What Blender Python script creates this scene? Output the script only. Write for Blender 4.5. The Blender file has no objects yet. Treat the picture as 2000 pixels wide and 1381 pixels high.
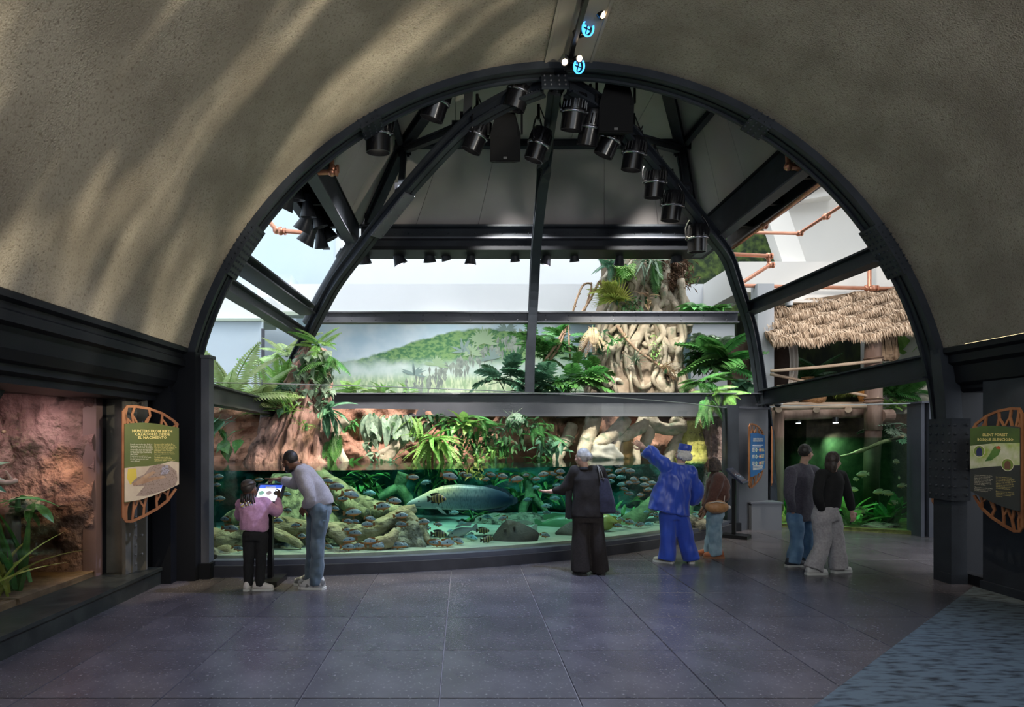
import bpy, bmesh, math, random
from mathutils import Vector, Matrix, noise as mnoise
random.seed(7)
S = bpy.context.scene
C = S.collection
# ---------------------------------------------------------------- camera
CAMZ, FPX, VPX, VPY = 1.75, 1200.0, 905.0, 855.0
cam_d = bpy.data.cameras.new('camera'); cam = bpy.data.objects.new('camera', cam_d); C.objects.link(cam)
cam.location = (0, 0, CAMZ); cam.rotation_euler = (math.pi/2, 0, 0)
cam_d.sensor_width = 36; cam_d.lens = 36*FPX/2000
cam_d.shift_x = (1000-VPX)/2000; cam_d.shift_y = (VPY-690.5)/2000
cam_d.clip_end = 200
S.camera = cam
# ---------------------------------------------------------------- sky, sun, exposure
W = bpy.data.worlds.new('world'); S.world = W; W.use_nodes = True
bg = W.node_tree.nodes['Background']; bg.inputs[0].default_value = (0.86, 0.93, 1.0, 1); bg.inputs[1].default_value = 2.0
sun_d = bpy.data.lights.new('sun', 'SUN'); sun_d.energy = 2.8; sun_d.angle = math.radians(25); sun_d.color = (1, .96, .9)
sun = bpy.data.objects.new('sun', sun_d); C.objects.link(sun); sun.rotation_euler = (math.radians(14), math.radians(16), 0)
S.view_settings.view_transform = 'Standard'; S.view_settings.look = 'None'
S.view_settings.exposure = 0.2; S.view_settings.gamma = 1; S.view_settings.use_curve_mapping = False
cy = S.cycles
cy.use_denoising = True; cy.use_adaptive_sampling = True; cy.adaptive_threshold = .03
cy.max_bounces = 6; cy.diffuse_bounces = 3; cy.glossy_bounces = 3; cy.transmission_bounces = 4
cy.transparent_max_bounces = 16; cy.volume_bounces = 0
cy.caustics_reflective = False; cy.caustics_refractive = False; cy.sample_clamp_indirect = 4

# ---------------------------------------------------------------- helpers
PI = math.pi
def V(*a): return Vector(a if len(a) > 1 else a[0])
def P(px, py, Y):                       # a point of the photograph at depth Y (metres)
    return Vector(((px-VPX)*Y/FPX, Y, CAMZ-(py-VPY)*Y/FPX))
def frame(d, hint=None):
    d = d.normalized()
    h = Vector(hint) if hint is not None else (Vector((0, 0, 1)) if abs(d.z) < .95 else Vector((0, 1, 0)))
    s = d.cross(h)
    if s.length < 1e-5: s = d.cross(Vector((1, 0.1, 0)))
    s.normalize(); u = s.cross(d).normalized()
    return s, u
class MB:
    def __init__(self): self.v = []; self.f = []; self.m = []; self.mi = 0
    def add(self, vs, fs):
        b = len(self.v); self.v += [tuple(p) for p in vs]
        self.f += [tuple(i+b for i in f) for f in fs]; self.m += [self.mi]*len(fs)
        return self
    def box(self, c, s, R=None):
        c = Vector(c); out = []
        for z in (-.5, .5):
            for x, y in ((-.5, -.5), (.5, -.5), (.5, .5), (-.5, .5)):
                p = Vector((x*s[0], y*s[1], z*s[2]))
                out.append(c + (R @ p if R else p))
        return self.add(out, [(3, 2, 1, 0), (4, 5, 6, 7), (0, 1, 5, 4), (1, 2, 6, 5), (2, 3, 7, 6), (3, 0, 4, 7)])
    def bb(self, x0, x1, y0, y1, z0, z1):
        return self.box(((x0+x1)/2, (y0+y1)/2, (z0+z1)/2), (abs(x1-x0), abs(y1-y0), abs(z1-z0)))
    def prism(self, poly, o, u, v, t):   # polygon in plane (o,u,v), thickened by vector t
        o, u, v, t = Vector(o), Vector(u), Vector(v), Vector(t); n = len(poly)
        a = [o+u*x+v*y for x, y in poly]; b = [p+t for p in a]
        fs = [tuple(range(n)), tuple(range(2*n-1, n-1, -1))]
        fs += [(i, i+n, (i+1) % n+n, (i+1) % n) for i in range(n)]
        return self.add(a+b, fs)
    def sweep(self, path, prof, hint=None, closed=False, scales=None):
        path = [Vector(p) for p in path]; n = len(path); k = len(prof); vs = []
        for i, p in enumerate(path):
            a = path[(i-1) % n] if (closed or i > 0) else p
            b = path[(i+1) % n] if (closed or i < n-1) else p
            s, u = frame(b-a, hint(p) if callable(hint) else hint)
            sc = scales[i] if scales else 1
            vs += [p+s*(x*sc)+u*(y*sc) for x, y in prof]
        fs = []
        for i in range(n if closed else n-1):
            for j in range(k):
                a, b = i*k+j, i*k+(j+1) % k; c, d = ((i+1) % n)*k+(j+1) % k, ((i+1) % n)*k+j
                fs.append((a, b, c, d))
        if not closed: fs += [tuple(range(k-1, -1, -1)), tuple((n-1)*k+j for j in range(k))]
        return self.add(vs, fs)
    def tube(self, path, rad, seg=8, flat=1.0, hint=None, wob=0, cap=True):
        path = [Vector(p) for p in path]; n = len(path); vs = []
        if not hasattr(rad, '__len__'): rad = [rad]*n
        s = None
        for i, p in enumerate(path):
            d = (path[min(i+1, n-1)]-path[max(i-1, 0)])
            d = d.normalized() if d.length > 1e-9 else Vector((0, 0, 1))
            if s is None: s, u = frame(d, hint)
            else:
                s = s-d*s.dot(d)
                s = s.normalized() if s.length > 1e-6 else frame(d)[0]
                u = s.cross(d).normalized()
            for j in range(seg):
                a = 2*PI*j/seg; r = rad[i]
                if wob: r *= 1+wob*mnoise.noise(p*7+Vector((math.cos(a), math.sin(a), 0))*1.7)
                vs.append(p+s*(math.cos(a)*r)+u*(math.sin(a)*r*flat))
        fs = [(i*seg+j, i*seg+(j+1) % seg, (i+1)*seg+(j+1) % seg, (i+1)*seg+j) for i in range(n-1) for j in range(seg)]
        if cap: fs += [tuple(range(seg-1, -1, -1)), tuple((n-1)*seg+j for j in range(seg))]
        return self.add(vs, fs)
    def cyl(self, a, b, r, r2=None, seg=12): return self.tube([a, b], [r, r if r2 is None else r2], seg)
    def ell(self, c, r, R=None, seg=12, ring=8):
        c = Vector(c); vs = []
        for i in range(1, ring):
            t = PI*i/ring
            for j in range(seg):
                a = 2*PI*j/seg
                p = Vector((r[0]*math.sin(t)*math.cos(a), r[1]*math.sin(t)*math.sin(a), r[2]*math.cos(t)))
                vs.append(c+(R @ p if R else p))
        top = Vector((0, 0, r[2])); vs += [c+(R @ top if R else top), c-(R @ top if R else top)]
        k = (ring-1)*seg
        fs = [(i*seg+j, (i+1)*seg+j, (i+1)*seg+(j+1) % seg, i*seg+(j+1) % seg) for i in range(ring-2) for j in range(seg)]
        fs += [(k, j, (j+1) % seg) for j in range(seg)] + [(k+1, (ring-2)*seg+(j+1) % seg, (ring-2)*seg+j) for j in range(seg)]
        return self.add(vs, fs)
    def lathe(self, prof, o, axis=(0, 0, 1), seg=16, sx=1, sy=1):
        o = Vector(o); ax = Vector(axis).normalized(); s, u = frame(ax); n = len(prof)
        vs = [o+ax*z+s*(r*math.cos(2*PI*j/seg)*sx)+u*(r*math.sin(2*PI*j/seg)*sy) for r, z in prof for j in range(seg)]
        fs = [(i*seg+j, (i+1)*seg+j, (i+1)*seg+(j+1) % seg, i*seg+(j+1) % seg) for i in range(n-1) for j in range(seg)]
        fs += [tuple(range(seg)), tuple((n-1)*seg+j for j in range(seg-1, -1, -1))]
        return self.add(vs, fs)
    def loft(self, rings, cap=True):
        k = len(rings[0]); n = len(rings); vs = [p for r in rings for p in r]
        fs = [(i*k+j, i*k+(j+1) % k, (i+1)*k+(j+1) % k, (i+1)*k+j) for i in range(n-1) for j in range(k)]
        if cap: fs += [tuple(range(k-1, -1, -1)), tuple((n-1)*k+j for j in range(k))]
        return self.add(vs, fs)
    def grid(self, fn, nu, nv):
        vs = [fn(i/nu, j/nv) for j in range(nv+1) for i in range(nu+1)]
        fs = [(j*(nu+1)+i, j*(nu+1)+i+1, (j+1)*(nu+1)+i+1, (j+1)*(nu+1)+i) for j in range(nv) for i in range(nu)]
        return self.add(vs, fs)
    def mesh(self, name, mats, smooth=False):
        me = bpy.data.meshes.new(name); me.from_pydata(self.v, [], self.f)
        for m in (mats if isinstance(mats, (list, tuple)) else [mats]): me.materials.append(m)
        if any(self.m): me.polygons.foreach_set('material_index', self.m)
        if smooth: me.polygons.foreach_set('use_smooth', [True]*len(me.polygons))
        bm = bmesh.new(); bm.from_mesh(me); bmesh.ops.recalc_face_normals(bm, faces=bm.faces[:]); bm.to_mesh(me); bm.free()
        me.update()
        if smooth == 'auto': me.set_sharp_from_angle(angle=math.radians(35))
        return me
    def build(self, name, mats, parent=None, smooth=False, **kw):
        return link(name, self.mesh(name, mats, smooth), parent, **kw)
def tag(o, label=None, cat=None, group=None, kind=None):
    if label: o['label'] = label
    if cat: o['category'] = cat
    if group: o['group'] = group
    if kind: o['kind'] = kind
    return o
def link(name, me, parent=None, loc=None, rot=None, scale=None, mw=None, keep=True, **kw):
    o = bpy.data.objects.new(name, me); C.objects.link(o)
    if mw is not None: o.matrix_world = mw
    else:
        if loc is not None: o.location = loc
        if rot is not None: o.rotation_euler = rot
        if scale is not None: o.scale = scale if hasattr(scale, '__len__') else (scale,)*3
    if parent:
        o.parent = parent
        if keep: o.matrix_parent_inverse = WM[parent.name].inverted() if parent.name in WM else Matrix.Identity(4)
    return tag(o, **kw)
WM = {}
def thing(name, label, cat, loc=(0, 0, 0), group=None, kind=None):
    o = bpy.data.objects.new(name, None); C.objects.link(o); o.location = loc; o.empty_display_size = .1
    WM[o.name] = Matrix.Translation(Vector(loc))
    return tag(o, label, cat, group, kind)
def iprof(w, h, tf=.02, tw=.02):
    a, b = w/2, h/2
    return [(-a, -b), (a, -b), (a, -b+tf), (tw/2, -b+tf), (tw/2, b-tf), (a, b-tf), (a, b), (-a, b), (-a, b-tf), (-tw/2, b-tf), (-tw/2, -b+tf), (-a, -b+tf)]
def rprof(w, h): return [(-w/2, -h/2), (w/2, -h/2), (w/2, h/2), (-w/2, h/2)]
def spline(pts, n=6):                    # Catmull-Rom through points
    pts = [Vector(p) for p in pts]
    if len(pts) < 3: return [pts[0].lerp(pts[-1], i/n) for i in range(n+1)]
    q = [pts[0]*2-pts[1]]+pts+[pts[-1]*2-pts[-2]]; out = []
    for i in range(1, len(q)-2):
        for k in range(n):
            t = k/n
            out.append(.5*((2*q[i])+(q[i+1]-q[i-1])*t+(2*q[i-1]-5*q[i]+4*q[i+1]-q[i+2])*t*t+(3*q[i]-q[i-1]-3*q[i+1]+q[i+2])*t**3))
    return out+[pts[-1]]
def lerps(vals, n):                      # resample a list of numbers to n values
    out = []
    for i in range(n):
        t = i/(n-1)*(len(vals)-1); k = min(int(t), len(vals)-2); out.append(vals[k]+(vals[k+1]-vals[k])*(t-k))
    return out
# ---------------------------------------------------------------- materials
def mat(name, col, col2=None, scale=6, detail=4, lo=.35, hi=.65, rough=.5, metal=0, bump=0, bscale=None, bdist=.02, stretch=(1, 1, 1),
        emit=None, estr=0, spec=.5, rnd=0, rndv=0, trans=0, sheen=0, coat=0, tex='noise', col3=None, scale3=30, lo3=.6, hi3=.7):
    m = bpy.data.materials.new(name); m.use_nodes = True; nt = m.node_tree; N = nt.nodes; L = nt.links
    b = N['Principled BSDF']; b.inputs['Roughness'].default_value = rough; b.inputs['Metallic'].default_value = metal
    b.inputs['Specular IOR Level'].default_value = spec
    if coat: b.inputs['Coat Weight'].default_value = coat; b.inputs['Coat Roughness'].default_value = .1
    if sheen: b.inputs['Sheen Weight'].default_value = sheen
    b.inputs['Base Color'].default_value = (*col, 1)
    vec = None
    def coords():
        nonlocal vec
        if vec is None:
            tc = N.new('ShaderNodeTexCoord'); mp = N.new('ShaderNodeMapping'); mp.inputs['Scale'].default_value = stretch
            L.new(tc.outputs['Object'], mp.inputs[0]); vec = mp.outputs[0]
        return vec
    out = None
    if col2 is not None:
        if tex == 'voronoi': t = N.new('ShaderNodeTexVoronoi')
        else: t = N.new('ShaderNodeTexNoise'); t.inputs['Detail'].default_value = detail
        t.inputs['Scale'].default_value = scale; L.new(coords(), t.inputs['Vector'])
        r = N.new('ShaderNodeValToRGB'); r.color_ramp.elements[0].position = lo; r.color_ramp.elements[1].position = hi
        r.color_ramp.elements[0].color = (*col, 1); r.color_ramp.elements[1].color = (*col2, 1)
        L.new(t.outputs[0], r.inputs[0]); out = r.outputs[0]
        if col3 is not None:
            t3 = N.new('ShaderNodeTexNoise'); t3.inputs['Scale'].default_value = scale3; t3.inputs['Detail'].default_value = 3
            L.new(coords(), t3.inputs['Vector']); r3 = N.new('ShaderNodeMapRange'); r3.inputs[1].default_value = lo3; r3.inputs[2].default_value = hi3
            L.new(t3.outputs[0], r3.inputs[0]); mx = N.new('ShaderNodeMix'); mx.data_type = 'RGBA'
            L.new(r3.outputs[0], mx.inputs[0]); L.new(out, mx.inputs[6]); mx.inputs[7].default_value = (*col3, 1); out = mx.outputs[2]
    if rnd or rndv:
        oi = N.new('ShaderNodeObjectInfo'); hs = N.new('ShaderNodeHueSaturation')
        a = N.new('ShaderNodeMapRange'); a.inputs[3].default_value = .5-rnd; a.inputs[4].default_value = .5+rnd
        v = N.new('ShaderNodeMapRange'); v.inputs[3].default_value = 1-rndv; v.inputs[4].default_value = 1+rndv
        L.new(oi.outputs['Random'], a.inputs[0]); L.new(oi.outputs['Random'], v.inputs[0])
        L.new(a.outputs[0], hs.inputs['Hue']); L.new(v.outputs[0], hs.inputs['Value'])
        if out is not None: L.new(out, hs.inputs['Color'])
        else: hs.inputs['Color'].default_value = (*col, 1)
        out = hs.outputs[0]
    if out is not None: L.new(out, b.inputs['Base Color'])
    if bump:
        t = N.new('ShaderNodeTexNoise'); t.inputs['Scale'].default_value = bscale or scale*3; t.inputs['Detail'].default_value = 5
        L.new(coords(), t.inputs['Vector']); bp = N.new('ShaderNodeBump'); bp.inputs['Strength'].default_value = bump; bp.inputs['Distance'].default_value = bdist
        L.new(t.outputs[0], bp.inputs['Height']); L.new(bp.outputs[0], b.inputs['Normal'])
    if emit: b.inputs['Emission Color'].default_value = (*emit, 1); b.inputs['Emission Strength'].default_value = estr
    if trans:
        tr = N.new('ShaderNodeBsdfTranslucent'); mx = N.new('ShaderNodeMixShader'); mx.inputs[0].default_value = trans
        if out is not None: L.new(out, tr.inputs[0])
        else: tr.inputs[0].default_value = (*col, 1)
        L.new(b.outputs[0], mx.inputs[1]); L.new(tr.outputs[0], mx.inputs[2]); L.new(mx.outputs[0], N['Material Output'].inputs[0])
    return m
def glassmat(name, tint=(1, 1, 1), ior=1.45, rough=0.0, vol=None, bump=0, dens=1.0, scat=0):
    m = bpy.data.materials.new(name); m.use_nodes = True; nt = m.node_tree; N = nt.nodes; L = nt.links
    N.remove(N['Principled BSDF'])
    t = N.new('ShaderNodeBsdfTransparent'); t.inputs[0].default_value = (*tint, 1)
    g = N.new('ShaderNodeBsdfGlossy'); g.inputs['Roughness'].default_value = rough
    fr = N.new('ShaderNodeFresnel'); fr.inputs[0].default_value = ior
    ge = N.new('ShaderNodeNewGeometry'); mk = N.new('ShaderNodeMath'); mk.operation = 'MULTIPLY_ADD'; mk.inputs[1].default_value = -1; mk.inputs[2].default_value = 1; L.new(ge.outputs['Backfacing'], mk.inputs[0])
    ff = N.new('ShaderNodeMath'); ff.operation = 'MULTIPLY'; L.new(fr.outputs[0], ff.inputs[0]); L.new(mk.outputs[0], ff.inputs[1])
    mx = N.new('ShaderNodeMixShader'); L.new(ff.outputs[0], mx.inputs[0]); L.new(t.outputs[0], mx.inputs[1]); L.new(g.outputs[0], mx.inputs[2])
    if bump:
        tc = N.new('ShaderNodeTexCoord'); n = N.new('ShaderNodeTexNoise'); n.inputs['Scale'].default_value = 3.5; n.inputs['Detail'].default_value = 2
        mp = N.new('ShaderNodeMapping'); mp.inputs['Scale'].default_value = (.5, 1.6, 1); L.new(tc.outputs['Object'], mp.inputs[0])
        L.new(mp.outputs[0], n.inputs['Vector']); bp = N.new('ShaderNodeBump'); bp.inputs['Strength'].default_value = bump; bp.inputs['Distance'].default_value = .02
        L.new(n.outputs[0], bp.inputs['Height']); L.new(bp.outputs[0], g.inputs['Normal'])
    L.new(mx.outputs[0], N['Material Output'].inputs['Surface'])
    if vol:
        va = N.new('ShaderNodeVolumeAbsorption'); va.inputs['Color'].default_value = (*vol, 1); va.inputs['Density'].default_value = dens
        L.new(va.outputs[0], N['Material Output'].inputs['Volume'])
    return m
steel = mat('dark_blue_grey_paint', (.022, .026, .034), (.03, .036, .047), 3, rough=.5, spec=.22, bump=.08, bscale=40)
steel2 = mat('charcoal_paint', (.075, .08, .098), (.09, .096, .117), 3, rough=.5, spec=.28, bump=.08, bscale=40)
steel_blk = mat('black_paint', (.009, .010, .013), rough=.5, spec=.15)
black = mat('black_metal', (.008, .008, .009), rough=.3)
rubber = mat('black_rubber', (.01, .01, .01), rough=.7)
# ================================================================ the hall: floor, vault, walls
stucco = mat('stucco', (.27, .235, .185), (.40, .355, .285), 1.6, 6, rough=.9, bump=1.0, bscale=75, bdist=.014, col3=(.19, .16, .12), scale3=45, lo3=.52, hi3=.75)
plaster = mat('plaster_band', (.3, .27, .23), rough=.8)
grout = mat('grout', (.22, .2, .2), rough=.8)
tile_m = mat('dark_fossil_stone', (.055, .05, .058), (.088, .08, .09), 2.2, 6, rough=.27, spec=.6, bump=.05, bscale=60, bdist=.002, col3=(.19, .175, .18), scale3=36, lo3=.615, hi3=.72, rndv=.12)
floor = MB().bb(-9, 12, -.6, 18, -.12, -.012).build('floor', grout, kind='structure', label='dark speckled stone floor of large square slabs')
TW, X0, Y0 = .935, -.16, 6.0
def tmesh(w, h):
    e = .004; a, b = w/2, h/2; mb = MB()
    vs = [(-a, -b, -.012), (a, -b, -.012), (a, b, -.012), (-a, b, -.012), (-a+e, -b+e, 0), (a-e, -b+e, 0), (a-e, b-e, 0), (-a+e, b-e, 0)]
    return mb.add(vs, [(4, 5, 6, 7), (0, 1, 5, 4), (1, 2, 6, 5), (2, 3, 7, 6), (3, 0, 4, 7)]).mesh('tile', tile_m)
tm = tmesh(TW-.005, TW-.002)
TCX, TCY, TR = -3.25, 18.7, 11.0        # the curved tank front: centre and radius in plan
for i in range(-5, 11):
    for j in range(-6, 8):
        cx, cy_ = X0+TW*(i+.5), Y0+TW*(j+.5)
        if cx < -3.9 or (math.hypot(cx-TCX, cy_-TCY) < TR-.8 and cx < 5.4) or (cx > 7 and cy_ < 6): continue
        link('tile', tm, floor, loc=(cx, cy_, 0))
carpet_m = mat('blue_grey_carpet', (.095, .12, .132), (.012, .013, .015), 11, 12, lo=.47, hi=.68, rough=.95, stretch=(.55, 1.9, 1), bump=.5, bscale=160, bdist=.005)
cp = [(5.98, 7.2), (1.2, 3.06), (-2, .3), (-2, -.5), (5.98, -.5)]
MB().prism(cp, (0, 0, .001), (1, 0, 0), (0, 1, 0), (0, 0, .008)).build('carpet', carpet_m, label='blue grey carpet with dark streaks beside the stone floor', cat='carpet')
# ---- vault
ACX, ACZ, AR, AY = 1.26, 1.573, 4.82, 7.6
a0 = math.asin((2.855-ACZ)/AR)
def vault(r0, r1, y0, y1, nu, ny):
    mb = MB(); rings = []
    for k in range(ny+1):
        y = y0+(y1-y0)*k/ny; ring = []
        for r, rev in ((r0, 0), (r1, 1)):
            for i in range(nu+1):
                t = i/nu if not rev else 1-i/nu
                a = a0+(PI-2*a0)*t; ring.append(Vector((ACX+r*math.cos(a), y, ACZ+r*math.sin(a))))
        rings.append(ring)
    return mb.loft(rings)
vault(AR, AR+.3, -.6, AY, 96, 8).build('ceiling', stucco, smooth='auto', kind='structure', label='rough beige stucco barrel vault over the hall')
# crown band, slightly proud of the vault, with edge grooves
mb = MB(); rings = []
for y in (-.6, AY+.02):
    rings.append([Vector((1.0, y, ACZ+AR+.05)), Vector((1.0, y, ACZ+AR-.03)), Vector((1.03, y, ACZ+AR-.03)), Vector((1.035, y, ACZ+AR-.02)), Vector((1.55, y, ACZ+AR-.02)),
                  Vector((1.555, y, ACZ+AR-.03)), Vector((1.585, y, ACZ+AR-.035)), Vector((1.585, y, ACZ+AR+.05))])
mb.loft(rings).build('trim_1', plaster, kind='structure', label='smooth plaster band along the crown of the vault')
MB().bb(-6, 9, AY+.02, AY+.3, ACZ+AR+.05, 9.5).build('wall_above_arch', plaster, kind='structure')
# ---- left cornice and wall
def cornice(name, pts, y0, y1, m, label):
    MB().loft([[Vector((x, y, z)) for x, z in pts] for y in (y0, y1)]).build(name, m, smooth=False, kind='structure', label=label)
cl = [(-3.40, 2.86), (-3.36, 2.84), (-3.36, 2.79), (-3.42, 2.77), (-3.42, 2.72), (-3.39, 2.70), (-3.39, 2.62), (-3.46, 2.60), (-3.48, 2.56), (-3.50, 2.44), (-3.56, 2.36), (-3.62, 2.34), (-3.62, 2.28), (-3.68, 2.25), (-3.68, 2.19), (-4.3, 2.19), (-4.3, 2.86)]
cornice('trim_2', cl, -.6, 7.5, steel_blk, 'dark moulded cornice above the left display tank')
def mirr(p): return [(2*ACX-x, z) for x, z in p]
cr = [(5.94, 2.86), (5.86, 2.84), (5.86, 2.78), (5.92, 2.75), (5.92, 2.66), (5.98, 2.62), (6.0, 2.42), (6.06, 2.38), (6.06, 2.34), (6.1, 2.3), (6.5, 2.3), (6.5, 2.86)]
cornice('trim_3', cr, -.6, 7.5, steel_blk, 'dark moulded cornice on the right wall')
# left ledge and wall around the display tank window
ledge_m = mat('dark_green_stone', (.018, .021, .02), (.035, .04, .036), 5, 6, rough=.3, bump=.1)
MB().bb(-4.1, -3.62, -.6, 7.36, 0, .165).bb(-4.12, -3.6, -.6, 7.37, .165, .2).build('trim_4', ledge_m, kind='structure', label='low dark stone ledge under the left display tank')
MB().bb(-4.3, -4.1, -.6, 3.2, 0, 2.3).bb(-4.45, -4.1, 6.98, 7.3, 0, 2.3).bb(-6, -3.55, 7.4, 7.5, 0, 3).build('wall_left', steel_blk, kind='structure')
MB().bb(6.02, 6.3, -.6, 7.12, 0, 2.4).bb(5.985, 6.02, -.6, 7.12, 0, .1).build('wall_right', steel, kind='structure', label='dark blue grey panel wall on the right')
MB().bb(-4.3, 6.3, -.9, -.62, 0, 3.0).build('wall_glare_block', steel_blk, kind='structure')  # unseen wall added behind the camera to keep sky reflections off the glass
# arch piers
mb = MB().bb(-3.56, -3.27, 7.5, 7.75, 0, 2.8).bb(-3.72, -3.5, 7.35, 7.5, 0, 2.3)
mb.build('wall_pier', steel_blk, kind='structure')
# outside walls of the atrium behind (white, open to the sky)
white = mat('white_wall', (.78, .81, .85), (.8, .83, .87), 1, rough=.8)
warm_white = mat('warm_white_wall', (.82, .80, .76), rough=.85)
bluewall = mat('pale_blue_wall', (.58, .69, .78), (.61, .71, .79), .8, rough=.85)
# ================================================================ lamps that light the exhibits and the vault
def lamp(name, kind, loc, energy, color=(1, 1, 1), target=None, size=.2, spot=60, blend=.5):
    d = bpy.data.lights.new(name, kind); d.energy = energy; d.color = color
    if kind == 'SPOT': d.spot_size = math.radians(spot); d.spot_blend = blend; d.shadow_soft_size = size
    elif kind == 'AREA': d.size = size
    else: d.shadow_soft_size = size
    o = bpy.data.objects.new(name, d); C.objects.link(o); o.location = loc
    if target is not None: o.rotation_euler = (Vector(target)-Vector(loc)).to_track_quat('-Z', 'Y').to_euler()
    return o
# pattern projector washing the left of the vault
g = lamp('pattern_projector_light', 'SPOT', (2.6, 2.2, 3.4), 2600, (1, .9, .68), (-2.2, 5.2, 5.6), .05, 95, .7)
g.data.use_nodes = True; nt = g.data.node_tree; N = nt.nodes; L = nt.links; em = N['Emission']
tc = N.new('ShaderNodeTexCoord'); mp = N.new('ShaderNodeMapping'); mr_ = N.new('ShaderNodeMapping'); mr_.inputs['Rotation'].default_value = (0, 0, math.radians(18)); mp.inputs['Scale'].default_value = (5.0, .9, 1)
nz = N.new('ShaderNodeTexNoise'); nz.inputs['Scale'].default_value = 2.4; nz.inputs['Detail'].default_value = 2.5
rp = N.new('ShaderNodeMapRange'); rp.inputs[1].default_value = .48; rp.inputs[2].default_value = .74; rp.inputs[3].default_value = .03; rp.inputs[4].default_value = 1.0
L.new(tc.outputs['Normal'], mr_.inputs[0]); L.new(mr_.outputs[0], mp.inputs[0]); L.new(mp.outputs[0], nz.inputs['Vector']); L.new(nz.outputs[0], rp.inputs[0]); L.new(rp.outputs[0], em.inputs['Strength'])
# spotlights of the lighting rig aimed into the tank and the planting
for a, b, e, c in (((-1.6, 9.2, 5.2), (-2.0, 9.2, 0), 900, (1, .86, .52)), ((-.4, 9.3, 5.6), (-.6, 9.2, 0), 650, (1, .92, .62)), ((1.6, 9.4, 6.0), (1.2, 10.0, 0), 600, (.9, 1, .9)), ((3.6, 10.2, 5.6), (3.3, 11.4, 0), 750, (1, .94, .68)), ((0.5, 9.0, 6.0), (-1.4, 11.1, 1.6), 1500, (1, .86, .78)), ((2.6, 9.4, 6.0), (3.8, 12.6, 2.2), 1500, (1, .94, .8)), ((1.0, 9.0, 6.0), (-.2, 11.4, 1.8), 1300, (1, .95, .85)), ((.6, 10.6, 6.6), (1.6, 13.0, 3.0), 1300, (1, .97, .9)), ((3.2, 10.6, 6.6), (4.2, 13.0, 3.2), 1300, (1, .97, .88)), ((-.4, 9.4, 6.2), (-3.0, 11.0, 3.0), 1200, (1, .95, .88)), ((5.5, 9.4, 5.2), (8.0, 12.2, 4.0), 330, (1, .88, .8))):  # last one is an extra spot added to brighten the thatch
    lamp('rig_and_fill_spot', 'SPOT', a, e, c, b, .15, 58, .6)
# unseen fill lamps added at the rear of the hall to brighten the vault
for x, e_ in ((-3.0, 22), (5.5, 150)):
    lamp('vault_fill_lamp', 'SPOT', (x*.93, .2, 3.7), e_*3.2, (1, .95, .86), (1.26, 5.2, 5.6), .7, 120, .8)
# ================================================================ steel pavilion beyond the arch
def rivets(name, pts, n, parent, r=.016, m=None):
    mb = MB(); n = Vector(n).normalized(); s, u = frame(n)
    for p in pts:
        p = Vector(p)
        vs = [p+(s*math.cos(a)+u*math.sin(a))*r for a in [k*PI/3 for k in range(6)]]+[p+n*r*.6+(s*math.cos(a)+u*math.sin(a))*r*.6 for a in [k*PI/3 for k in range(6)]]+[p+n*r*.85]
        fs = [(k, (k+1) % 6, (k+1) % 6+6, k+6) for k in range(6)]+[(6+k, 6+(k+1) % 6, 12) for k in range(6)]
        mb.add(vs, fs)
    return mb.build(name, m or steel, parent, smooth=False)
def arc(r, y, t0, t1, n=60): return [Vector((ACX+r*math.cos(t0+(t1-t0)*i/n), y, ACZ+r*math.sin(t0+(t1-t0)*i/n))) for i in range(n+1)]
arch = thing('arch_rib', 'great riveted dark steel arch framing the end of the vault', 'arch', (ACX, AY, 0))
aL, aR = PI-math.asin((2.66-ACZ)/AR), math.asin((1.5-ACZ)/AR)
inw = lambda p: Vector((ACX-p.x, 0, ACZ-p.z))
def ringbox(r0, r1, y0, y1, t0, t1, n=80):
    mb = MB(); rings = []
    for i in range(n+1):
        a = t0+(t1-t0)*i/n; c, s = math.cos(a), math.sin(a)
        rings.append([Vector((ACX+r*c, y, ACZ+r*s)) for r, y in ((r0, y0), (r1, y0), (r1, y1), (r0, y1))])
    return mb.loft(rings)
ringbox(4.73, 4.84, 7.56, 7.62, aR, aL).build('front_flange', steel, arch, smooth='auto')
ringbox(4.76, 4.84, 7.62, 7.8, aR, aL).build('web', steel, arch, smooth='auto')
ringbox(4.73, 4.84, 7.8, 7.84, aR, aL).build('back_flange', steel, arch, smooth='auto')
ringbox(4.75, 4.765, 7.7, 7.715, aR, aL).build('seam_strip', steel_blk, arch, smooth='auto')
for t in (PI*.822, PI*.178, PI*.33, PI*.67):
    w = .075 if t in (PI*.822, PI*.178) else .03
    ringbox(4.70, 4.73, 7.55, 7.85, t-w, t+w, 8).build('cover_plate', steel, arch, smooth='auto')
    pts = []
    for k in range(9 if w > .05 else 4):
        a = t-w*.85+w*1.7*k/(8 if w > .05 else 3)
        for y in (7.59, 7.66, 7.74, 7.81): pts.append((ACX+4.70*math.cos(a), y, ACZ+4.70*math.sin(a)))
    mb = MB()
    for q in pts: mb.ell(q, (.017, .017, .017), seg=6, ring=4)
    mb.build('rivet_row', steel, arch, kind='stuff')
    mb = MB()
    for k in range(9 if w > .05 else 4):
        a = t-w*.85+w*1.7*k/(8 if w > .05 else 3)
        for r in (4.74, 4.81): mb.ell((ACX+r*math.cos(a), 7.55, ACZ+r*math.sin(a)), (.014, .014, .014), seg=6, ring=4)
    mb.build('rivet_row', steel, arch, kind='stuff')
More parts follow.
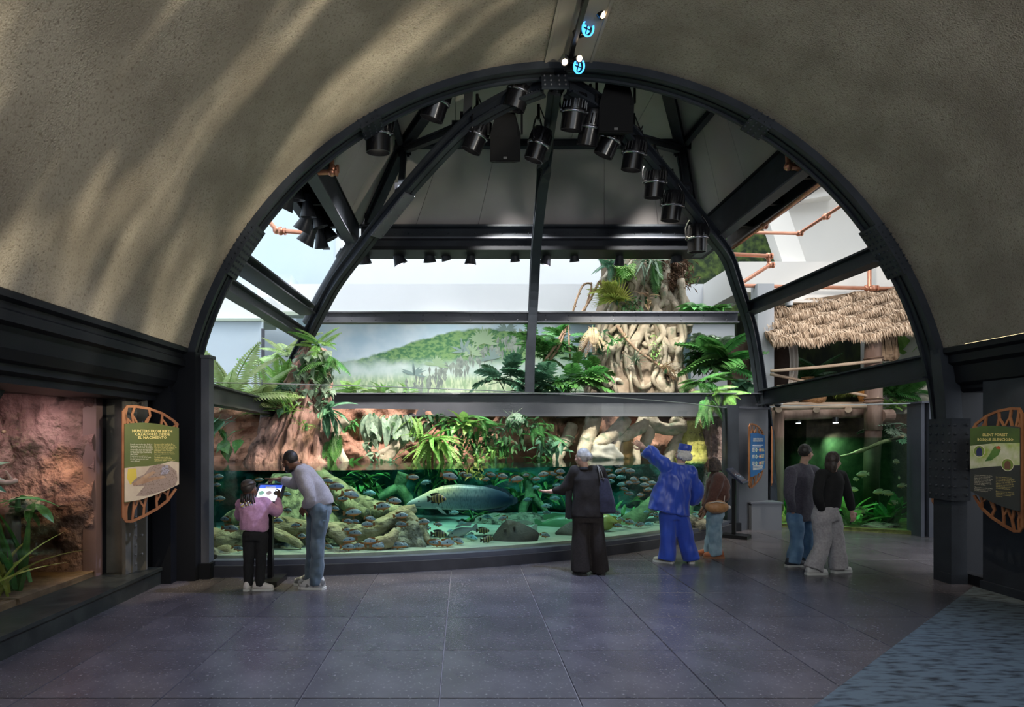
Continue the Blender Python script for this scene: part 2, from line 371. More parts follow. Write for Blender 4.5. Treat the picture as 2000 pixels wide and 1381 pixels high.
# right leg: column with riveted plate, down to the floor
leg = thing('arch_column', 'riveted dark steel column under the right foot of the arch', 'column', (5.95, 7.5, 0))
MB().bb(5.83, 6.02, 7.34, 7.62, 0, 1.5).bb(5.82, 6.02, 7.33, 7.55, .0, .12).build('shaft', steel, leg)
MB().bb(5.80, 6.03, 7.30, 7.66, 1.0, 1.98).build('splice_plate', steel, leg)
pts = [(5.80, 7.30+.03+.10*j, 1.06+.105*k) for k in range(9) for j in range(4)]
mb = MB()
for q in pts: mb.ell(q, (.018, .018, .018), seg=6, ring=4)
for k in range(9):
    for x in (5.84, 5.985): mb.ell((x, 7.30, 1.06+.105*k), (.018, .018, .018), seg=6, ring=4)
mb.build('rivet_row', steel, leg, kind='stuff')
MB().sweep([(5.93, 7.48, 1.5), (5.96, 7.55, 2.2), (5.93, 7.6, 2.85)], rprof(.2, .16), (0, 1, 0)).build('upper_shaft', steel, leg)
MB().bb(5.96, 6.6, 7.62, 7.68, 0, 2.9).build('recess_plate', steel_blk, leg)
MB().bb(6.03, 6.12, 7.24, 7.3, 1.35, 1.75).build('side_plate', steel, leg)
mb = MB()
for k in range(4):
    for x in (6.05, 6.1): mb.ell((x, 7.24, 1.4+.1*k), (.016, .016, .016), seg=6, ring=4)
mb.build('rivet_row', steel, leg, kind='stuff')
MB().bb(6.04, 6.2, 7.14, 7.5, 0, .12).build('foot_plate', steel_blk, leg)
# left post at the tank's end
post = thing('tank_post', 'tall square steel post at the left end of the big tank', 'post', (-3.2, 7.72, 0))
MB().bb(-3.31, -3.17, 7.66, 7.8, .19, 2.76).build('shaft', steel2, post)
MB().bb(-3.33, -3.15, 7.64, 7.82, 2.74, 2.78).build('cap_plate', steel2, post)
MB().bb(-3.36, -3.13, 7.6, 7.86, 0, .19).build('base_block', steel_blk, post)
# ribs
def rib(name, label, pts, w=.17, h=.2, m=steel, hint=(0, 0, 1), low=True):
    t = thing(name, label, 'rib', tuple(Vector(pts[0])))
    path = spline(pts, 6)
    MB().sweep(path, [(-w/2, h/2-.03), (w/2, h/2-.03), (w/2, h/2), (-w/2, h/2)], hint).build('top_flange', m, t)
    MB().sweep(path, rprof(.05, h-.04), hint).build('web', m, t)
    MB().sweep(path, [(-w/2, -h/2), (w/2, -h/2), (w/2, -h/2+.03), (-w/2, -h/2+.03)], hint).build('bottom_flange', m, t)
    MB().sweep(path, [(-.008, -h/2-.008), (.008, -h/2-.008), (.008, -h/2), (-.008, -h/2)], hint).build('seam_strip', steel_blk, t)
    mb = MB()
    for p, q in zip(path[::1], path[1:]):
        s, u = frame(q-p, hint)
        for k in range(3):
            c = p.lerp(q, k/3)
            for sg in (-1, 1): mb.ell(c+s*(sg*.03)+u*(-h/2+.07), (.016, .016, .016), seg=6, ring=4)
    mb.build('rivet_row', m, t, kind='stuff')
    return t
APX = (1083, 150, 7.9)
rl = rib('curved_rib', 'curved steel rib rising from the vine covered stump to the crown', [P(560, 800, 12.2), P(566, 740, 12.15), P(578, 700, 12.0), P(602, 655, 11.67), P(650, 562, 11.06), P(702, 490, 10.5), P(788, 380, 9.64), P(900, 258, 8.75), P(975, 205, 8.3), P(1060, 170, 7.95)])
rr = rib('curved_rib', 'curved steel rib rising beside the fig tree to the crown', [P(1506, 1030, 12.1), P(1500, 880, 12.15), P(1490, 790, 12.1), P(1470, 655, 11.84), P(1441, 560, 11.35), P(1420, 500, 11.05), P(1385, 452, 10.55), P(1310, 358, 9.6), P(1240, 275, 8.89), P(1175, 210, 8.35), P(1110, 170, 7.95)])
rc = rib('curved_rib', 'straight looking middle rib dropping from the crown plate to the planted bed', [P(1034, 768, 12.1), P(1036, 690, 12.1), P(1041, 600, 12.05), P(1046, 500, 11.6), P(1055, 400, 10.9), P(1066, 300, 9.9), P(1078, 220, 8.7), P(1085, 170, 7.95)], w=.17, h=.2, hint=(0, -1, .3))
for t, (px, py, Y), d in ((rl, (768, 405, 9.8), V(1, -.2, .9)), (rl, (742, 437, 10.1), V(1, -.2, .9))):
    pass
pl = thing('crown_plate', 'riveted gusset plate at the crown where the ribs meet', 'plate', tuple(P(1085, 150, 7.7)))
MB().prism([(-.17, -.22), (.17, -.22), (.16, .16), (-.16, .16)], P(1083, 148, 7.74), (1, 0, 0), (0, .45, .9), (0, .03, -.015)).build('plate', steel, pl)
mb = MB()
for x in (-.13, -.05, .05, .13):
    for y in (-.17, -.09, .0, .09): mb.ell(P(1083, 148, 7.74)+Vector((x, y*.45, y*.9)), (.016,)*3, seg=6, ring=4)
mb.build('rivet_row', steel2, pl, kind='stuff')
# splice plate on the left rib
sp = P(762, 412, 9.82); d = (P(788, 380, 9.64)-P(730, 453, 10.15)).normalized(); s_, u_ = frame(d)
R = Matrix((s_, d, u_)).transposed()
mb = MB().box(sp-u_*.115, (.21, .95, .03), R); mb.build('splice_plate', steel2, rl)
mb = MB()
for k in range(8):
    for x in (-.08, .08): mb.ell(sp-u_*.13+d*(-.4+.115*k)+s_*x, (.017,)*3, seg=6, ring=4)
mb.build('rivet_row', steel2, rl, kind='stuff')
# beams
def beam(label, a, b, w, h, m=steel, tf=.025, tw=.03, hint=(0, 0, 1), riv=0):
    t = thing('steel_beam', label, 'beam', tuple((Vector(a)+Vector(b))/2))
    MB().sweep([a, b], [(-w/2, h/2-tf), (w/2, h/2-tf), (w/2, h/2), (-w/2, h/2)], hint).build('top_flange', m, t)
    MB().sweep([a, b], rprof(tw, h-2*tf), hint).build('web', m, t)
    MB().sweep([a, b], [(-w/2, -h/2), (w/2, -h/2), (w/2, -h/2+tf), (-w/2, -h/2+tf)], hint).build('bottom_flange', m, t)
    if riv:
        a, b = Vector(a), Vector(b); s, u = frame(b-a, hint); mb = MB()
        for k in range(riv):
            for z in (-h*.22, h*.22): mb.ell(a.lerp(b, (k+.5)/riv)-Vector((0, tw/2+.002, 0))+u*z, (.018,)*3, seg=6, ring=4)
        mb.build('rivet_row', m, t, kind='stuff')
    return t
YB = 12.1
beam('deep dusty steel beam behind the tank glass at the foot of the bed', P(640, 791, YB), P(1482, 791, YB), .3, .46, steel2)
beam('slim riveted beam crossing in front of the painted hills', P(618, 621, YB), P(1034, 621, YB), .2, .22, steel2, riv=9)
beam('slim riveted beam crossing in front of the fig roots', P(1044, 621, YB), P(1440, 621, YB), .2, .22, steel2, riv=9)
beam('steel beam along the left bay at the level of the ferns', P(400, 769, 7.85), P(552, 802, 12.2), .22, .26, steel2)
beam('lower of two sloping looking beams in the upper left bay', P(420, 545, 7.75), P(592, 654, 11.9), .2, .2, steel2)
beam('upper of two sloping looking beams in the upper left bay', P(448, 498, 7.8), P(604, 608, 11.6), .34, .16, steel2)
beam('steel beam in the upper right bay below the copper pipes', P(1722, 495, 7.8), P(1462, 604, 11.7), .22, .22, steel)
beam('steel beam in the lower right bay across the thatched hut', P(1820, 716, 7.8), P(1492, 777, 12.0), .24, .3, steel)
# eaves: back box beam, left and right box beams
ZE = 5.85
t = thing('eave_beam', 'double steel eave beam along the back below the grey panels', 'beam', (1.3, 12, 5.4))
MB().bb(-2.0, 4.75, 12.0, 12.06, 5.40, 5.85).build('web', steel, t)
MB().bb(-2.0, 4.75, 11.85, 12.2, 5.83, 5.87).build('top_flange', steel, t)
MB().bb(-2.0, 4.75, 11.85, 12.05, 5.60, 5.63).build('middle_flange', steel2, t)
MB().bb(-2.1, 4.8, 11.7, 12.3, 5.33, 5.40).build('bottom_flange', steel_blk, t)
mb = MB()
for k in range(26): mb.ell((-1.85+.26*k, 12.0, 5.74), (.02,)*3, seg=6, ring=4)
mb.build('rivet_row', steel, t, kind='stuff')
for sgn, X, lab in ((-1, -2.05, 'steel eave box beam high in the left bay beside the lamps'), (1, 4.55, 'steel eave box beam high in the right bay above the copper pipes')):
    t = thing('eave_beam', lab, 'beam', (X, 9.8, 5.4))
    x1 = X+sgn*.62
    MB().bb(min(X-.02, X+.02), X+.02, 7.95, 12, 5.3, 5.85).build('inner_web', steel, t)
    MB().bb(x1-.02, x1+.02, 7.95, 12, 5.45, 5.85).build('outer_web', steel, t)
    MB().bb(min(X, x1)-.05, max(X, x1)+.05, 7.95, 12, 5.83, 5.87).build('cover', steel_blk, t)
    MB().bb(X-.09, X+.09, 7.95, 12, 5.27, 5.3).build('bottom_flange', steel2, t)
    MB().bb(x1-.07, x1+.07, 7.95, 12, 5.42, 5.45).build('bottom_flange', steel2, t)
    for y in (8.9, 9.9, 10.9): MB().bb(min(X, x1), max(X, x1), y-.03, y+.03, 5.5, 5.83).build('cross_plate', steel_blk, t)
# ceiling panels: mansard slope and flat top
panel_m = mat('grey_ceiling_panel', (.36, .33, .33), (.40, .37, .37), 1.2, rough=.75)
ZT = 7.05
x0, x1, yb = -2.0, 4.6, 12.0; ix0, ix1, iy = -1.15, 3.95, 11.0; yf = 7.95
roof = MB().prism([(ix0, yf), (ix1, yf), (ix1, iy), (ix0, iy)], (0, 0, ZT+.06), (1, 0, 0), (0, 1, 0), (0, 0, .05)).build('ceiling', steel_blk, kind='structure', label='grey panelled mansard ceiling over the aquarium')
def quadpanels(A, B, Cc, D, cuts, nrm):  # A-B lower edge, D-C upper edge
    A, B, Cc, D = map(Vector, (A, B, Cc, D)); n = Vector(nrm).normalized()*.03
    cs = [0]+cuts+[1]; k2 = [p+n*1.4 for p in (A, B, Cc, D)]
    MB().add(k2+[p+n for p in k2], [(0, 1, 2, 3), (7, 6, 5, 4), (0, 4, 5, 1), (1, 5, 6, 2), (2, 6, 7, 3), (3, 7, 4, 0)]).build('backing_sheet', steel_blk, roof)  # dark sheet added to stop light leaking through the panel seams
    for u, w in zip(cs, cs[1:]):
        g = .004/(B-A).length
        q = [A.lerp(B, u+g), A.lerp(B, w-g), D.lerp(Cc, w-g), D.lerp(Cc, u+g)]
        MB().add(q+[p+n for p in q], [(0, 1, 2, 3), (7, 6, 5, 4), (0, 4, 5, 1), (1, 5, 6, 2), (2, 6, 7, 3), (3, 7, 4, 0)]).build('panel', panel_m, roof)
quadpanels((x0, yb, ZE), (x1, yb, ZE), (ix1, iy, ZT), (ix0, iy, ZT), [.16, .345, .53, .72, .88], (0, 1, 1))
quadpanels((x0, yf, ZE), (x0, yb, ZE), (ix0, iy, ZT), (ix0, yf, ZT), [.25, .5, .75], (-1, 0, 1))
quadpanels((x1, yf, ZE), (x1, yb, ZE), (ix1, iy, ZT), (ix1, yf, ZT), [.25, .5, .75], (1, 0, 1))
quadpanels((ix0, yf, ZT), (ix1, yf, ZT), (ix1, iy, ZT), (ix0, iy, ZT), [.2, .4, .6, .8], (0, 0, 1))
ringbox(4.845, 6.4, 7.72, 7.94, .4, PI-.4).build('wall_gable', steel_blk, kind='structure')
def bar(label, pts, w, h, m=steel, hint=(0, 0, 1)):
    t = thing('roof_strut', label, 'strut', tuple(Vector(pts[0])))
    MB().sweep(pts, iprof(w, h, .03, .06), hint).build('strut_bar', m, t)
    a, b = Vector(pts[0]), Vector(pts[-1])
    MB().box(a.lerp(b, .03), (.2, .04, .2)).build('end_plate', steel_blk, t); MB().box(a.lerp(b, .97), (.2, .04, .2)).build('end_plate', steel_blk, t)
    return t
e = .1
bar('left hip strut from the eave to the ceiling break', [(-1.8, 11.75, 5.9), (ix0+.1, iy-.1, ZT-e)], .16, .18)
bar('right hip strut from the eave to the ceiling break', [(4.4, 11.75, 5.9), (ix1-.1, iy-.1, ZT-e)], .16, .18)
bar('left flat ceiling strut running to the crown', [(ix0+.1, iy-.1, ZT-e), (.15, 8.1, ZT-e)], .16, .18)
bar('right flat ceiling strut running to the crown', [(ix1-.1, iy-.1, ZT-e), (2.55, 8.1, ZT-e)], .16, .18)
bar('horizontal purlin at the break of the grey ceiling', [(ix0, iy-.05, ZT-.06), (ix1, iy-.05, ZT-.06)], .12, .14)
bar('left tie from the ceiling break to the curved rib', [(ix0+.1, iy-.12, ZT-.2), P(900, 248, 8.8)], .1, .12)
bar('right tie from the ceiling break to the curved rib', [(ix1-.1, iy-.12, ZT-.2), P(1238, 268, 8.95)], .1, .12)
bar('left side purlin from the ceiling break toward the arch', [(ix0+.05, iy-.1, ZT-.12), (ix0-.05, 8.0, ZT-.12)], .1, .1)
bar('right side purlin from the ceiling break toward the arch', [(ix1-.05, iy-.1, ZT-.12), (ix1+.05, 8.0, ZT-.12)], .1, .1)
bar('left hanger dropping from the break to the curved rib', [(ix0+.1, iy-.12, ZT-.2), P(783, 372, 9.9)], .1, .1, hint=(0, 1, 0))
bar('right hanger dropping from the break to the curved rib', [(ix1-.1, iy-.12, ZT-.2), P(1340, 372, 9.9)], .1, .1, hint=(0, 1, 0))
bar('cross strut near the crown above the stage lamps', [(ix0-.1, 8.4, ZT-.1), (ix1+.1, 8.4, ZT-.1)], .14, .16)
bar('short upright strut left of the crown lamps', [P(917, 150, 8.6), P(912, 235, 8.75)], .12, .12, hint=(0, 1, 0))
# grey downpipe following the left rib
pm = mat('grey_pipe', (.06, .065, .075), rough=.4)
t = thing('drain_pipe', 'grey drain pipe elbowing down behind the left rib', 'pipe', tuple(P(672, 450, 11.3)))
MB().tube(spline([P(668, 425, 11.2), P(668, 455, 11.2), P(690, 470, 11.2), P(672, 500, 11.3), P(625, 580, 11.9), P(600, 630, 12.3)], 5), .1, 12).build('pipe_run', pm, t, smooth=True)
MB().tube([P(668, 425, 11.2), P(668, 437, 11.2)], .125, 12).build('collar', pm, t)
MB().tube([P(676, 492, 11.28), P(666, 508, 11.33)], .12, 12).build('collar', pm, t)
# ================================================================ the daylit atrium shell behind
MB().bb(-13, -8.6, 8, 8.3, 0, 12).bb(-8.9, -8.6, 8, 20, 0, 12).build('wall_atrium_left', bluewall, kind='structure', label='pale blue atrium wall beyond the left bay')
MB().bb(-8.6, -3.6, 17, 17.3, 0, 12).build('wall_atrium_corner', bluewall, kind='structure')
MB().bb(-9, 12, 17.3, 17.6, 0, 12).build('wall_back', white, kind='structure', label='tall white back wall of the atrium')
MB().bb(9.6, 9.9, 7.9, 17.5, 0, 12).build('wall_atrium_right', warm_white, kind='structure')
greenstrip = mat('pale_green_edge', (.42, .5, .42), rough=.6)
band = thing('parapet_band', 'long white parapet band across the back above the painted hills', 'parapet', (1.5, 15.6, 5.2))
MB().bb(-5.2, 6.05, 15.5, 15.9, 4.93, 5.63).build('fascia', white, band)
MB().bb(-5.2, 6.05, 15.48, 15.9, 4.84, 4.93).build('lower_lip', greenstrip, band)
band = thing('parapet_band', 'white parapet over the thatched hut with copper pipe below', 'parapet', (8, 13.5, 5.2))
MB().bb(6.55, 9.6, 13.5, 13.9, 4.72, 5.62).bb(6.05, 6.55, 13.5, 15.9, 4.95, 5.62).build('fascia', warm_white, band)
MB().bb(6.55, 9.6, 13.2, 13.9, 4.66, 4.72).build('soffit', warm_white, band)
# left bay stepped parapets
t = thing('stepped_parapet', 'pale blue stepped parapet beyond the left bay', 'parapet', (-6, 14, 4))
MB().bb(-8.6, -4.4, 15.6, 16.4, 5.1, 5.9).build('upper_step', bluewall, t)
MB().bb(-8.6, -4.6, 14.6, 15.6, 4.55, 5.1).build('middle_step', white, t)
MB().bb(-8.6, -4.75, 14.4, 15.6, 4.49, 4.55).build('lower_lip', greenstrip, t)
MB().bb(-6.2, -4.75, 14.5, 14.6, 2.4, 4.49).build('lower_wall', bluewall, t)
MB().bb(-4.72, -4.66, 14.35, 14.42, 2.4, 4.3).build('edge_post', steel2, t)
# white pier right of the right rib
MB().bb(6.2, 6.55, 12.95, 13.25, 0, 5.0).build('wall_pier_right', mat('grey_white_render', (.5, .52, .55), rough=.8), kind='structure')
# skylight shaft upper right
t = thing('skylight_shaft', 'white sloping skylight shaft in the upper right', 'skylight', (8, 14, 6))
MB().add([(7.4, 14.2, 5.6), (9.6, 14.2, 5.6), (9.6, 14.2, 9), (6.9, 14.2, 9), (7.4, 14.5, 5.6), (9.6, 14.5, 5.6), (9.6, 14.5, 9), (6.9, 14.5, 9)], [(0, 1, 2, 3), (7, 6, 5, 4), (0, 4, 5, 1), (1, 5, 6, 2), (2, 6, 7, 3), (3, 7, 4, 0)]).build('slope_panel', warm_white, t)
MB().sweep([(7.5, 14.0, 5.6), (6.95, 14.1, 7.4)], rprof(.5, .3)).build('shaft_column', warm_white, t)
MB().sweep([(5.9, 14.3, 7.1), (8.4, 14.0, 7.45)], rprof(.4, .45)).build('cross_beam', warm_white, t)
MB().sweep([(7.0, 14.0, 7.3), (9.3, 13.6, 7.9)], rprof(.3, .35)).build('cross_beam', warm_white, t)
# ---- the mural of hills
def mural_mat():
    m = bpy.data.materials.new('painted_hills'); m.use_nodes = True; nt = m.node_tree; N = nt.nodes; L = nt.links; b = N['Principled BSDF']; b.inputs['Roughness'].default_value = .85
    tc = N.new('ShaderNodeTexCoord'); sx = N.new('ShaderNodeSeparateXYZ'); L.new(tc.outputs['Object'], sx.inputs[0])
    def noise(scale, detail, st=(1, 1, 1)):
        n = N.new('ShaderNodeTexNoise'); n.inputs['Scale'].default_value = scale; n.inputs['Detail'].default_value = detail
        mp = N.new('ShaderNodeMapping'); mp.inputs['Scale'].default_value = st; L.new(tc.outputs['Object'], mp.inputs[0]); L.new(mp.outputs[0], n.inputs['Vector']); return n.outputs[0]
    def mth(op, a, b_=None, c=None):
        n = N.new('ShaderNodeMath'); n.operation = op
        for i, q in enumerate((a, b_, c)):
            if q is None: continue
            if isinstance(q, (int, float)): n.inputs[i].default_value = q
            else: L.new(q, n.inputs[i])
        return n.outputs[0]
    def mix(f, a, b_):
        n = N.new('ShaderNodeMix'); n.data_type = 'RGBA'; L.new(f, n.inputs[0])
        for i, q in ((6, a), (7, b_)):
            if isinstance(q, tuple): n.inputs[i].default_value = (*q, 1)
            else: L.new(q, n.inputs[i])
        return n.outputs[2]
    def step(v, lo, hi):
        n = N.new('ShaderNodeMapRange'); n.interpolation_type = 'SMOOTHSTEP'; n.inputs[1].default_value = lo; n.inputs[2].default_value = hi; L.new(v, n.inputs[0]); return n.outputs[0]
    X, Z = sx.outputs[0], sx.outputs[2]
    # far blue hills, near green hill centred x=0.4, meadow below
    hill = mth('ADD', mth('MULTIPLY', mth('COSINE', mth('MULTIPLY', mth('SUBTRACT', X, .5), .75)), .42), mth('MULTIPLY', noise(5, 3), .14))
    hz = mth('ADD', hill, 4.05)
    bush = noise(9, 5, (1, 1, 1.6))
    sky = mix(step(noise(1.2, 3), .35, .7), (.50, .66, .76), (.72, .82, .88))
    g1 = mix(step(bush, .38, .62), (.07, .20, .09), (.22, .38, .15))
    c = mix(step(mth('SUBTRACT', hz, Z), -.02, .05), sky, g1)
    lowz = mth('ADD', 3.55, mth('MULTIPLY', noise(2.2, 4), .35))
    mist = mix(step(noise(3, 4), .3, .7), (.46, .62, .54), (.68, .78, .74))
    c = mix(step(mth('SUBTRACT', lowz, Z), -.15, .2), c, mist)
    grass = mix(step(noise(14, 5, (1, 1, .35)), .4, .62), (.36, .52, .3), (.66, .76, .52))
    c = mix(step(mth('SUBTRACT', 3.42, Z), -.05, .25), c, grass)
    c = mix(mth('MULTIPLY', step(X, 2.0, 4.2), .8), c, mix(step(noise(4, 4), .35, .65), (.10, .22, .28), (.25, .42, .45)))
    L.new(c, b.inputs['Base Color']); return m
mural = thing('hill_mural', 'painted mural of misty green hills on the back wall', 'mural', (1, 15.6, 3.5))
MB().grid(lambda u, v: Vector((-4.4+10.4*u, 15.7+.5*((u-.5)*2)**2, 2.0+2.9*v)), 24, 1).grid(lambda u, v: Vector((-4.4+10.4*u, 15.8+.5*((u-.5)*2)**2, 2.0+2.9*v)), 24, 1).build('painted_panel', mural_mat(), mural, smooth=True)
# painted tree slope above (dark green) right of centre
foliage_paint = mat('painted_foliage', (.012, .03, .01), (.10, .16, .03), 5, 6, lo=.42, hi=.68, rough=.85)
t = thing('forest_mural', 'dark green painted forest on the upper back wall behind the fig', 'mural', (5, 17.2, 6))
MB().prism([(2.9, 5.0), (4.6, 6.6), (6.0, 8.6), (9.4, 8.6), (9.4, 5.0)], (0, 17.28, 0), (1, 0, 0), (0, 0, 1), (0, -.06, 0)).build('painted_panel', foliage_paint, t)
# painted agaves and branch on the mural
pa = [mat('paint_leaf_light', (.34, .48, .30), rough=.85), mat('paint_leaf_grey', (.24, .34, .32), rough=.85), mat('paint_branch', (.20, .24, .22), (.34, .40, .34), 9, rough=.85)]
mb = MB()
def curveY(x): return 15.7+.5*(((x+4.4)/10.4-.5)*2)**2-.012
def paint_star(px, py, r, n, mi):
    c = P(px, py, 15.6); mb.mi = mi
    for k in range(n):
        a = random.uniform(-.3, PI+.3); l = r*random.uniform(.6, 1.1)
        d = Vector((math.cos(a), 0, math.sin(a))); w = Vector((-d.z, 0, d.x))*r*.09
        q = [c-w*.6, c+d*l*.5-w, c+d*l, c+d*l*.5+w, c+w*.6]
        for p in q: p.y = curveY(p.x)
        mb.add(q, [(0, 1, 2, 3, 4)])
for px, py, r, n, mi in ((920, 690, .36, 18, 0), (945, 668, .42, 20, 0), (905, 685, .36, 18, 1), (852, 712, .34, 18, 0), (808, 730, .34, 16, 1), (990, 642, .3, 16, 1), (960, 700, .3, 14, 1)):
    paint_star(px, py, r, n, mi)
mb.mi = 2
for _ in range(150):
    t_ = random.random(); c = P(795+225*t_+random.uniform(-14, 14), 757-105*t_+random.uniform(-12, 20), 15.6); c.y = curveY(c.x)+.004
    h_ = random.uniform(.08, .22); w_ = random.uniform(.02, .06)
    mb.add([c+V(-w_, 0, 0), c+V(0, 0, -h_), c+V(w_, 0, 0), c+V(0, 0, h_*.5)], [(0, 1, 2, 3)])
mb.build('painted_plants', pa, mural)
# ================================================================ the big curved aquarium
ZW = 1.325                                # water level
def front(x, off=0):                      # plan of the tank front
    r = TR-off; return TCY-math.sqrt(max(r*r-(x-TCX)**2, .01))
def back(x): return 11.3+.28*(x+3.25)
def arcpt(a, off, z): return Vector((TCX+(TR-off)*math.sin(a), TCY-(TR-off)*math.cos(a), z))
A0, A1 = math.asin((-3.17-TCX)/TR), math.asin((5.32-TCX)/TR)
def arcsolid(o0, o1, z0, z1, n=48, zt=None):
    rings = []
    for i in range(n+1):
        a = A0+(A1-A0)*i/n; zz = zt(i/n) if zt else z1
        rings.append([arcpt(a, o0, z0), arcpt(a, o1, z0), arcpt(a, o1, zz), arcpt(a, o0, zz)])
    return MB().loft(rings)
kerb_m = mat('charcoal_kerb', (.028, .028, .034), (.045, .045, .052), 4, rough=.4)
tank = thing('aquarium_tank', 'long curved aquarium tank with open top and charcoal kerb', 'aquarium', tuple(arcpt((A0+A1)/2, .5, 0)))
arcsolid(0, .35, 0, .14).build('kerb', kerb_m, tank, smooth='auto')
arcsolid(.05, .35, .14, .2).build('kerb_step', steel2, tank, smooth='auto')
gl = glassmat('tank_glass', (.985, .995, .99), 1.25)
edge_m = mat('polished_glass_edge', (.5, .55, .55), rough=.2)
ztop = lambda t: 2.45-.15*t
arcsolid(.12, .18, .2, 2.4, zt=ztop).build('glass_panel', gl, tank, smooth='auto')
arcsolid(.12, .18, 2.4, 2.41, 48, zt=None)
rings = []
for i in range(49):
    a = A0+(A1-A0)*i/48; z = ztop(i/48); rings.append([arcpt(a, .115, z), arcpt(a, .185, z), arcpt(a, .185, z+.008), arcpt(a, .115, z+.008)])
MB().loft(rings).build('glass_edge', edge_m, tank, smooth='auto')
sand_m = mat('pale_sand', (.22, .25, .2), (.3, .33, .26), 4, rough=.9, bump=.2, bscale=60)
def plan_mesh(z, inset, nx=40):
    fr, bk = [], []
    for i in range(nx+1):
        a = A0+(A1-A0)*i/nx; f = arcpt(a, inset, z); fr.append(f); xb = f.x-1.7*max(0, 1-i/6); bk.append(Vector((xb, back(xb), z)))
    return fr, bk
def plan_solid(z0, z1, inset, bo=0):
    fr0, bk0 = plan_mesh(z0, inset); fr1, bk1 = plan_mesh(z1, inset)
    o = Vector((0, bo, 0)); mb = MB()
    return mb.loft([[fr0[i], bk0[i]+o, bk1[i]+o, fr1[i]] for i in range(len(fr0))])
plan_solid(.02, .24, .19, .3).build('sand_bed', sand_m, tank, smooth='auto')
water_m = glassmat('tank_water', (1, 1, 1), 1.33, .04, vol=(.42, .81, .82), dens=.85, bump=.12)
plan_solid(.2, ZW, .185, .32).build('water', water_m, tank, smooth='auto')
# end panels and right-hand steel post of the tank
t = thing('tank_post', 'dark steel post at the right end of the big tank beside the kiosk', 'post', tuple(P(1434, 1038, 11.6)))
q = P(1432, 855, 11.55)
MB().bb(q.x-.13, q.x+.08, 11.5, 11.75, 0, 2.36).build('shaft', steel, t)
MB().bb(q.x-.16, q.x+.11, 11.45, 11.8, 0, .16).build('base_block', steel_blk, t)
grey_panel = mat('mid_grey_panel', (.10, .105, .12), rough=.5)
t = thing('end_wall', 'mid grey wall panel carrying the blue sign at the tank end', 'wall', tuple(P(1460, 1040, 11.7)))
a, b = P(1440, 855, 11.55), P(1500, 855, 12.0)
MB().prism([(0, 0), (1, 0), (1, 2.32), (0, 2.32)], (a.x, a.y, 0), (b.x-a.x, b.y-a.y, 0), (0, 0, 1), (-.06, .12, 0)).build('panel', grey_panel, t)
MB().sweep([(a.x, a.y-.01, 2.32), (b.x, b.y-.01, 2.32)], rprof(.06, .04)).build('cap_rail', steel2, t)
t = thing('plinth_box', 'low grey boxed plinth at the foot of the right rib', 'plinth', tuple(P(1495, 1032, 11.8)))
a, b = P(1472, 1036, 11.5), P(1520, 1028, 11.9)
MB().bb(5.45, 6.02, 11.62, 12.0, 0, .5).build('body', grey_panel, t)
MB().bb(5.43, 6.04, 11.60, 12.02, .5, .53).build('lid', steel2, t)
# ---- rock wall behind and in the water
rock_m = mat('red_brown_rock', (.36, .175, .12), (.52, .30, .22), 2.2, 8, lo=.3, hi=.7, rough=.85, bump=.9, bscale=11, bdist=.06, col3=(.07, .035, .025), scale3=5, lo3=.56, hi3=.74)
def rockfn(u, v):
    x = -5.4+11.3*u; z = .1+2.2*v
    p = Vector((x*.9, z*1.2, 3)); d = .5*mnoise.fractal(p*1.1, 1, 2, 4)+.14*abs(mnoise.noise(p*3.1))+.06*mnoise.noise(p*8)
    return Vector((x, back(x)+.22-d-.12*math.sin(v*PI), z))
MB().grid(rockfn, 200, 46).build('rock_wall', rock_m, smooth=True, label='red brown artificial rock bank behind the big tank', cat='rock wall')
glow_rock_m = mat('water_glow_rock', (.015, .06, .05), (.05, .17, .11), 3, 8, rough=.9, bump=1, bscale=9, bdist=.06, col3=(.10, .28, .12), scale3=4, lo3=.56, hi3=.75)  # teal glow of scattering water painted into the rock colour
MB().grid(lambda u, v: (lambda p: V(p.x, p.y-.22-.2*mnoise.noise(p*2.3), .15+1.1*v))(rockfn(u, (.05+1.1*v)/2.2)), 160, 30).build('sunken_glow_liner', glow_rock_m, smooth=True, label='teal green rock liner below the water line, tinted for the water glow', cat='rock wall')
soil_m = mat('dark_soil', (.03, .022, .016), (.06, .045, .03), 8, rough=.95, bump=.5)
def soilfn(u, v):
    x = -5.0+11.0*u; y0 = back(x)+.1; y = y0+(16-y0)*v
    return Vector((x, y, 2.2+.45*v+.12*mnoise.noise(Vector((x, y, 0))*1.3)))
MB().grid(soilfn, 60, 24).build('planting_bed', soil_m, smooth=True, label='dark soil of the planted bed behind the rock bank', cat='soil')
MB().bb(-3.9, 5.9, 14.2, 15.6, 0, 2.05).build('wall_tank_back', soil_m, kind='structure')
MB().bb(-5.5, -5.2, 7.9, 11.6, 0, 2.15).bb(-5.4, -3.3, 7.84, 7.9, 0, 2.0).build('wall_tank_end', steel_blk, kind='structure')
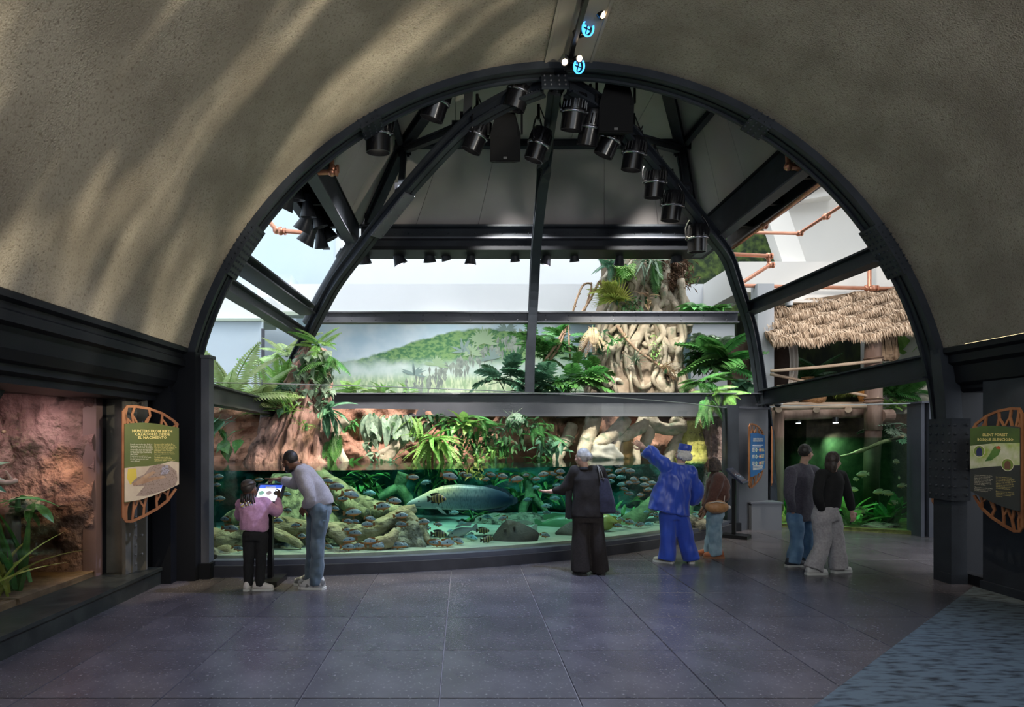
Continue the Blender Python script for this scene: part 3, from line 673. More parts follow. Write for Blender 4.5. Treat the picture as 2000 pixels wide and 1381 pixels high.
# ---- dead stump with vines
bark_m = mat('reddish_bark', (.20, .105, .085), (.42, .255, .22), 5, 7, lo=.3, hi=.66, rough=.85, bump=1, bscale=14, bdist=.05, stretch=(1, 1, .3), col3=(.055, .028, .025), scale3=9, lo3=.54, hi3=.68)
def ridge_loft(levels, nseg=120, ridge=.16, k=15, seed=0, amp2=.14):
    rings = []
    for c, rx, ry in levels:
        c = Vector(c); ring = []
        for j in range(nseg):
            a = 2*PI*j/nseg
            n = mnoise.noise(Vector((math.cos(a)*2.2+seed, math.sin(a)*2.2, c.z*.7)))
            rr_ = 1+ridge*math.sin(a*k+n*5+c.z*.6)*(.6+.4*n)+amp2*mnoise.noise(Vector((math.cos(a)*6, math.sin(a)*6+seed, c.z*5)))+.18*n
            ring.append(c+Vector((rx*rr_*math.cos(a), ry*rr_*math.sin(a), 0)))
        rings.append(ring)
    return MB().loft(rings)
def levs(pts, n=26):                      # (px_left, px_right, py, Y) -> rings
    pts = sorted(pts, key=lambda q: -q[2]); out = []
    for i in range(n):
        t = i/(n-1)*(len(pts)-1); k = min(int(t), len(pts)-2); f = t-k
        l, r, y, Y = [pts[k][j]+(pts[k+1][j]-pts[k][j])*f for j in range(4)]
        w = (r-l)*Y/FPX/2; out.append((P((l+r)/2, y, Y), w, min(w, .55)))
    return out
st = thing('tree_stump', 'ridged reddish dead stump rising out of the tank on the left', 'tree stump', tuple(P(575, 905, 11)))
ridge_loft(levs([(478, 670, 912, 10.7), (500, 660, 890, 10.8), (525, 650, 850, 10.9), (545, 648, 810, 11.0), (555, 645, 770, 11.1), (566, 640, 730, 11.2), (580, 636, 700, 11.3), (590, 630, 680, 11.35)])).build('trunk', bark_m, st, smooth=True)
ridge_loft(levs([(475, 560, 912, 10.5), (488, 545, 880, 10.6), (505, 540, 850, 10.7), (512, 536, 815, 10.9)]), 40, .1, 7, 3).build('buttress', bark_m, st, smooth=True)
wood_grey = mat('grey_bark', (.085, .075, .08), (.18, .16, .165), 6, 6, rough=.85, bump=.9, bscale=16, stretch=(1, 1, .3))
ridge_loft(levs([(515, 560, 890, 10.95), (505, 545, 850, 11.05), (510, 545, 800, 11.15)], 10), 32, .1, 5, 8).build('split_trunk', wood_grey, st, smooth=True)
# underwater flare of the stump
sub_bark = mat('mossy_sunken_bark', (.12, .11, .05), (.32, .29, .15), 6, 7, rough=.9, bump=1, bscale=16, bdist=.04, stretch=(1, 1, .4), col3=(.05, .05, .025), scale3=10, lo3=.52, hi3=.66)
sk = thing('sunken_root', 'broad mossy root cone of the stump under the water', 'tree root', tuple(P(570, 1060, 9.6)))
ridge_loft(levs([(430, 735, 1062, 9.3), (470, 690, 1020, 9.5), (515, 640, 970, 9.8), (535, 615, 925, 10.1)]), 90, .1, 19, 5).build('root_cone', sub_bark, sk, smooth=True)
def log(mb, pts, r, seg=12, wob=.25, n=7):
    path = spline(pts, n); mb.tube(path, lerps(r, len(path)), seg, wob=wob); return mb
def dlog(name, label, pts, r, m, cat='driftwood', Y=None, parts=(), seg=12, wob=.3):
    pts = [P(*q) if Y is None else P(q[0], q[1], Y) for q in pts]
    t = thing(name, label, cat, tuple(min(pts, key=lambda p: p.z)))
    log(MB(), pts, r, seg, wob).build('trunk', m, t, smooth=True)
    for k, (pp, rr2) in enumerate(parts):
        pp = [P(*q) if Y is None else P(q[0], q[1], Y) for q in pp]; log(MB(), pp, rr2, 10, wob).build('branch', m, t, smooth=True)
    return t
drift_m = mat('pale_driftwood', (.20, .165, .085), (.42, .36, .21), 7, 7, rough=.85, bump=1, bscale=22, bdist=.03, stretch=(.6, 1, 1), col3=(.06, .05, .025), scale3=8, lo3=.54, hi3=.68)
dlog('driftwood_log', 'thick pale driftwood log lying across the left of the tank', [(400, 1052, 8.35), (440, 1056, 8.4), (490, 1040, 8.5), (550, 1030, 8.55), (600, 1032, 8.6), (660, 1036, 8.65), (710, 1040, 8.65), (750, 1026, 8.7), (785, 1004, 8.75), (812, 992, 8.8)], [.14, .16, .15, .13, .12, .12, .13, .12, .1, .06], drift_m, parts=[([(785, 1004, 8.75), (800, 1010, 8.7), (822, 1036, 8.65), (838, 1058, 8.6)], [.1, .09, .08, .05])])
dlog('driftwood_log', 'curved pale driftwood branch sagging below the thick log', [(630, 1030, 8.4), (655, 1038, 8.38), (672, 1058, 8.35), (700, 1072, 8.35), (735, 1062, 8.35), (760, 1056, 8.35), (775, 1035, 8.4)], [.08, .09, .09, .085, .09, .1, .05], drift_m, parts=[([(520, 1032, 8.4), (548, 1046, 8.35), (575, 1058, 8.3), (590, 1068, 8.3)], [.07, .07, .06, .04])])
dlog('driftwood_log', 'short pale branch leaning in the lower left tank corner', [(412, 1100, 8.1), (428, 1082, 8.15), (445, 1078, 8.15), (465, 1096, 8.1), (476, 1108, 8.05)], [.07, .09, .09, .07, .04], drift_m)
dlog('driftwood_log', 'long mossy root sloping from the stump to the right', [(620, 925, 9.9), (655, 955, 9.6), (700, 985, 9.4), (750, 1000, 9.25), (800, 1002, 9.15)], [.12, .16, .16, .14, .08], sub_bark, parts=[([(640, 940, 9.7), (680, 985, 9.3), (720, 1005, 9.1)], [.1, .12, .06]), ([(540, 940, 9.8), (500, 985, 9.4), (440, 1020, 9.1)], [.1, .14, .1])])
def rock(name, label, c, r, m, seed=0, sq=1.0, cat='rock'):
    mb = MB(); mb.ell((0, 0, 0), (1, 1, 1), seg=36, ring=22); vs = []
    for p in mb.v:
        p = Vector(p); n = 1+.35*mnoise.fractal(p*1.6+Vector((seed, 0, 0)), 1, 2, 4)+.07*mnoise.noise(p*7)
        vs.append(Vector((p.x*r[0]*n, p.y*r[1]*n, p.z*r[2]*n))+Vector(c))
    mb.v = [tuple(p) for p in vs]
    return mb.build(name, m, smooth=True, label=label, cat=cat)
rk = mat('grey_green_rock', (.12, .115, .08), (.26, .245, .18), 7, 8, rough=.95, bump=1, bscale=16, bdist=.05, col3=(.03, .03, .02), scale3=9, lo3=.52, hi3=.68)
for i, (px, py, Y, r, lab) in enumerate(((805, 1062, 8.7, (.28, .25, .33), 'craggy grey boulder at the end of the driftwood'), (455, 1074, 8.7, (.5, .3, .2), 'low grey rock under the left driftwood'), (560, 1078, 8.65, (.42, .28, .22), 'rounded grey rock behind the child and kiosk'), (715, 1082, 8.8, (.5, .3, .18), 'dark rock shelf under the sagging branch'),
        (770, 1040, 9.0, (.3, .25, .26), 'knobbly rock behind the curved branch'), (625, 1075, 8.8, (.3, .25, .2), 'grey rock behind the bending man'), (1225, 1046, 10.3, (.25, .2, .12), 'small flat brown rock on the right sand'), (1000, 1030, 11.0, (.9, .4, .25), 'dim green boulder far back under the big fish'), (1330, 1030, 10.9, (.5, .35, .25), 'dark boulder behind the man in blue'), (690, 1010, 9.6, (.4, .3, .2), 'rock bedded under the sloping root'), (660, 1092, 8.15, (.3, .14, .12), 'low rubble against the glass by the bending man'), (520, 1096, 8.05, (.35, .14, .1), 'low rubble against the glass by the kiosk'), (755, 1088, 8.35, (.3, .14, .12), 'rubble against the glass below the driftwood'), (420, 1092, 8.0, (.2, .12, .12), 'rubble in the lower left glass corner'))):
    rock('boulder', lab, P(px, py, Y), r, rk, i*3.7)
# dark log right of the tank and green roots in the deep
deep_m = mat('deep_green_root', (.05, .09, .04), (.16, .24, .10), 6, 6, rough=.95, bump=.8)
dlog('sunken_log', 'dim fallen log resting at an angle on the right sand', [(1195, 1060, 10.6), (1230, 1020, 10.8), (1275, 985, 11.2), (1300, 950, 11.6)], [.14, .15, .14, .12], deep_m, 'log')
dlog('sunken_root', 'green root hanging in the water behind the big fish', [(790, 925, 10.9), (782, 950, 10.9), (800, 985, 10.8), (770, 1010, 10.7)], [.12, .1, .09, .05], deep_m, 'tree root', parts=[([(782, 950, 10.9), (745, 970, 10.8), (715, 1000, 10.7)], [.09, .07, .04])])
dlog('sunken_root', 'green root arching behind the right hand fish', [(1020, 925, 11.6), (1035, 960, 11.5), (1020, 1000, 11.3), (1045, 1035, 11.1)], [.1, .1, .08, .06], deep_m, 'tree root', parts=[([(1030, 960, 11.5), (1060, 990, 11.3), (1075, 1020, 11.2)], [.08, .06, .04])])
dlog('sunken_root', 'mossy root descending at the right end of the tank', [(1330, 925, 11.9), (1350, 960, 11.7), (1340, 1000, 11.5), (1360, 1035, 11.4)], [.16, .14, .12, .1], deep_m, 'tree root', parts=[([(1400, 915, 12.0), (1395, 960, 11.9), (1405, 1020, 11.8)], [.14, .12, .12])])
dlog('sunken_root', 'dim root trailing behind the woman in black', [(1130, 925, 11.9), (1120, 970, 11.6), (1150, 1010, 11.4)], [.1, .09, .05], deep_m, 'tree root')
# ---- roots above the water line
root_m = mat('pale_fig_bark', (.30, .25, .19), (.50, .44, .35), 4, 6, rough=.85, bump=.8, bscale=18, bdist=.02, col3=(.20, .24, .17), scale3=6, lo3=.56, hi3=.7)
dlog('bank_root', 'bent pale root standing in the water right of the stump', [(678, 820, 10.9), (660, 835, 10.9), (655, 855, 10.8), (664, 885, 10.75), (672, 908, 10.7)], [.09, .085, .08, .09, .1], root_m, 'tree root')
dlog('bank_root', 'pale branch sloping down to the water beside the bright fern', [(840, 832, 11.5), (800, 850, 11.3), (770, 875, 11.1), (752, 905, 10.95)], [.09, .09, .1, .08], root_m, 'tree root', parts=[([(768, 876, 11.1), (745, 885, 11.05), (736, 890, 11.0)], [.08, .06, .03]), ([(748, 890, 11), (742, 908, 10.95)], [.06, .06])])
ROOTS = [
 ('thick pale root dropping straight beside the black clad woman', [(1160, 815, 12.3), (1152, 845, 12.2), (1142, 875, 12.1), (1135, 905, 12.0)], [.14, .15, .13, .12]),
 ('pale root bending down to the left bank', [(1118, 830, 12.5), (1108, 855, 12.4), (1092, 882, 12.2), (1085, 905, 12.1)], [.12, .13, .12, .1]),
 ('long pale root sweeping left to the grey boulder', [(1222, 818, 12.4), (1205, 840, 12.3), (1180, 858, 12.2), (1155, 872, 12.1)], [.13, .14, .13, .1]),
 ('arched pale root looping behind the pointing hand', [(1260, 815, 12.6), (1250, 835, 12.5), (1225, 848, 12.4), (1205, 860, 12.35), (1200, 905, 12.2)], [.13, .13, .12, .1, .09]),
 ('upright root left of the pointing hand', [(1270, 825, 12.7), (1265, 850, 12.6), (1258, 880, 12.5)], [.13, .13, .1]),
 ('root curving right under the beam toward the moss', [(1268, 815, 12.6), (1282, 832, 12.6), (1305, 838, 12.6), (1330, 838, 12.6), (1345, 845, 12.6)], [.12, .13, .13, .13, .1]),
 ('root falling behind the man in blue', [(1345, 840, 12.7), (1322, 865, 12.6), (1308, 890, 12.5), (1300, 908, 12.4)], [.15, .14, .12, .1]),
 ('root dropping from the beam into the yellow moss', [(1315, 815, 12.7), (1330, 828, 12.7), (1342, 842, 12.65)], [.13, .13, .12]),
 ('thin root standing in the shallow water', [(1243, 870, 12.3), (1244, 890, 12.25), (1248, 905, 12.2)], [.07, .07, .05])]
for lab, pts, r in ROOTS: dlog('bank_root', lab, pts, r, root_m, 'tree root')
rock('boulder', 'smooth grey rounded boulder beside the woman in black', P(1178, 890, 12.1), (.33, .25, .25), mat('grey_boulder', (.20, .20, .19), (.33, .32, .28), 3, 6, rough=.8, bump=.4), 2, cat='rock')
moss = mat('yellow_green_moss', (.30, .30, .06), (.52, .48, .14), 5, 7, rough=.95, bump=1, bscale=18, bdist=.04, col3=(.10, .09, .03), scale3=10, lo3=.55, hi3=.7)
ridge_loft(levs([(1318, 1392, 905, 12.4), (1322, 1388, 880, 12.5), (1330, 1380, 850, 12.6), (1338, 1366, 822, 12.7)], 16), 48, .12, 9, 4).build('mossy_mound', moss, smooth=True, label='yellow green mossy mound behind the man in blue', cat='moss')
rk2 = mat('purple_brown_rock', (.13, .085, .085), (.26, .18, .175), 4, 8, rough=.9, bump=1, bscale=18, bdist=.05)
ridge_loft(levs([(1372, 1440, 1040, 12.1), (1374, 1436, 905, 12.2), (1376, 1430, 850, 12.3), (1380, 1428, 815, 12.3)], 22), 48, .08, 7, 9, .12).build('rock_pillar', rk2, smooth=True, label='purple brown rock pillar at the right end of the tank', cat='rock')
rock('wood_stump', 'ochre cut stump standing in the shallows left of the man in blue', P(1221, 880, 12.6), (.2, .15, .3), mat('ochre_wood', (.25, .15, .06), (.42, .28, .12), 8, 6, rough=.9, bump=.8, stretch=(1, 1, .3)), 7, cat='tree stump')
# ---- strangler fig
fig = thing('strangler_fig', 'massive strangler fig with tangled pale aerial roots', 'tree', tuple(P(1245, 765, 13.4)))
ridge_loft(levs([(1150, 1345, 800, 13.7), (1150, 1345, 760, 13.7), (1165, 1330, 700, 13.75), (1170, 1320, 640, 13.8), (1178, 1335, 560, 13.8), (1180, 1330, 500, 13.8), (1200, 1300, 440, 13.8)]), 80, .1, 12, 11).build('trunk', mat('shaded_fig_bark', (.22, .165, .12), (.36, .29, .22), 4, 6, rough=.9, bump=.9, bscale=14), fig, smooth=True)  # trunk bark coloured darker to paint the shade behind the roots
FR = [  # px,py pairs, radius
 ([(1205, 505), (1190, 540), (1178, 560)], .12), ([(1225, 505), (1212, 545), (1205, 570), (1200, 610)], .11), ([(1248, 500), (1244, 540), (1235, 580), (1238, 640), (1215, 690), (1185, 730), (1160, 755)], .14),
 ([(1265, 505), (1256, 545), (1262, 590), (1258, 625), (1262, 660)], .12), ([(1278, 510), (1284, 560), (1276, 590), (1288, 625), (1290, 680), (1275, 720)], .13), ([(1300, 505), (1298, 560), (1310, 600), (1318, 640)], .12),
 ([(1322, 530), (1330, 570), (1342, 600), (1346, 612)], .08), ([(1292, 530), (1296, 580), (1302, 598)], .12), ([(1262, 640), (1240, 665), (1228, 700), (1222, 740), (1228, 768)], .13),
 ([(1220, 640), (1205, 680), (1200, 720), (1175, 745), (1158, 735)], .12), ([(1200, 640), (1185, 680), (1170, 700), (1172, 730), (1180, 760)], .10), ([(1246, 650), (1230, 690), (1232, 740), (1238, 768)], .10),
 ([(1275, 640), (1268, 690), (1270, 730), (1262, 765)], .12), ([(1298, 640), (1300, 690), (1285, 730), (1298, 768)], .13), ([(1318, 660), (1325, 700), (1318, 740), (1330, 768)], .11),
 ([(1347, 635), (1345, 648), (1320, 652), (1300, 648), (1295, 658), (1308, 678), (1310, 690), (1292, 695)], .06), ([(1150, 720), (1160, 740), (1175, 755), (1190, 752), (1205, 742), (1218, 752), (1235, 758), (1238, 735), (1228, 715)], .05),
 ([(1238, 735), (1250, 757), (1268, 752), (1276, 725), (1276, 712)], .05), ([(1258, 675), (1272, 665), (1278, 650), (1270, 640)], .07), ([(1205, 655), (1190, 700), (1186, 740)], .09),
 ([(1310, 640), (1312, 668), (1318, 700)], .12), ([(1285, 700), (1300, 735), (1308, 768)], .12), ([(1232, 570), (1215, 590), (1196, 600)], .08), ([(1310, 585), (1322, 600), (1318, 612)], .1), ([(1215, 520), (1200, 560), (1206, 600), (1222, 640)], .1), ([(1240, 545), (1228, 600), (1210, 650), (1190, 690)], .1), ([(1330, 545), (1334, 600), (1326, 650)], .07)]
for k, (pp, r) in enumerate(FR):
    pts = [P(x, y, 13.28-(.12 if r < .08 else 0)+.12*math.sin(k*2.1+i)) for i, (x, y) in enumerate(pp)]
    path = spline(pts, 6); MB().tube(path, [r*(1+.15*math.sin(i*.9+k)) for i in range(len(path))], 10, wob=.35).build('aerial_root', root_m, fig, smooth=True)
rs = random.Random(21)
for k in range(30):
    x0, x1 = rs.uniform(1188, 1322), 0; x1 = 1245+(x0-1255)*1.35+rs.uniform(-25, 25); y0 = rs.uniform(498, 620); y1 = min(770, y0+rs.uniform(120, 270)); r = rs.uniform(.03, .075); a_, f_ = rs.uniform(4, 14), rs.uniform(1, 2.4)
    pts = [P(x0+(x1-x0)*t+a_*math.sin(t*PI*f_*2+k), y0+(y1-y0)*t, 13.22+.16*math.sin(k*1.7+t*4)) for t in [i/6 for i in range(7)]]
    path = spline(pts, 4); MB().tube(path, [r*(1+.2*math.sin(i*.8+k)) for i in range(len(path))], 8, wob=.35).build('aerial_root', root_m, fig, smooth=True)
# brown fibrous cap on the fig
fib = mat('brown_fibre', (.10, .055, .035), (.22, .13, .08), 12, rough=.95)
mb = MB()
for _ in range(900):
    c = P(random.gauss(1310, 18), random.uniform(498, 560), 13.15+random.uniform(-.1, .25)); d = Vector((random.uniform(-.6, .6), random.uniform(-.5, .2), random.uniform(-1, .2))).normalized()*random.uniform(.1, .24)
    s, u = frame(d); w = s*.012
    mb.add([c-w, c+w, c+d*.6+w+u*.02, c+d, c+d*.6-w+u*.02], [(0, 1, 2, 3, 4)])
mb.build('fibre_mat', fib, fig, kind='stuff')
mb = MB(); vine = mat('brown_vine', (.22, .14, .09), (.34, .23, .16), 8, rough=.8)
for lab, pts, r in (('long brown stem leaning across the fig to the right', [(1205, 636), (1240, 680), (1290, 715), (1318, 742)], .03), ('brown prop stem left of the fig', [(1160, 640), (1140, 680), (1125, 715)], .03), ('thin brown prop stem beside the middle rib', [(1108, 635), (1090, 680), (1065, 715)], .028),
        ('thin upright stem between the props', [(1110, 635), (1112, 680), (1114, 700)], .02), ('looping liana hanging left of the fig', [(1118, 612), (1128, 580), (1140, 556), (1155, 556), (1150, 580), (1140, 612)], .022), ('second liana looping beside the fig', [(1135, 612), (1150, 590), (1165, 560), (1172, 550), (1180, 572)], .025), ('brown prop stem low behind the rib', [(1000, 758), (1040, 728), (1075, 690), (1105, 640)], .03)):
    t = thing('liana', lab, 'vine', tuple(P(*pts[-1], 13.0)))
    path = spline([P(x, y, 12.95) for x, y in pts], 5); MB().tube(path, r, 7, wob=.2).build('stem', vine, t, smooth=True)
    mb = MB()
    for p in path[2::4]: mb.tube([p+V(0, 0, .012), p+V(.02, -.01, -.012)], r*1.35, 7)
    mb.build('node_ring', vine, t)
# ================================================================ fish
def fish_mat(name, top, mid, belly, spot=True, bands=False):
    m = bpy.data.materials.new(name); m.use_nodes = True; nt = m.node_tree; N = nt.nodes; L = nt.links; b = N['Principled BSDF']
    b.inputs['Roughness'].default_value = .35
    tc = N.new('ShaderNodeTexCoord'); sx = N.new('ShaderNodeSeparateXYZ'); L.new(tc.outputs['Object'], sx.inputs[0])
    nz = N.new('ShaderNodeTexNoise'); nz.inputs['Scale'].default_value = 14; L.new(tc.outputs['Object'], nz.inputs['Vector'])
    ad = N.new('ShaderNodeMath'); ad.operation = 'MULTIPLY_ADD'; ad.inputs[1].default_value = .1; L.new(nz.outputs[0], ad.inputs[0]); L.new(sx.outputs[2], ad.inputs[2])
    mr = N.new('ShaderNodeMapRange'); mr.inputs[1].default_value = -.14; mr.inputs[2].default_value = .26; L.new(ad.outputs[0], mr.inputs[0])
    r = N.new('ShaderNodeValToRGB'); e = r.color_ramp.elements; e[0].color = (*belly, 1); e[1].color = (*top, 1); e[1].position = .9; e[0].position = .12
    k = e.new(.42); k.color = (*mid, 1); L.new(mr.outputs[0], r.inputs[0]); out = r.outputs[0]
    def darken(fac_node, c=(.01, .012, .015)):
        nonlocal out
        mx = N.new('ShaderNodeMix'); mx.data_type = 'RGBA'; L.new(fac_node, mx.inputs[0]); L.new(out, mx.inputs[6]); mx.inputs[7].default_value = (*c, 1); out = mx.outputs[2]
    if spot:
        vs = N.new('ShaderNodeVectorMath'); vs.operation = 'DISTANCE'; L.new(tc.outputs['Object'], vs.inputs[0]); vs.inputs[1].default_value = (-.02, 0, .03)
        mp = N.new('ShaderNodeMapping'); mp.inputs['Scale'].default_value = (1, 0, 1); L.new(tc.outputs['Object'], mp.inputs[0]); L.new(mp.outputs[0], vs.inputs[0])
        q = N.new('ShaderNodeMapRange'); q.inputs[1].default_value = .055; q.inputs[2].default_value = .035; L.new(vs.outputs['Value'], q.inputs[0]); darken(q.outputs[0])
    if bands:
        s = N.new('ShaderNodeMath'); s.operation = 'SINE'; mu = N.new('ShaderNodeMath'); mu.operation = 'MULTIPLY'; mu.inputs[1].default_value = 38; L.new(sx.outputs[0], mu.inputs[0]); L.new(mu.outputs[0], s.inputs[0])
        q = N.new('ShaderNodeMapRange'); q.inputs[1].default_value = -.1; q.inputs[2].default_value = .4; L.new(s.outputs[0], q.inputs[0]); darken(q.outputs[0])
    oi = N.new('ShaderNodeObjectInfo'); hs = N.new('ShaderNodeHueSaturation'); v = N.new('ShaderNodeMapRange'); v.inputs[3].default_value = .75; v.inputs[4].default_value = 1.3
    L.new(oi.outputs['Random'], v.inputs[0]); L.new(v.outputs[0], hs.inputs['Value']); L.new(out, hs.inputs['Color']); L.new(hs.outputs[0], b.inputs['Base Color'])
    return m
def fish_body(prof, seg=12):              # prof: (x, z_centre, half_height, half_thickness)
    rings = [[Vector((x, th*math.sin(2*PI*j/seg), zc+hh*math.cos(2*PI*j/seg))) for j in range(seg)] for x, zc, hh, th in prof]
    return MB().loft(rings)
CICH = [(-.36, .0, .055, .02), (-.3, .0, .075, .03), (-.15, .0, .155, .06), (0, .005, .2, .085), (.15, .0, .2, .095), (.28, -.01, .15, .085), (.38, -.025, .09, .06), (.44, -.035, .035, .03)]
def flat(poly, t=.006): return MB().prism(poly, (0, -t/2, 0), (1, 0, 0), (0, 0, 1), (0, t, 0))
def fish_kind(name, body_m, fin_m, prof=CICH):
    b = fish_body(prof); b.mi = 0; body = b.mesh(name, [body_m], smooth=True)
    eyes = MB().ell((.32, .074, .02), (.028, .015, .028), seg=8, ring=6).ell((.32, -.074, .02), (.028, .015, .028), seg=8, ring=6).mesh('eye', black)
    tail = flat([(-.33, .05), (-.45, .13), (-.52, .12), (-.5, 0), (-.52, -.12), (-.45, -.13), (-.33, -.05)]).mesh('tail_fin', fin_m)
    dorsal = flat([(.2, .17), (.12, .23), (-.05, .26), (-.22, .24), (-.36, .2), (-.3, .1), (-.1, .16)]).mesh('dorsal_fin', fin_m)
    anal = flat([(.1, -.18), (.04, -.3), (-.02, -.2), (-.12, -.18), (-.28, -.2), (-.34, -.16), (-.28, -.08), (-.1, -.13)]).mesh('anal_fin', fin_m)
    return [body, [('eye', eyes), ('tail_fin', tail), ('dorsal_fin', dorsal), ('anal_fin', anal)]]
fin_o = mat('orange_fin', (.42, .15, .03), (.2, .12, .05), 14, rough=.5, trans=.3)
fin_k = mat('black_fin', (.015, .015, .012), rough=.5)
K_CICH = fish_kind('cichlid', fish_mat('blue_orange_fish', (.10, .11, .12), (.20, .30, .36), (.62, .20, .03)), fin_o)
K_BAND = fish_kind('banded_cichlid', fish_mat('banded_fish', (.10, .09, .04), (.26, .22, .08), (.32, .24, .06), spot=False, bands=True), fin_k)
K_CYAN = fish_kind('cichlid', fish_mat('cyan_fish', (.08, .2, .23), (.18, .42, .46), (.36, .38, .24)), mat('cyan_fin', (.25, .45, .45), rough=.5, trans=.3))
def tankY(px, off):
    Y = 9.0
    for _ in range(12): Y = front((px-VPX)*Y/FPX)+off
    return Y
def put_fish(kind, name, loc, L, yaw, pitch, label, group, cat='fish'):
    M = Matrix.Translation(loc) @ Matrix.Rotation(yaw, 4, 'Z') @ Matrix.Rotation(pitch, 4, 'Y') @ Matrix.Diagonal((L, L, L, 1))
    o = link(name, kind[0], mw=M); tag(o, label, cat, group)
    for n, me in kind[1]: link(n, me, o, keep=False)
    return o
# px, py, length px, facing (+1 right), kind, off-depth
FISH = '''423 947 17 1 c .5;428 974 24 1 c .6;426 931 24 1 c .9;440 1014 24 -1 c .3;450 1032 32 1 c .2;506 937 18 1 c .8;548 942 26 1 y .9;639 939 24 1 c .6;656 950 34 1 c .3;685 966 36 1 c .35;669 974 24 1 c .5;539 999 22 1 c .4;561 997 22 1 c .6;542 1017 24 1 c .3;578 1026 20 -1 c .3;589 1047 24 1 c .2;653 993 22 1 c .5;641 1073 24 1 c .2;559 965 20 1 c .8;465 1090 24 1 c .15;
723 963 24 1 y 1.2;770 978 29 1 c .5;747 989 33 1 c .4;689 1001 35 1 c .4;680 1018 22 1 c .35;694 1018 18 1 c .4;723 1013 24 1 c .35;718 1024 26 -1 c .25;783 1007 28 1 c .3;784 1024 27 -1 c .25;827 1019 28 1 c .3;856 1024 18 1 c .5;832 1032 18 -1 c .6;678 1035 18 1 c .3;693 1041 28 1 c .2;683 1054 28 -1 c .2;723 1057 28 -1 c .15;701 1072 30 -1 c .15;743 1072 32 1 c .15;775 1067 32 1 c .15;787 1080 22 1 c .15;680 1083 30 1 c .12;737 1087 28 1 c .12;853 1066 30 1 c .2;873 1077 34 1 c .15;847 1083 24 1 c .2;894 1067 28 1 c .3;
858 1043 32 1 b .5;879 1037 14 -1 y .6;887 1001 20 1 y .8;854 974 42 1 b .25;807 932 24 1 c .5;878 930 34 1 c .4;831 942 20 -1 y .9;905 926 22 1 c .6;914 929 22 1 c .5;959 927 20 1 c .6;949 936 18 1 c .5;981 930 24 1 c .4;1009 936 30 1 c .4;1028 928 16 -1 c .6;1047 935 18 1 c .5;1062 926 24 -1 c .5;1079 925 18 1 c .6;1094 921 24 1 c .5;1094 933 18 1 c .5;1109 932 16 -1 c .6;1090 949 20 1 y .6;1047 952 16 1 y .9;1030 976 18 -1 y .8;1084 973 20 1 y .7;1067 988 20 -1 y .5;1067 1001 16 -1 y .5;952 1010 18 1 y .9;982 1012 20 -1 c .6;903 1022 16 1 y .6;921 1050 26 1 y .5;944 1036 26 1 b .6;952 1055 30 1 b .3;1036 1041 30 1 b .5;1065 1053 20 1 c .3;
1187 919 16 -1 c .6;1208 920 20 -1 c .5;1219 917 20 1 c .6;1230 920 22 1 c .4;1194 930 20 1 c .5;1192 940 18 1 y .6;1212 932 18 -1 y .7;1214 946 18 -1 y .5;1228 943 18 1 c .4;1238 936 22 -1 c .4;1242 942 18 1 c .5;1258 935 18 -1 c .5;1260 947 20 -1 c .4;1273 943 20 1 c .5;1219 955 16 1 c .5;1229 964 18 1 c .4;1251 967 18 -1 c .4;1266 956 18 1 c .6;1278 994 18 1 c .5;1262 1000 14 -1 y .7;1274 1005 14 1 c .6;1283 1006 18 1 c .5;1211 1015 18 1 c .4;1207 1026 18 1 c .3;1229 1019 22 1 c .4;1251 1024 20 1 c .4;1266 1027 18 -1 y .4;1206 1002 16 1 c .5;1246 1037 18 1 y .5;1357 1005 16 1 c .5;1364 1017 16 -1 c .4;1315 1011 16 1 c .5;1355 1023 14 1 y .4;1371 955 14 -1 c .5'''
def region(px, py):
    if px < 480: return 'at the far left end of the tank'
    if px < 600: return 'between child and bending man'
    if px < 840: return 'over the driftwood' if py < 1045 else 'low in front of the driftwood'
    if py < 940: return 'under the surface above the giant fish' if px < 1120 else 'near the surface left of the man in blue'
    if px < 1120: return 'below the giant fish' if py > 985 else 'by the outstretched hand'
    if px < 1290: return 'in the crowd left of the man in blue' if py < 985 else 'low beside the blue trousers'
    return 'right of the man in blue'
ORD = 'first second third fourth fifth sixth seventh eighth ninth tenth eleventh twelfth thirteenth fourteenth fifteenth sixteenth seventeenth eighteenth nineteenth twentieth'.split()+['twenty-'+q for q in 'first second third fourth fifth sixth seventh eighth ninth'.split()]
rows = []
for row in FISH.replace('\n', '').split(';'):
    px, py, L, d, k, off = row.split(); rows.append((float(px), float(py), float(L), int(d), k, float(off)))
rows.sort(); cnt = {}
for px, py, L, d, k, off in rows:
    Y = tankY(px, .2+off); loc = P(px, py, Y); loc.z = min(loc.z, ZW-.06); loc.z = max(loc.z, .3)
    kind = {'c': K_CICH, 'b': K_BAND, 'y': K_CYAN}[k]; look = {'c': 'orange-bellied fish', 'b': 'black banded fish', 'y': 'pale turquoise fish'}[k]
    rg = region(px, py); yaw = (0 if d > 0 else PI)+random.uniform(-.5, .5); n = cnt.get((k, rg), 0); cnt[(k, rg)] = n+1
    put_fish(kind, 'banded_cichlid' if k == 'b' else 'cichlid', loc, L*Y/FPX*1.08, yaw, random.uniform(-.12, .2), 'small '+look+' '+rg+', '+ORD[n]+' from left', look+' '+rg)
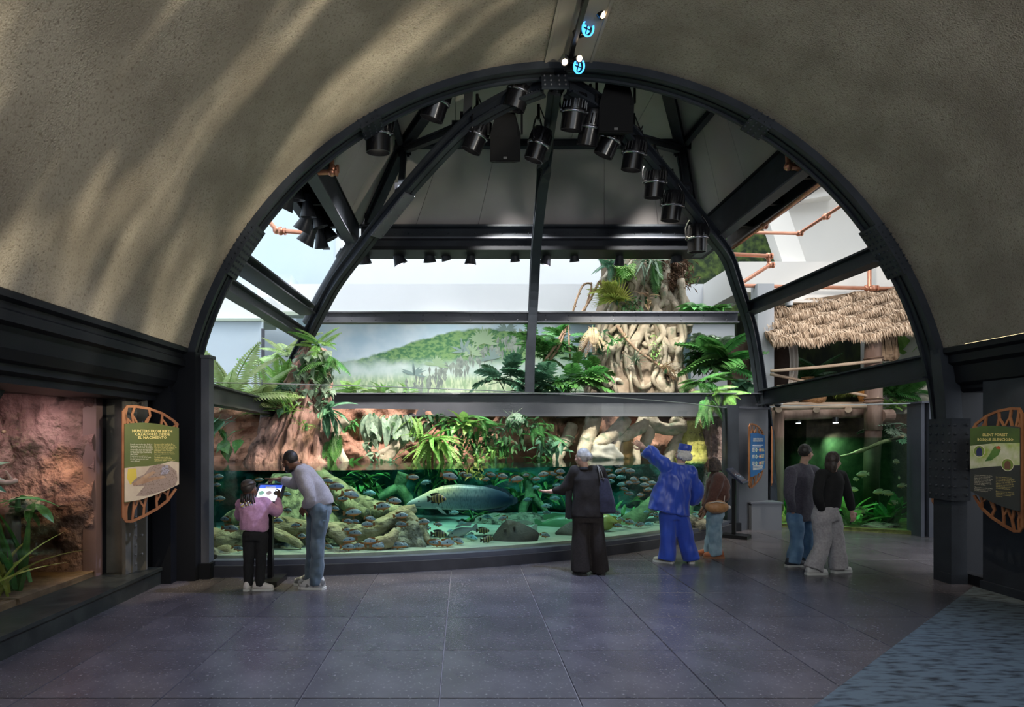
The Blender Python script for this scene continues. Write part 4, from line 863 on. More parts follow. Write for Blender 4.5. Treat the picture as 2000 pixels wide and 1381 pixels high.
# the giant arapaima
def ara_mat():
    m = bpy.data.materials.new('silver_green_scales'); m.use_nodes = True; nt = m.node_tree; N = nt.nodes; L = nt.links; b = N['Principled BSDF']; b.inputs['Roughness'].default_value = .32
    tc = N.new('ShaderNodeTexCoord'); sx = N.new('ShaderNodeSeparateXYZ'); L.new(tc.outputs['Object'], sx.inputs[0])
    def mr(v, a, c):
        n = N.new('ShaderNodeMapRange'); n.interpolation_type = 'SMOOTHSTEP'; n.inputs[1].default_value = a; n.inputs[2].default_value = c; L.new(v, n.inputs[0]); return n.outputs[0]
    def mix(f, a, c):
        n = N.new('ShaderNodeMix'); n.data_type = 'RGBA'; L.new(f, n.inputs[0])
        for i, q in ((6, a), (7, c)):
            if isinstance(q, tuple): n.inputs[i].default_value = (*q, 1)
            else: L.new(q, n.inputs[i])
        return n.outputs[2]
    z0 = P(890, 985, 9.35).z; z1 = P(890, 955, 9.35).z
    body = mix(mr(sx.outputs[2], z0, z1), (.32, .42, .44), (.46, .44, .25))
    mid = mix(mr(sx.outputs[2], z0, z1), (.14, .24, .30), (.16, .24, .26))
    c = mix(mr(sx.outputs[0], P(850, 0, 9.35).x, P(920, 0, 9.35).x), body, mid)
    c = mix(mr(sx.outputs[0], P(915, 0, 9.35).x, P(985, 0, 9.35).x), c, (.02, .05, .10))
    v = N.new('ShaderNodeTexVoronoi'); v.inputs['Scale'].default_value = 42; mp = N.new('ShaderNodeMapping'); mp.inputs['Scale'].default_value = (1.5, .4, .5); L.new(tc.outputs['Object'], mp.inputs[0]); L.new(mp.outputs[0], v.inputs['Vector'])
    f = mr(v.outputs['Distance'], .3, 1.3); mu = N.new('ShaderNodeMath'); mu.operation = 'MULTIPLY'; L.new(f, mu.inputs[0]); L.new(mr(sx.outputs[0], P(835, 0, 9.35).x, P(860, 0, 9.35).x), mu.inputs[1])
    c = mix(mu.outputs[0], c, (.02, .06, .09)); L.new(c, b.inputs['Base Color']); return m
ara_m = ara_mat()
ara_t = mat('dark_blue_scales', (.03, .06, .10), (.08, .12, .17), 30, 2, rough=.35, bump=.4, bscale=30, bdist=.01)
YA = 9.35
an = P(795, 988, YA); ar = thing('arapaima', 'giant silvery freshwater fish gliding in mid tank', 'fish', tuple(P(900, 975, YA)))
prof = [(795, 985, 2), (803, 984, 7), (820, 981, 12), (840, 976, 18), (865, 972, 23), (895, 971, 25), (925, 972, 24), (950, 973, 22), (975, 975, 17), (992, 976, 12), (1003, 977, 9)]
def ararings(lo, hi):
    rings = []
    for i, (px, py, hh) in enumerate(prof[lo:hi]):
        Y = YA+.25*max(0, (px-880)/120)**2; c = P(px, py, Y); h = hh*Y/FPX; t = h*.62 if px < 960 else h*.4
        rings.append([c+Vector((0, t*math.sin(2*PI*j/20), h*math.cos(2*PI*j/20))) for j in range(20)])
    return rings
def dense(rings, k=3):
    out = []
    for a, b in zip(rings, rings[1:]):
        for i in range(k): out.append([p.lerp(q, i/k) for p, q in zip(a, b)])
    return out+[rings[-1]]
MB().loft(dense(ararings(0, 11))).build('body', ara_m, ar, smooth=True)
def fin(pts, Y, m, name, t=.012):
    q = [P(x, y, Y) for x, y in pts]; n = len(q); MB().add(q+[p+V(0, t, 0) for p in q], [tuple(range(n)), tuple(range(2*n-1, n-1, -1))]+[(i, i+n, (i+1) % n+n, (i+1) % n) for i in range(n)]).build(name, m, ar)
finp = mat('pale_fin', (.45, .55, .52), rough=.4, trans=.3)
fin([(940, 950), (960, 947), (985, 955), (1000, 967), (992, 972), (970, 962)], YA+.2, ara_t, 'dorsal_fin')
fin([(940, 996), (960, 999), (985, 996), (998, 986), (990, 982), (965, 990)], YA+.2, ara_t, 'anal_fin')
fin([(998, 970), (1010, 972), (1012, 980), (1006, 986), (998, 983)], YA+.3, ara_t, 'tail_fin')
fin([(850, 990), (858, 992), (868, 1000), (873, 1006), (862, 1002)], YA-.15, finp, 'pectoral_fin')
fin([(915, 992), (925, 994), (932, 998), (922, 998)], YA-.12, ara_t, 'pelvic_fin')
MB().ell(P(818, 979, YA-.075), (.012, .008, .012), seg=8, ring=6).build('eye', black, ar)
MB().tube(spline([P(797, 987, YA-.03), P(808, 989, YA-.06), P(822, 989, YA-.08)], 3), .004, 5).build('mouth', black, ar)
# other large fish and rays
def bigfish(name, label, px, py, Lpx, hh, Y, d, top, mid, belly, yaw=0, pitch=0, fin_m=None, thick=.5):
    prof2 = [(-.36, 0, .04, .02), (-.25, .0, .09*hh, .06*hh*thick*2), (-.05, 0, .19*hh, .13*hh*thick*2), (.15, 0, .21*hh, .16*hh*thick*2), (.3, -.01, .16*hh, .14*hh*thick*2), (.42, -.02, .08*hh, .08*hh*thick*2), (.47, -.02, .03, .03)]
    k = fish_kind(name, fish_mat(name+'_skin', top, mid, belly, spot=False), fin_m or mat(name+'_fin', mid, rough=.5), prof2)
    return put_fish(k, name, P(px, py, Y), Lpx*Y/FPX, (0 if d > 0 else PI)+yaw, pitch, label, None)
bigfish('pacu', 'big dim green fish low behind the woman in black', 1090, 1025, 90, 1.0, 10.5, 1, (.05, .12, .06), (.10, .22, .10), (.16, .24, .08))
bigfish('pacu', 'deep bodied yellow green fish beside the dark shoulder bag', 1188, 1020, 50, 1.6, 9.9, -1, (.22, .26, .06), (.36, .38, .08), (.3, .3, .06))
bigfish('catfish', 'grey catfish swimming over the pale sand', 903, 1038, 62, .7, 9.3, -1, (.16, .17, .19), (.30, .31, .33), (.45, .46, .46), pitch=.25)
bigfish('catfish', 'dark backed catfish with white belly beyond the ray', 1018, 1032, 62, .8, 9.7, -1, (.05, .05, .06), (.55, .55, .5), (.7, .7, .64))
bigfish('catfish', 'small spotted black and white catfish above the ray', 987, 1040, 24, 1.1, 9.5, -1, (.02, .02, .02), (.3, .34, .32), (.5, .5, .45))
ray_m = mat('brown_ray_skin', (.022, .017, .013), (.04, .032, .025), 12, rough=.6, bump=.3)
def stingray(label, c, w, h, tilt):
    t = thing('stingray', label, 'stingray', tuple(c)); R = Matrix.Rotation(tilt, 3, 'Y') @ Matrix.Rotation(math.radians(72), 3, 'X')
    vs = []; nu, nv = 20, 14; mb = MB()
    for sgn in (1, -1):
        def fn(u, v):
            a = 2*PI*u; r = v; rr_ = (abs(math.sin(a))**1.25+abs(math.cos(a))**1.25)**(-.8)
            return c+R @ Vector((w*r*rr_*math.sin(a), h*r*rr_*math.cos(a), sgn*.09*(1-r*r)**1.0))
        mb.grid(fn, 28, 8)
    mb.build('disc', ray_m, t, smooth=True)
    MB().tube([c+R @ V(0, -h*.85, 0), c+R @ V(.06, -h*1.5, .02), c+R @ V(.02, -h*2.0, .05)], [.035, .022, .008], 8).build('tail', ray_m, t, smooth=True)
    for s in (-1, 1): MB().ell(c+R @ V(s*.07, h*.55, .075), (.022, .022, .026), seg=8, ring=6).build('eye', ray_m, t, smooth=True)
stingray('large dark stingray tilted up against the glass', P(1003, 1058, 9.0), .40, .34, -.3)
stingray('dark stingray resting by the glass left of the wide trousers', P(1128, 1050, 9.55), .36, .3, .2)
# ================================================================ plants
def leafm(name, c, c2, rough=.42, rv=.3, tr=.28): return mat(name, c, c2, 9, 3, rough=rough, rnd=.02, rndv=rv, trans=tr, spec=.4)
G_dark = leafm('dark_green_leaf', (.025, .085, .03), (.06, .16, .06))
G_mid = leafm('green_leaf', (.05, .18, .045), (.11, .30, .08))
G_light = leafm('light_green_leaf', (.2, .42, .09), (.34, .56, .18))
G_pale = leafm('pale_fern_leaf', (.40, .56, .24), (.56, .70, .38), tr=.4)
G_grey = leafm('grey_green_leaf', (.16, .25, .18), (.32, .42, .30))
G_blue = leafm('blue_green_leaf', (.06, .18, .10), (.15, .31, .20))
G_yel = leafm('yellow_green_leaf', (.30, .40, .06), (.48, .52, .16))
G_dead = leafm('dry_tan_leaf', (.42, .30, .19), (.58, .44, .30), rv=.15)
def arc3(x, droop): return -droop*x*x
def blade(mb, o, d, L, w, droop=.3, fold=.12, n=6, shape='oval', up=V(0, 0, 1)):
    o, d = Vector(o), Vector(d).normalized(); s = d.cross(up); s = s.normalized() if s.length > 1e-4 else V(0, 1, 0); u = s.cross(d)
    vs, fs = [], []
    for i in range(n+1):
        t = i/n
        if shape == 'oval': ww = w*math.sin(PI*min(1, t*.96+.03))**.8
        elif shape == 'heart': ww = w*(math.sin(PI*(1-(1-t)**1.7))**.7 if t < 1 else 0)
        elif shape == 'strap': ww = w*(1-t**2.2)*(.7+.3*min(1, t*5))
        else: ww = w*(1-t)
        c = o+d*(L*t)+u*(-droop*L*t*t)
        vs += [c-s*ww/2+u*(fold*ww), c, c+s*ww/2+u*(fold*ww)]
    for i in range(n):
        b = i*3; fs += [(b, b+1, b+4, b+3), (b+1, b+2, b+5, b+4)]
    return mb.add(vs, fs)
def lmesh(kind, m):
    mb = MB(); X = V(1, 0, 0)
    if kind == 'oval': mb.tube([V(-.35, 0, -.05), V(0, 0, 0)], .012, 5); blade(mb, (0, 0, 0), X, 1, .36, .35)
    elif kind == 'lance': blade(mb, (0, 0, 0), X, 1, .26, .3, .2, 8)
    elif kind == 'heart': mb.tube([V(-.6, 0, -.1), V(-.02, 0, 0)], .015, 5); blade(mb, (-.12, 0, 0), X, 1.1, .75, .35, .08, 8, 'heart')
    elif kind == 'strap': blade(mb, (0, 0, 0), X, 1, .09, .5, .25, 8, 'strap')
    elif kind == 'broad': blade(mb, (0, 0, 0), X, 1, .4, .4, .15, 9)
    elif kind == 'lobed':
        mb.tube([V(-.7, 0, -.12), V(0, 0, 0)], .014, 5)
        for i in range(7):
            t = i/6.5; c = V(t*.85, 0, -.3*t*t); l = .48*math.sin(PI*(.22+.7*t))**.8
            for s in (-1, 1): blade(mb, c, V(.45+.6*t, s*(1-.35*t), .18-.3*t), l, .15, .35, .1, 3)
        blade(mb, (.72, 0, -.15), V(1, 0, -.5), .3, .15, .2, .1, 3)
        blade(mb, (0, 0, 0), X, .9, .14, .3, .1, 5)
    elif kind == 'frond':
        mb.tube([V(t/8, 0, -.45*(t/8)**2) for t in range(9)], [.012]*8+[.004], 5)
        for i in range(20):
            t = .06+.92*i/19; c = V(t, 0, -.45*t*t); l = .24*math.sin(PI*min(.97, t*.82+.2))**.8+.02
            for s in (-1, 1): blade(mb, c, V(.4, s, -.2-.3*t), l, .052, .25, .1, 2)
    elif kind == 'frondb':                # broad tongued fern frond
        blade(mb, (0, 0, 0), X, 1, .15, .7, .1, 10)
        for i in range(14):
            t = .08+.86*i/13; c = V(t, 0, -.7*t*t)
            for s in (-1, 1): blade(mb, c, V(.6, s, -.4*t), .11*math.sin(PI*(t*.8+.15)), .06, .2, .1, 2)
    elif kind == 'fan':
        mb.tube([V(-.8, 0, -.2), V(0, 0, 0)], .014, 5)
        for i in range(18):
            a = -1.25+2.5*i/17; blade(mb, (0, 0, 0), V(math.cos(a), math.sin(a), .1*math.cos(3*a)), 1-.2*abs(a), .07, .12, .25, 4, 'strap')
    elif kind == 'umbrella':
        mb.tube([V(-.9, 0, -.1), V(0, 0, 0)], .018, 5)
        for i in range(8):
            a = 2*PI*i/8; blade(mb, (0, 0, 0), V(math.cos(a), math.sin(a), -.12), .62, .26, .35, .1, 5)
    elif kind == 'banana':
        mb.tube([V(-.3, 0, -.08), V(0, 0, 0), V(.5, 0, -.1), V(.95, 0, -.4)], [.03, .022, .014, .005], 6)
        for i in range(16):
            t = i/16; c = V(t, 0, -.42*t*t)
            l = .25*math.sin(PI*(t*.9+.08))**.6
            for s in (-1, 1): blade(mb, c, V(.25, s, -.25), l, .1, .3, .05, 3, 'strap')
        blade(mb, (0, 0, .002), X, .98, .3, .42, .1, 10)
    return mb.mesh('leaf', m, smooth=False)
_lm = {}
def LM(kind, m):
    if (kind, m.name) not in _lm: _lm[(kind, m.name)] = lmesh(kind, m)
    return _lm[(kind, m.name)]
def orient(loc, d, L, roll=0):
    d = Vector(d).normalized(); s, u = frame(d); R = Matrix((d, -s, u)).transposed().to_4x4()
    return Matrix.Translation(loc) @ R @ Matrix.Rotation(roll, 4, 'X') @ Matrix.Diagonal((L, L, L, 1))
def plant(name, label, base, kind, m, n, L, el=(.1, .9), az=(-PI, PI), spread=(.1, .05, .1), cat='plant', group=None, stem=True, pet=0.0, seed=None):
    base = Vector(base); rs = random.Random(seed if seed is not None else hash(label) % 9999 if False else sum(map(ord, label)))
    t = thing(name, label, cat, tuple(base), group); n = int(n*1.4+.5); L *= 1.15
    if stem: MB().tube([base-V(0, 0, .08), base+V(0, 0, .05)], [.03, .02], 6).build('stem', G_dark, t)
    for k in range(n):
        a = az[0]+(az[1]-az[0])*((k+.5*rs.random())/n); e = rs.uniform(*el)
        d = V(math.cos(a)*math.cos(e), math.sin(a)*math.cos(e), math.sin(e))
        o = base+V(rs.uniform(-1, 1)*spread[0], rs.uniform(-1, 1)*spread[1], rs.uniform(-1, 1)*spread[2])+d*pet
        link('leaf', LM(kind, m), t, mw=orient(o, d, L*rs.uniform(.75, 1.2), rs.uniform(-.5, .5)))
    return t
FRONT = (-PI, 0)                          # azimuths towards the viewer side
# left bay ferns
plant('tree_fern', 'tall pale green fern at the left end of the beam', P(455, 775, 10.2), 'frond', G_pale, 9, .72, (.3, 1.3))
plant('tree_fern', 'feathery pale fern in the middle of the left bay', P(505, 775, 10.6), 'frond', G_pale, 12, .66, (.1, 1.3))
plant('tree_fern', 'deep green fern beside the vine covered stump', P(548, 755, 11.3), 'frond', G_light, 11, .6, (.1, 1.2))
plant('tree_fern', 'arching fern high behind the left rib', P(560, 690, 12.8), 'frond', G_pale, 8, .6, (0, .9))
plant('bromeliad', 'light strappy plant low beside the left beam', P(500, 800, 10.6), 'strap', G_light, 14, .35, (.2, 1.2))
plant('heartleaf_vine', 'large pale heart leaves in the upper left tank corner', P(420, 822, 9.6), 'heart', G_blue, 6, .24, (-.9, .1), FRONT, (.18, .1, .1))
plant('heartleaf_vine', 'bright green heart leaves hanging on the left bank', P(440, 850, 10.2), 'heart', G_mid, 8, .2, (-1.3, -.2), FRONT, (.2, .1, .22))
# stump vines
for lab, px, py, n, m, L, sp in (('pale ivy crowning the top of the stump', 612, 712, 46, G_grey, .15, (.3, .12, .26)), ('pale ivy draped down the middle of the stump', 606, 765, 46, G_grey, .13, (.3, .12, .34)), ('ivy trailing on the right edge of the stump', 640, 745, 28, G_grey, .12, (.1, .12, .32)), ('ivy hanging low on the stump above the man', 606, 822, 26, G_grey, .12, (.2, .1, .2)), ('ivy on the left edge of the stump', 560, 775, 26, G_blue, .15, (.16, .12, .24))):
    plant('ivy', lab, P(px, py, 10.72), 'heart', m, n, L, (-1.2, .3), FRONT, sp, stem=False)
plant('fern', 'green fern bursting from the top of the stump', P(622, 678, 11.0), 'frond', G_light, 13, .42, (-.5, 1.1))
plant('fern', 'fern hanging down the right side of the stump top', P(638, 700, 10.85), 'frond', G_mid, 9, .5, (-1.2, .1), FRONT)
plant('lance_plant', 'dark glossy lance leaves fanning from the stump side', P(640, 800, 10.5), 'lance', G_blue, 18, .32, (-1.2, .6), (-1.9, .5))
plant('bromeliad', 'small green strap plant at the split of the stump', P(562, 800, 10.3), 'strap', G_light, 16, .26, (.1, 1.2))
plant('bromeliad', 'tiny strap plant on the stump bark', P(598, 832, 10.25), 'strap', G_light, 10, .18, (.0, 1.2))
plant('fern', 'narrow fern hanging beside the bent root', P(650, 850, 10.6), 'frond', G_mid, 4, .42, (-1.5, -1.1), FRONT)
# behind the beam, left of the middle rib
plant('broadleaf_plant', 'light green broad leaves behind the beam by the stump', P(690, 768, 12.9), 'broad', G_light, 9, .42, (.1, 1.2))
plant('broadleaf_plant', 'low bright plant behind the beam left of centre', P(745, 768, 13.2), 'lance', G_light, 10, .3, (.3, 1.3))
plant('fern', 'small ferny plant peeping over the beam at centre left', P(790, 770, 13.4), 'frond', G_light, 9, .3, (.2, 1.2))
# under the beam
plant('hanging_plant', 'row of long pale lance leaves hanging under the beam', P(730, 812, 11.2), 'broad', G_grey, 8, .42, (-1.45, -1.0), FRONT, (.22, .06, .05))
plant('hanging_plant', 'second bunch of pale lance leaves hanging under the beam', P(782, 815, 11.25), 'broad', G_grey, 9, .42, (-1.45, -.9), FRONT, (.2, .06, .06))
plant('heartleaf_vine', 'pale heart leaved creeper on the red rock', P(724, 862, 11.0), 'heart', G_grey, 12, .14, (-1.3, .1), FRONT, (.12, .05, .24))
plant('fern', 'light tongue fern above the pale branch', P(812, 818, 11.2), 'frondb', G_light, 10, .34, (-1.2, .2), FRONT, (.15, .05, .05))
plant('birds_nest_fern', 'large bright green fern arching over the water', P(852, 862, 10.95), 'frondb', G_light, 34, .46, (-1.0, .9), (-PI-.4, .4), (.1, .06, .08))
plant('fern', 'leafy green fern hanging beneath the beam at centre', P(868, 822, 11.3), 'frondb', G_mid, 14, .32, (-.9, .6), FRONT, (.2, .05, .06))
plant('broadleaf_plant', 'bright broad leaved plant under the beam right of the fern', P(905, 830, 11.3), 'broad', G_light, 12, .32, (-.6, 1.0), (-PI, .1), (.12, .05, .08))
for lab, px, py, n, m in (('small leaved green creeper right of the bright fern', 905, 868, 40, G_mid), ('mixed green creeper hanging left of centre', 935, 850, 44, G_mid), ('dark green creeper on the central bank', 965, 860, 44, G_dark), ('shaded creeper hanging left of the woman in black', 1000, 845, 30, G_dark)):
    plant('creeper', lab, P(px, py, 11.45), 'oval', m, n, .14, (-1.1, .5), FRONT, (.22, .1, .28), stem=False)
plant('pothos', 'variegated pale leaves hanging at the centre of the beam', P(1005, 818, 11.6), 'lobed', G_grey, 7, .24, (-1.3, -.3), FRONT)
plant('peace_lily', 'dark glossy leaved plant left of the woman in black', P(1078, 868, 11.8), 'oval', G_blue, 30, .22, (-1.1, .5), FRONT, (.25, .08, .16))
plant('water_plant', 'small bright seedlings on the central bank', P(968, 896, 11.2), 'strap', G_light, 12, .16, (.4, 1.4), spread=(.14, .03, .02))
plant('water_plant', 'little green leaves at the water line left of centre', P(745, 902, 10.8), 'oval', G_blue, 8, .12, (.2, 1.0), spread=(.25, .03, .02))
plant('water_plant', 'low leaves at the water line beside the peace lily', P(1050, 898, 11.6), 'oval', G_mid, 14, .12, (.2, 1.0), spread=(.3, .04, .03))
plant('floating_plant', 'orange and green floating plant at the glass near the centre', P(928, 922, 8.7), 'oval', G_yel, 26, .09, (-1.2, 1.0), spread=(.1, .05, .08), stem=False)
for i, (px, py, k, m, L, n) in enumerate(((690, 830, 'oval', G_mid, .14, 24), (760, 822, 'frond', G_mid, .3, 8), (845, 818, 'oval', G_dark, .15, 26), (890, 890, 'oval', G_light, .12, 22), (930, 822, 'frond', G_mid, .3, 12), (950, 888, 'heart', G_light, .1, 20), (985, 875, 'oval', G_mid, .12, 26), (1035, 825, 'oval', G_dark, .14, 24), (1060, 840, 'frond', G_mid, .28, 9))):
    plant('bank_plant', 'small bank plant under the beam, '+ORD[i]+' from left', P(px, py, 11.35), k, m, n, L, (-1.2, .6), FRONT, (.22, .08, .12), group='small bank plants', stem=False)
# philodendron thicket behind the middle rib
for lab, px, py, Y, n, L in (('blue green philodendron left of the middle rib', 985, 742, 13.0, 10, .5), ('split leaf philodendron just right of the middle rib', 1065, 690, 13.2, 8, .5), ('large split leaf plant low right of the middle rib', 1062, 752, 12.8, 10, .55), ('sprawling philodendron in front of the fig base', 1120, 750, 12.8, 9, .55), ('philodendron reaching up by the prop stems', 1100, 665, 13.4, 7, .42), ('dark philodendron at the left foot of the fig', 1145, 720, 12.9, 7, .4), ('low philodendron leaves peeping over the beam', 1020, 765, 12.7, 8, .42), ('small split leaf plant high beside the rib', 1048, 660, 13.6, 6, .36)):
    plant('philodendron', lab, P(px, py, Y), 'lobed', G_blue if 'blue' in lab or 'large' in lab or 'low' in lab else G_mid, n, L, (-.5, .9), (-PI-.3, .3), (.16, .1, .1), pet=.12)
plant('grass_clump', 'clump of narrow blades left of the fig base', P(1105, 765, 12.6), 'strap', G_mid, 18, .4, (.3, 1.2))
plant('rubber_plant', 'single round dark leaf plant by the fig', P(1152, 700, 12.85), 'heart', G_blue, 4, .22, (-.6, .5), FRONT)
# on the fig
plant('fan_palm', 'yellow green fan palm growing on the fig', P(1205, 588, 12.95), 'fan', G_yel, 4, .5, (0, .9), (-PI-.2, -1.6))
plant('fern', 'bright fern on the left shoulder of the fig', P(1190, 565, 12.95), 'frond', G_yel, 7, .36, (-.3, .8), (-PI-.3, -1))
plant('shrub', 'dark green small leaved shrub on the fig above the beam', P(1232, 598, 12.9), 'oval', G_dark, 40, .12, (-1, .8), FRONT, (.2, .08, .16))
plant('philodendron', 'split leaves hanging from the top of the fig', P(1222, 520, 13.0), 'lobed', G_light, 7, .36, (-1.2, .2), FRONT, (.15, .05, .1))
plant('fern', 'fern fronds at the top left of the fig', P(1195, 515, 13.1), 'frond', G_blue, 9, .4, (-.9, .7), (-PI-.3, 0))
plant('staghorn_fern', 'pale strap leaves hanging from the crown of the fig', P(1265, 508, 13.0), 'strap', G_grey, 14, .42, (-1.3, .3), FRONT, (.2, .05, .05))
plant('fern', 'fern hanging in the middle of the fig top', P(1278, 515, 12.95), 'frond', G_mid, 4, .5, (-1.5, -1.0), FRONT)
plant('bromeliad', 'green bromeliad on the fig below the beam', P(1195, 668, 12.9), 'strap', G_mid, 18, .34, (-.4, 1.1), FRONT)
plant('bromeliad', 'grey rosette on the fig roots', P(1242, 705, 12.95), 'strap', G_grey, 18, .26, (-.2, 1.1), FRONT)
plant('dry_palm', 'dry tan palm leaf hanging by the prop stems', P(1158, 640, 12.9), 'frond', G_dead, 5, .5, (-1.3, -.4), FRONT)
plant('dry_palm', 'spiky dry tan leaves at the lower right of the fig', P(1300, 722, 12.85), 'strap', G_dead, 14, .36, (-.8, .8), (-1.6, .9))
plant('dry_palm', 'curled dry leaves on the fig above the beam', P(1262, 585, 12.95), 'oval', G_dead, 9, .2, (-.8, .8), FRONT)
plant('ivy', 'tiny leaved creeper on the right fig roots', P(1282, 680, 12.95), 'oval', G_light, 26, .09, (-1, .6), FRONT, (.1, .05, .3), stem=False)
plant('ivy', 'trailing creeper on the left fig roots', P(1172, 668, 13.0), 'heart', G_blue, 20, .12, (-1, .6), FRONT, (.08, .05, .25), stem=False)
# right of the fig
plant('umbrella_plant', 'glossy umbrella leaves above the slim beam on the right', P(1375, 606, 12.7), 'umbrella', G_mid, 7, .36, (.1, 1.1), (-PI, PI), (.25, .08, .06), pet=.12)
plant('umbrella_plant', 'umbrella leaves under the slim beam on the right', P(1390, 662, 13.0), 'umbrella', G_grey, 8, .34, (-.4, .8), FRONT, (.3, .1, .12))
plant('banana_plant', 'banana plant with big arching leaves beside the right rib', P(1412, 705, 12.7), 'banana', G_mid, 7, .8, (.0, 1.1), (-PI-.2, .4))
plant('broadleaf_plant', 'dark broad leaf plant under the banana', P(1385, 715, 12.8), 'broad', G_dark, 12, .4, (-.4, .8), FRONT, (.2, .08, .12))
plant('fern', 'feathery green fern in front of the banana stem', P(1375, 745, 12.4), 'frond', G_mid, 16, .42, (-.7, .8), FRONT, (.2, .06, .06))
plant('fern', 'fern spilling over the beam at the right', P(1400, 765, 12.2), 'frond', G_light, 16, .4, (-1.3, .5), FRONT, (.2, .05, .05))
plant('fern', 'fern fronds hanging down in front of the right beam', P(1380, 780, 11.85), 'frond', G_mid, 8, .42, (-1.4, -.6), FRONT, (.12, .03, .05))
plant('taro', 'round dark green leaf plant at the right rib', P(1452, 748, 12.5), 'heart', G_blue, 5, .36, (-.7, .4), (-2.4, -.4))
plant('umbrella_plant', 'dark umbrella leaves between fig and banana', P(1365, 700, 13.0), 'umbrella', G_dark, 7, .34, (-.3, .8), FRONT, (.15, .1, .15))
MB().bb(*[q for ab in zip(P(1428, 680, 13.4), P(1455, 680, 13.6)) for q in ab][:4], 2.4, 3.9).build('timber_post', mat('dark_timber', (.06, .035, .022), (.1, .06, .04), 6, rough=.8, stretch=(1, 1, .2)), label='dark timber board behind the banana plant by the rib', cat='board')
# sunken water plants (deep, dim)
for i, (px, py, Y) in enumerate(((700, 935, 10.9), (730, 950, 10.9), (850, 935, 11.2), (930, 1000, 11.2), (990, 945, 11.5), (1060, 960, 11.6), (1240, 1000, 11.9), (1310, 985, 12.0))):
    plant('water_weed', 'dim green weed clump in the deep, '+ORD[i]+' from left', P(px, py, Y), 'lance', G_mid, 16, .3, (-.9, 1.0), FRONT, (.3, .1, .25), group='sunken weed clumps', stem=False)
# ================================================================ right side: green tank and thatched hut
A2, B2 = V(6.0, 12.1, 0), V(8.06, 11.05, 0)
e2 = (B2-A2).normalized(); n2 = V(-e2.y, e2.x, 0)
def T2(s, d, z): return A2+e2*s+n2*d+V(0, 0, z)
L2 = (B2-A2).length; ZW2 = 1.755
def solid2(s0, s1, d0, d1, z0, z1):
    return MB().add([T2(s, d, z) for z in (z0, z1) for s, d in ((s0, d0), (s1, d0), (s1, d1), (s0, d1))], [(3, 2, 1, 0), (4, 5, 6, 7), (0, 1, 5, 4), (1, 2, 6, 5), (2, 3, 7, 6), (3, 0, 4, 7)])
tk = thing('aquarium_tank', 'square green lit aquarium below the thatched hut', 'aquarium', tuple(T2(1, .5, 0)))
solid2(0, L2, 0, .05, .02, 2.36).build('glass_panel', gl, tk)
solid2(0, L2, -.005, .055, 2.36, 2.375).build('glass_edge', edge_m, tk)
w2 = glassmat('green_water', (1, 1, 1), 1.33, .04, vol=(.12, .72, .38), dens=1.0, bump=.08)
solid2(0, L2+.1, .055, 2.6, .04, ZW2).build('water', w2, tk)
grv = mat('mossy_gravel', (.10, .12, .03), (.26, .28, .08), 9, 6, rough=.95, bump=.8)
solid2(0, L2+.3, .05, 2.7, .0, .07).build('gravel_bed', grv, tk)
dkg = mat('dark_green_backdrop', (.03, .09, .04), (.05, .16, .06), 2, rough=.9)
solid2(-.1, L2+.6, 2.6, 2.7, 0, 2.2).build('backdrop', dkg, tk)
solid2(-.2, -.1, .1, 2.7, 0, 2.36).build('side_panel', dkg, tk)
for s, lab in ((.55, 'a'), (1.2, 'b')):
    t = thing('tank_lamp', 'small downlight under the log beam, '+('left' if lab == 'a' else 'right')+' of two', 'lamp', tuple(T2(s, .8, 2.05)))
    MB().cyl(T2(s, .8, 2.05), T2(s, .8, 2.16), .055).build('housing', black, t)
    MB().cyl(T2(s, .8, 2.04), T2(s, .8, 2.05), .045).build('lens', mat('lamp_lens', (.9, .95, 1), emit=(.85, .93, 1), estr=14), t)
    lamp('tank_lamp_and_fill_light', 'SPOT', T2(s, .8, 2.03), 70, (.85, 1, .8), T2(s, .9, 0), .05, 110)
lamp('tank_lamp_and_fill_light', 'SPOT', T2(1.2, 1.3, 1.7), 40, (.8, 1, .75), T2(1.3, 2.6, .9), .1, 110)  # extra spot without a fixture, added to brighten the backdrop
# big square steel column at the right of the green tank
t = thing('steel_column', 'square blue grey steel column right of the green tank', 'column', (8.3, 11, 0))
c0 = P(1783, 1045, 11.05); c1 = P(1836, 1045, 10.9)
MB().bb(c0.x, c0.x+.06, 10.85, 11.2, 0, 2.36).build('flange', steel2, t)
MB().bb(c0.x+.06, c1.x-.27, 11.0, 11.05, 0, 2.36).build('web', steel2, t)
MB().bb(c1.x-.27, c1.x, 10.8, 11.15, 0, 2.36).build('flange', steel2, t)
MB().bb(c0.x-.04, c1.x+.02, 10.78, 11.22, 2.36, 2.39).build('cap_plate', steel2, t)
# fish and things in the green tank
K_PIR = fish_kind('piranha', fish_mat('silver_fish', (.14, .15, .1), (.5, .46, .26), (.55, .42, .12), spot=False), mat('silver_fin', (.45, .4, .25), rough=.5))
for i, (s, z, L, yw) in enumerate(((1.48, .75, .2, 0), (1.52, .95, .16, .3), (1.58, .35, .3, PI), (1.62, 1.05, .26, PI), (1.88, .72, .24, PI), (2.03, .7, .24, 0), (2.1, .52, .2, PI), (2.16, 1.3, .2, .4), (2.2, 1.0, .18, .9), (2.24, .85, .2, PI))):
    put_fish(K_PIR, 'piranha', T2(s, .5, z), L, yw, .05, 'silvery fish in the green tank, '+ORD[i]+' from left', 'silvery fish in the green tank')
t = thing('sunken_branch', 'lichen covered branch slanting up through the green tank', 'branch', tuple(T2(1.3, .6, 1.3)))
MB().tube(spline([T2(1.25, .5, 1.38), T2(1.6, .55, 1.5), T2(2.0, .6, 1.68), T2(2.3, .7, 1.76)], 5), [.02]*4+[.035]*12, 8, wob=.5).build('main_branch', drift_m, t, smooth=True)
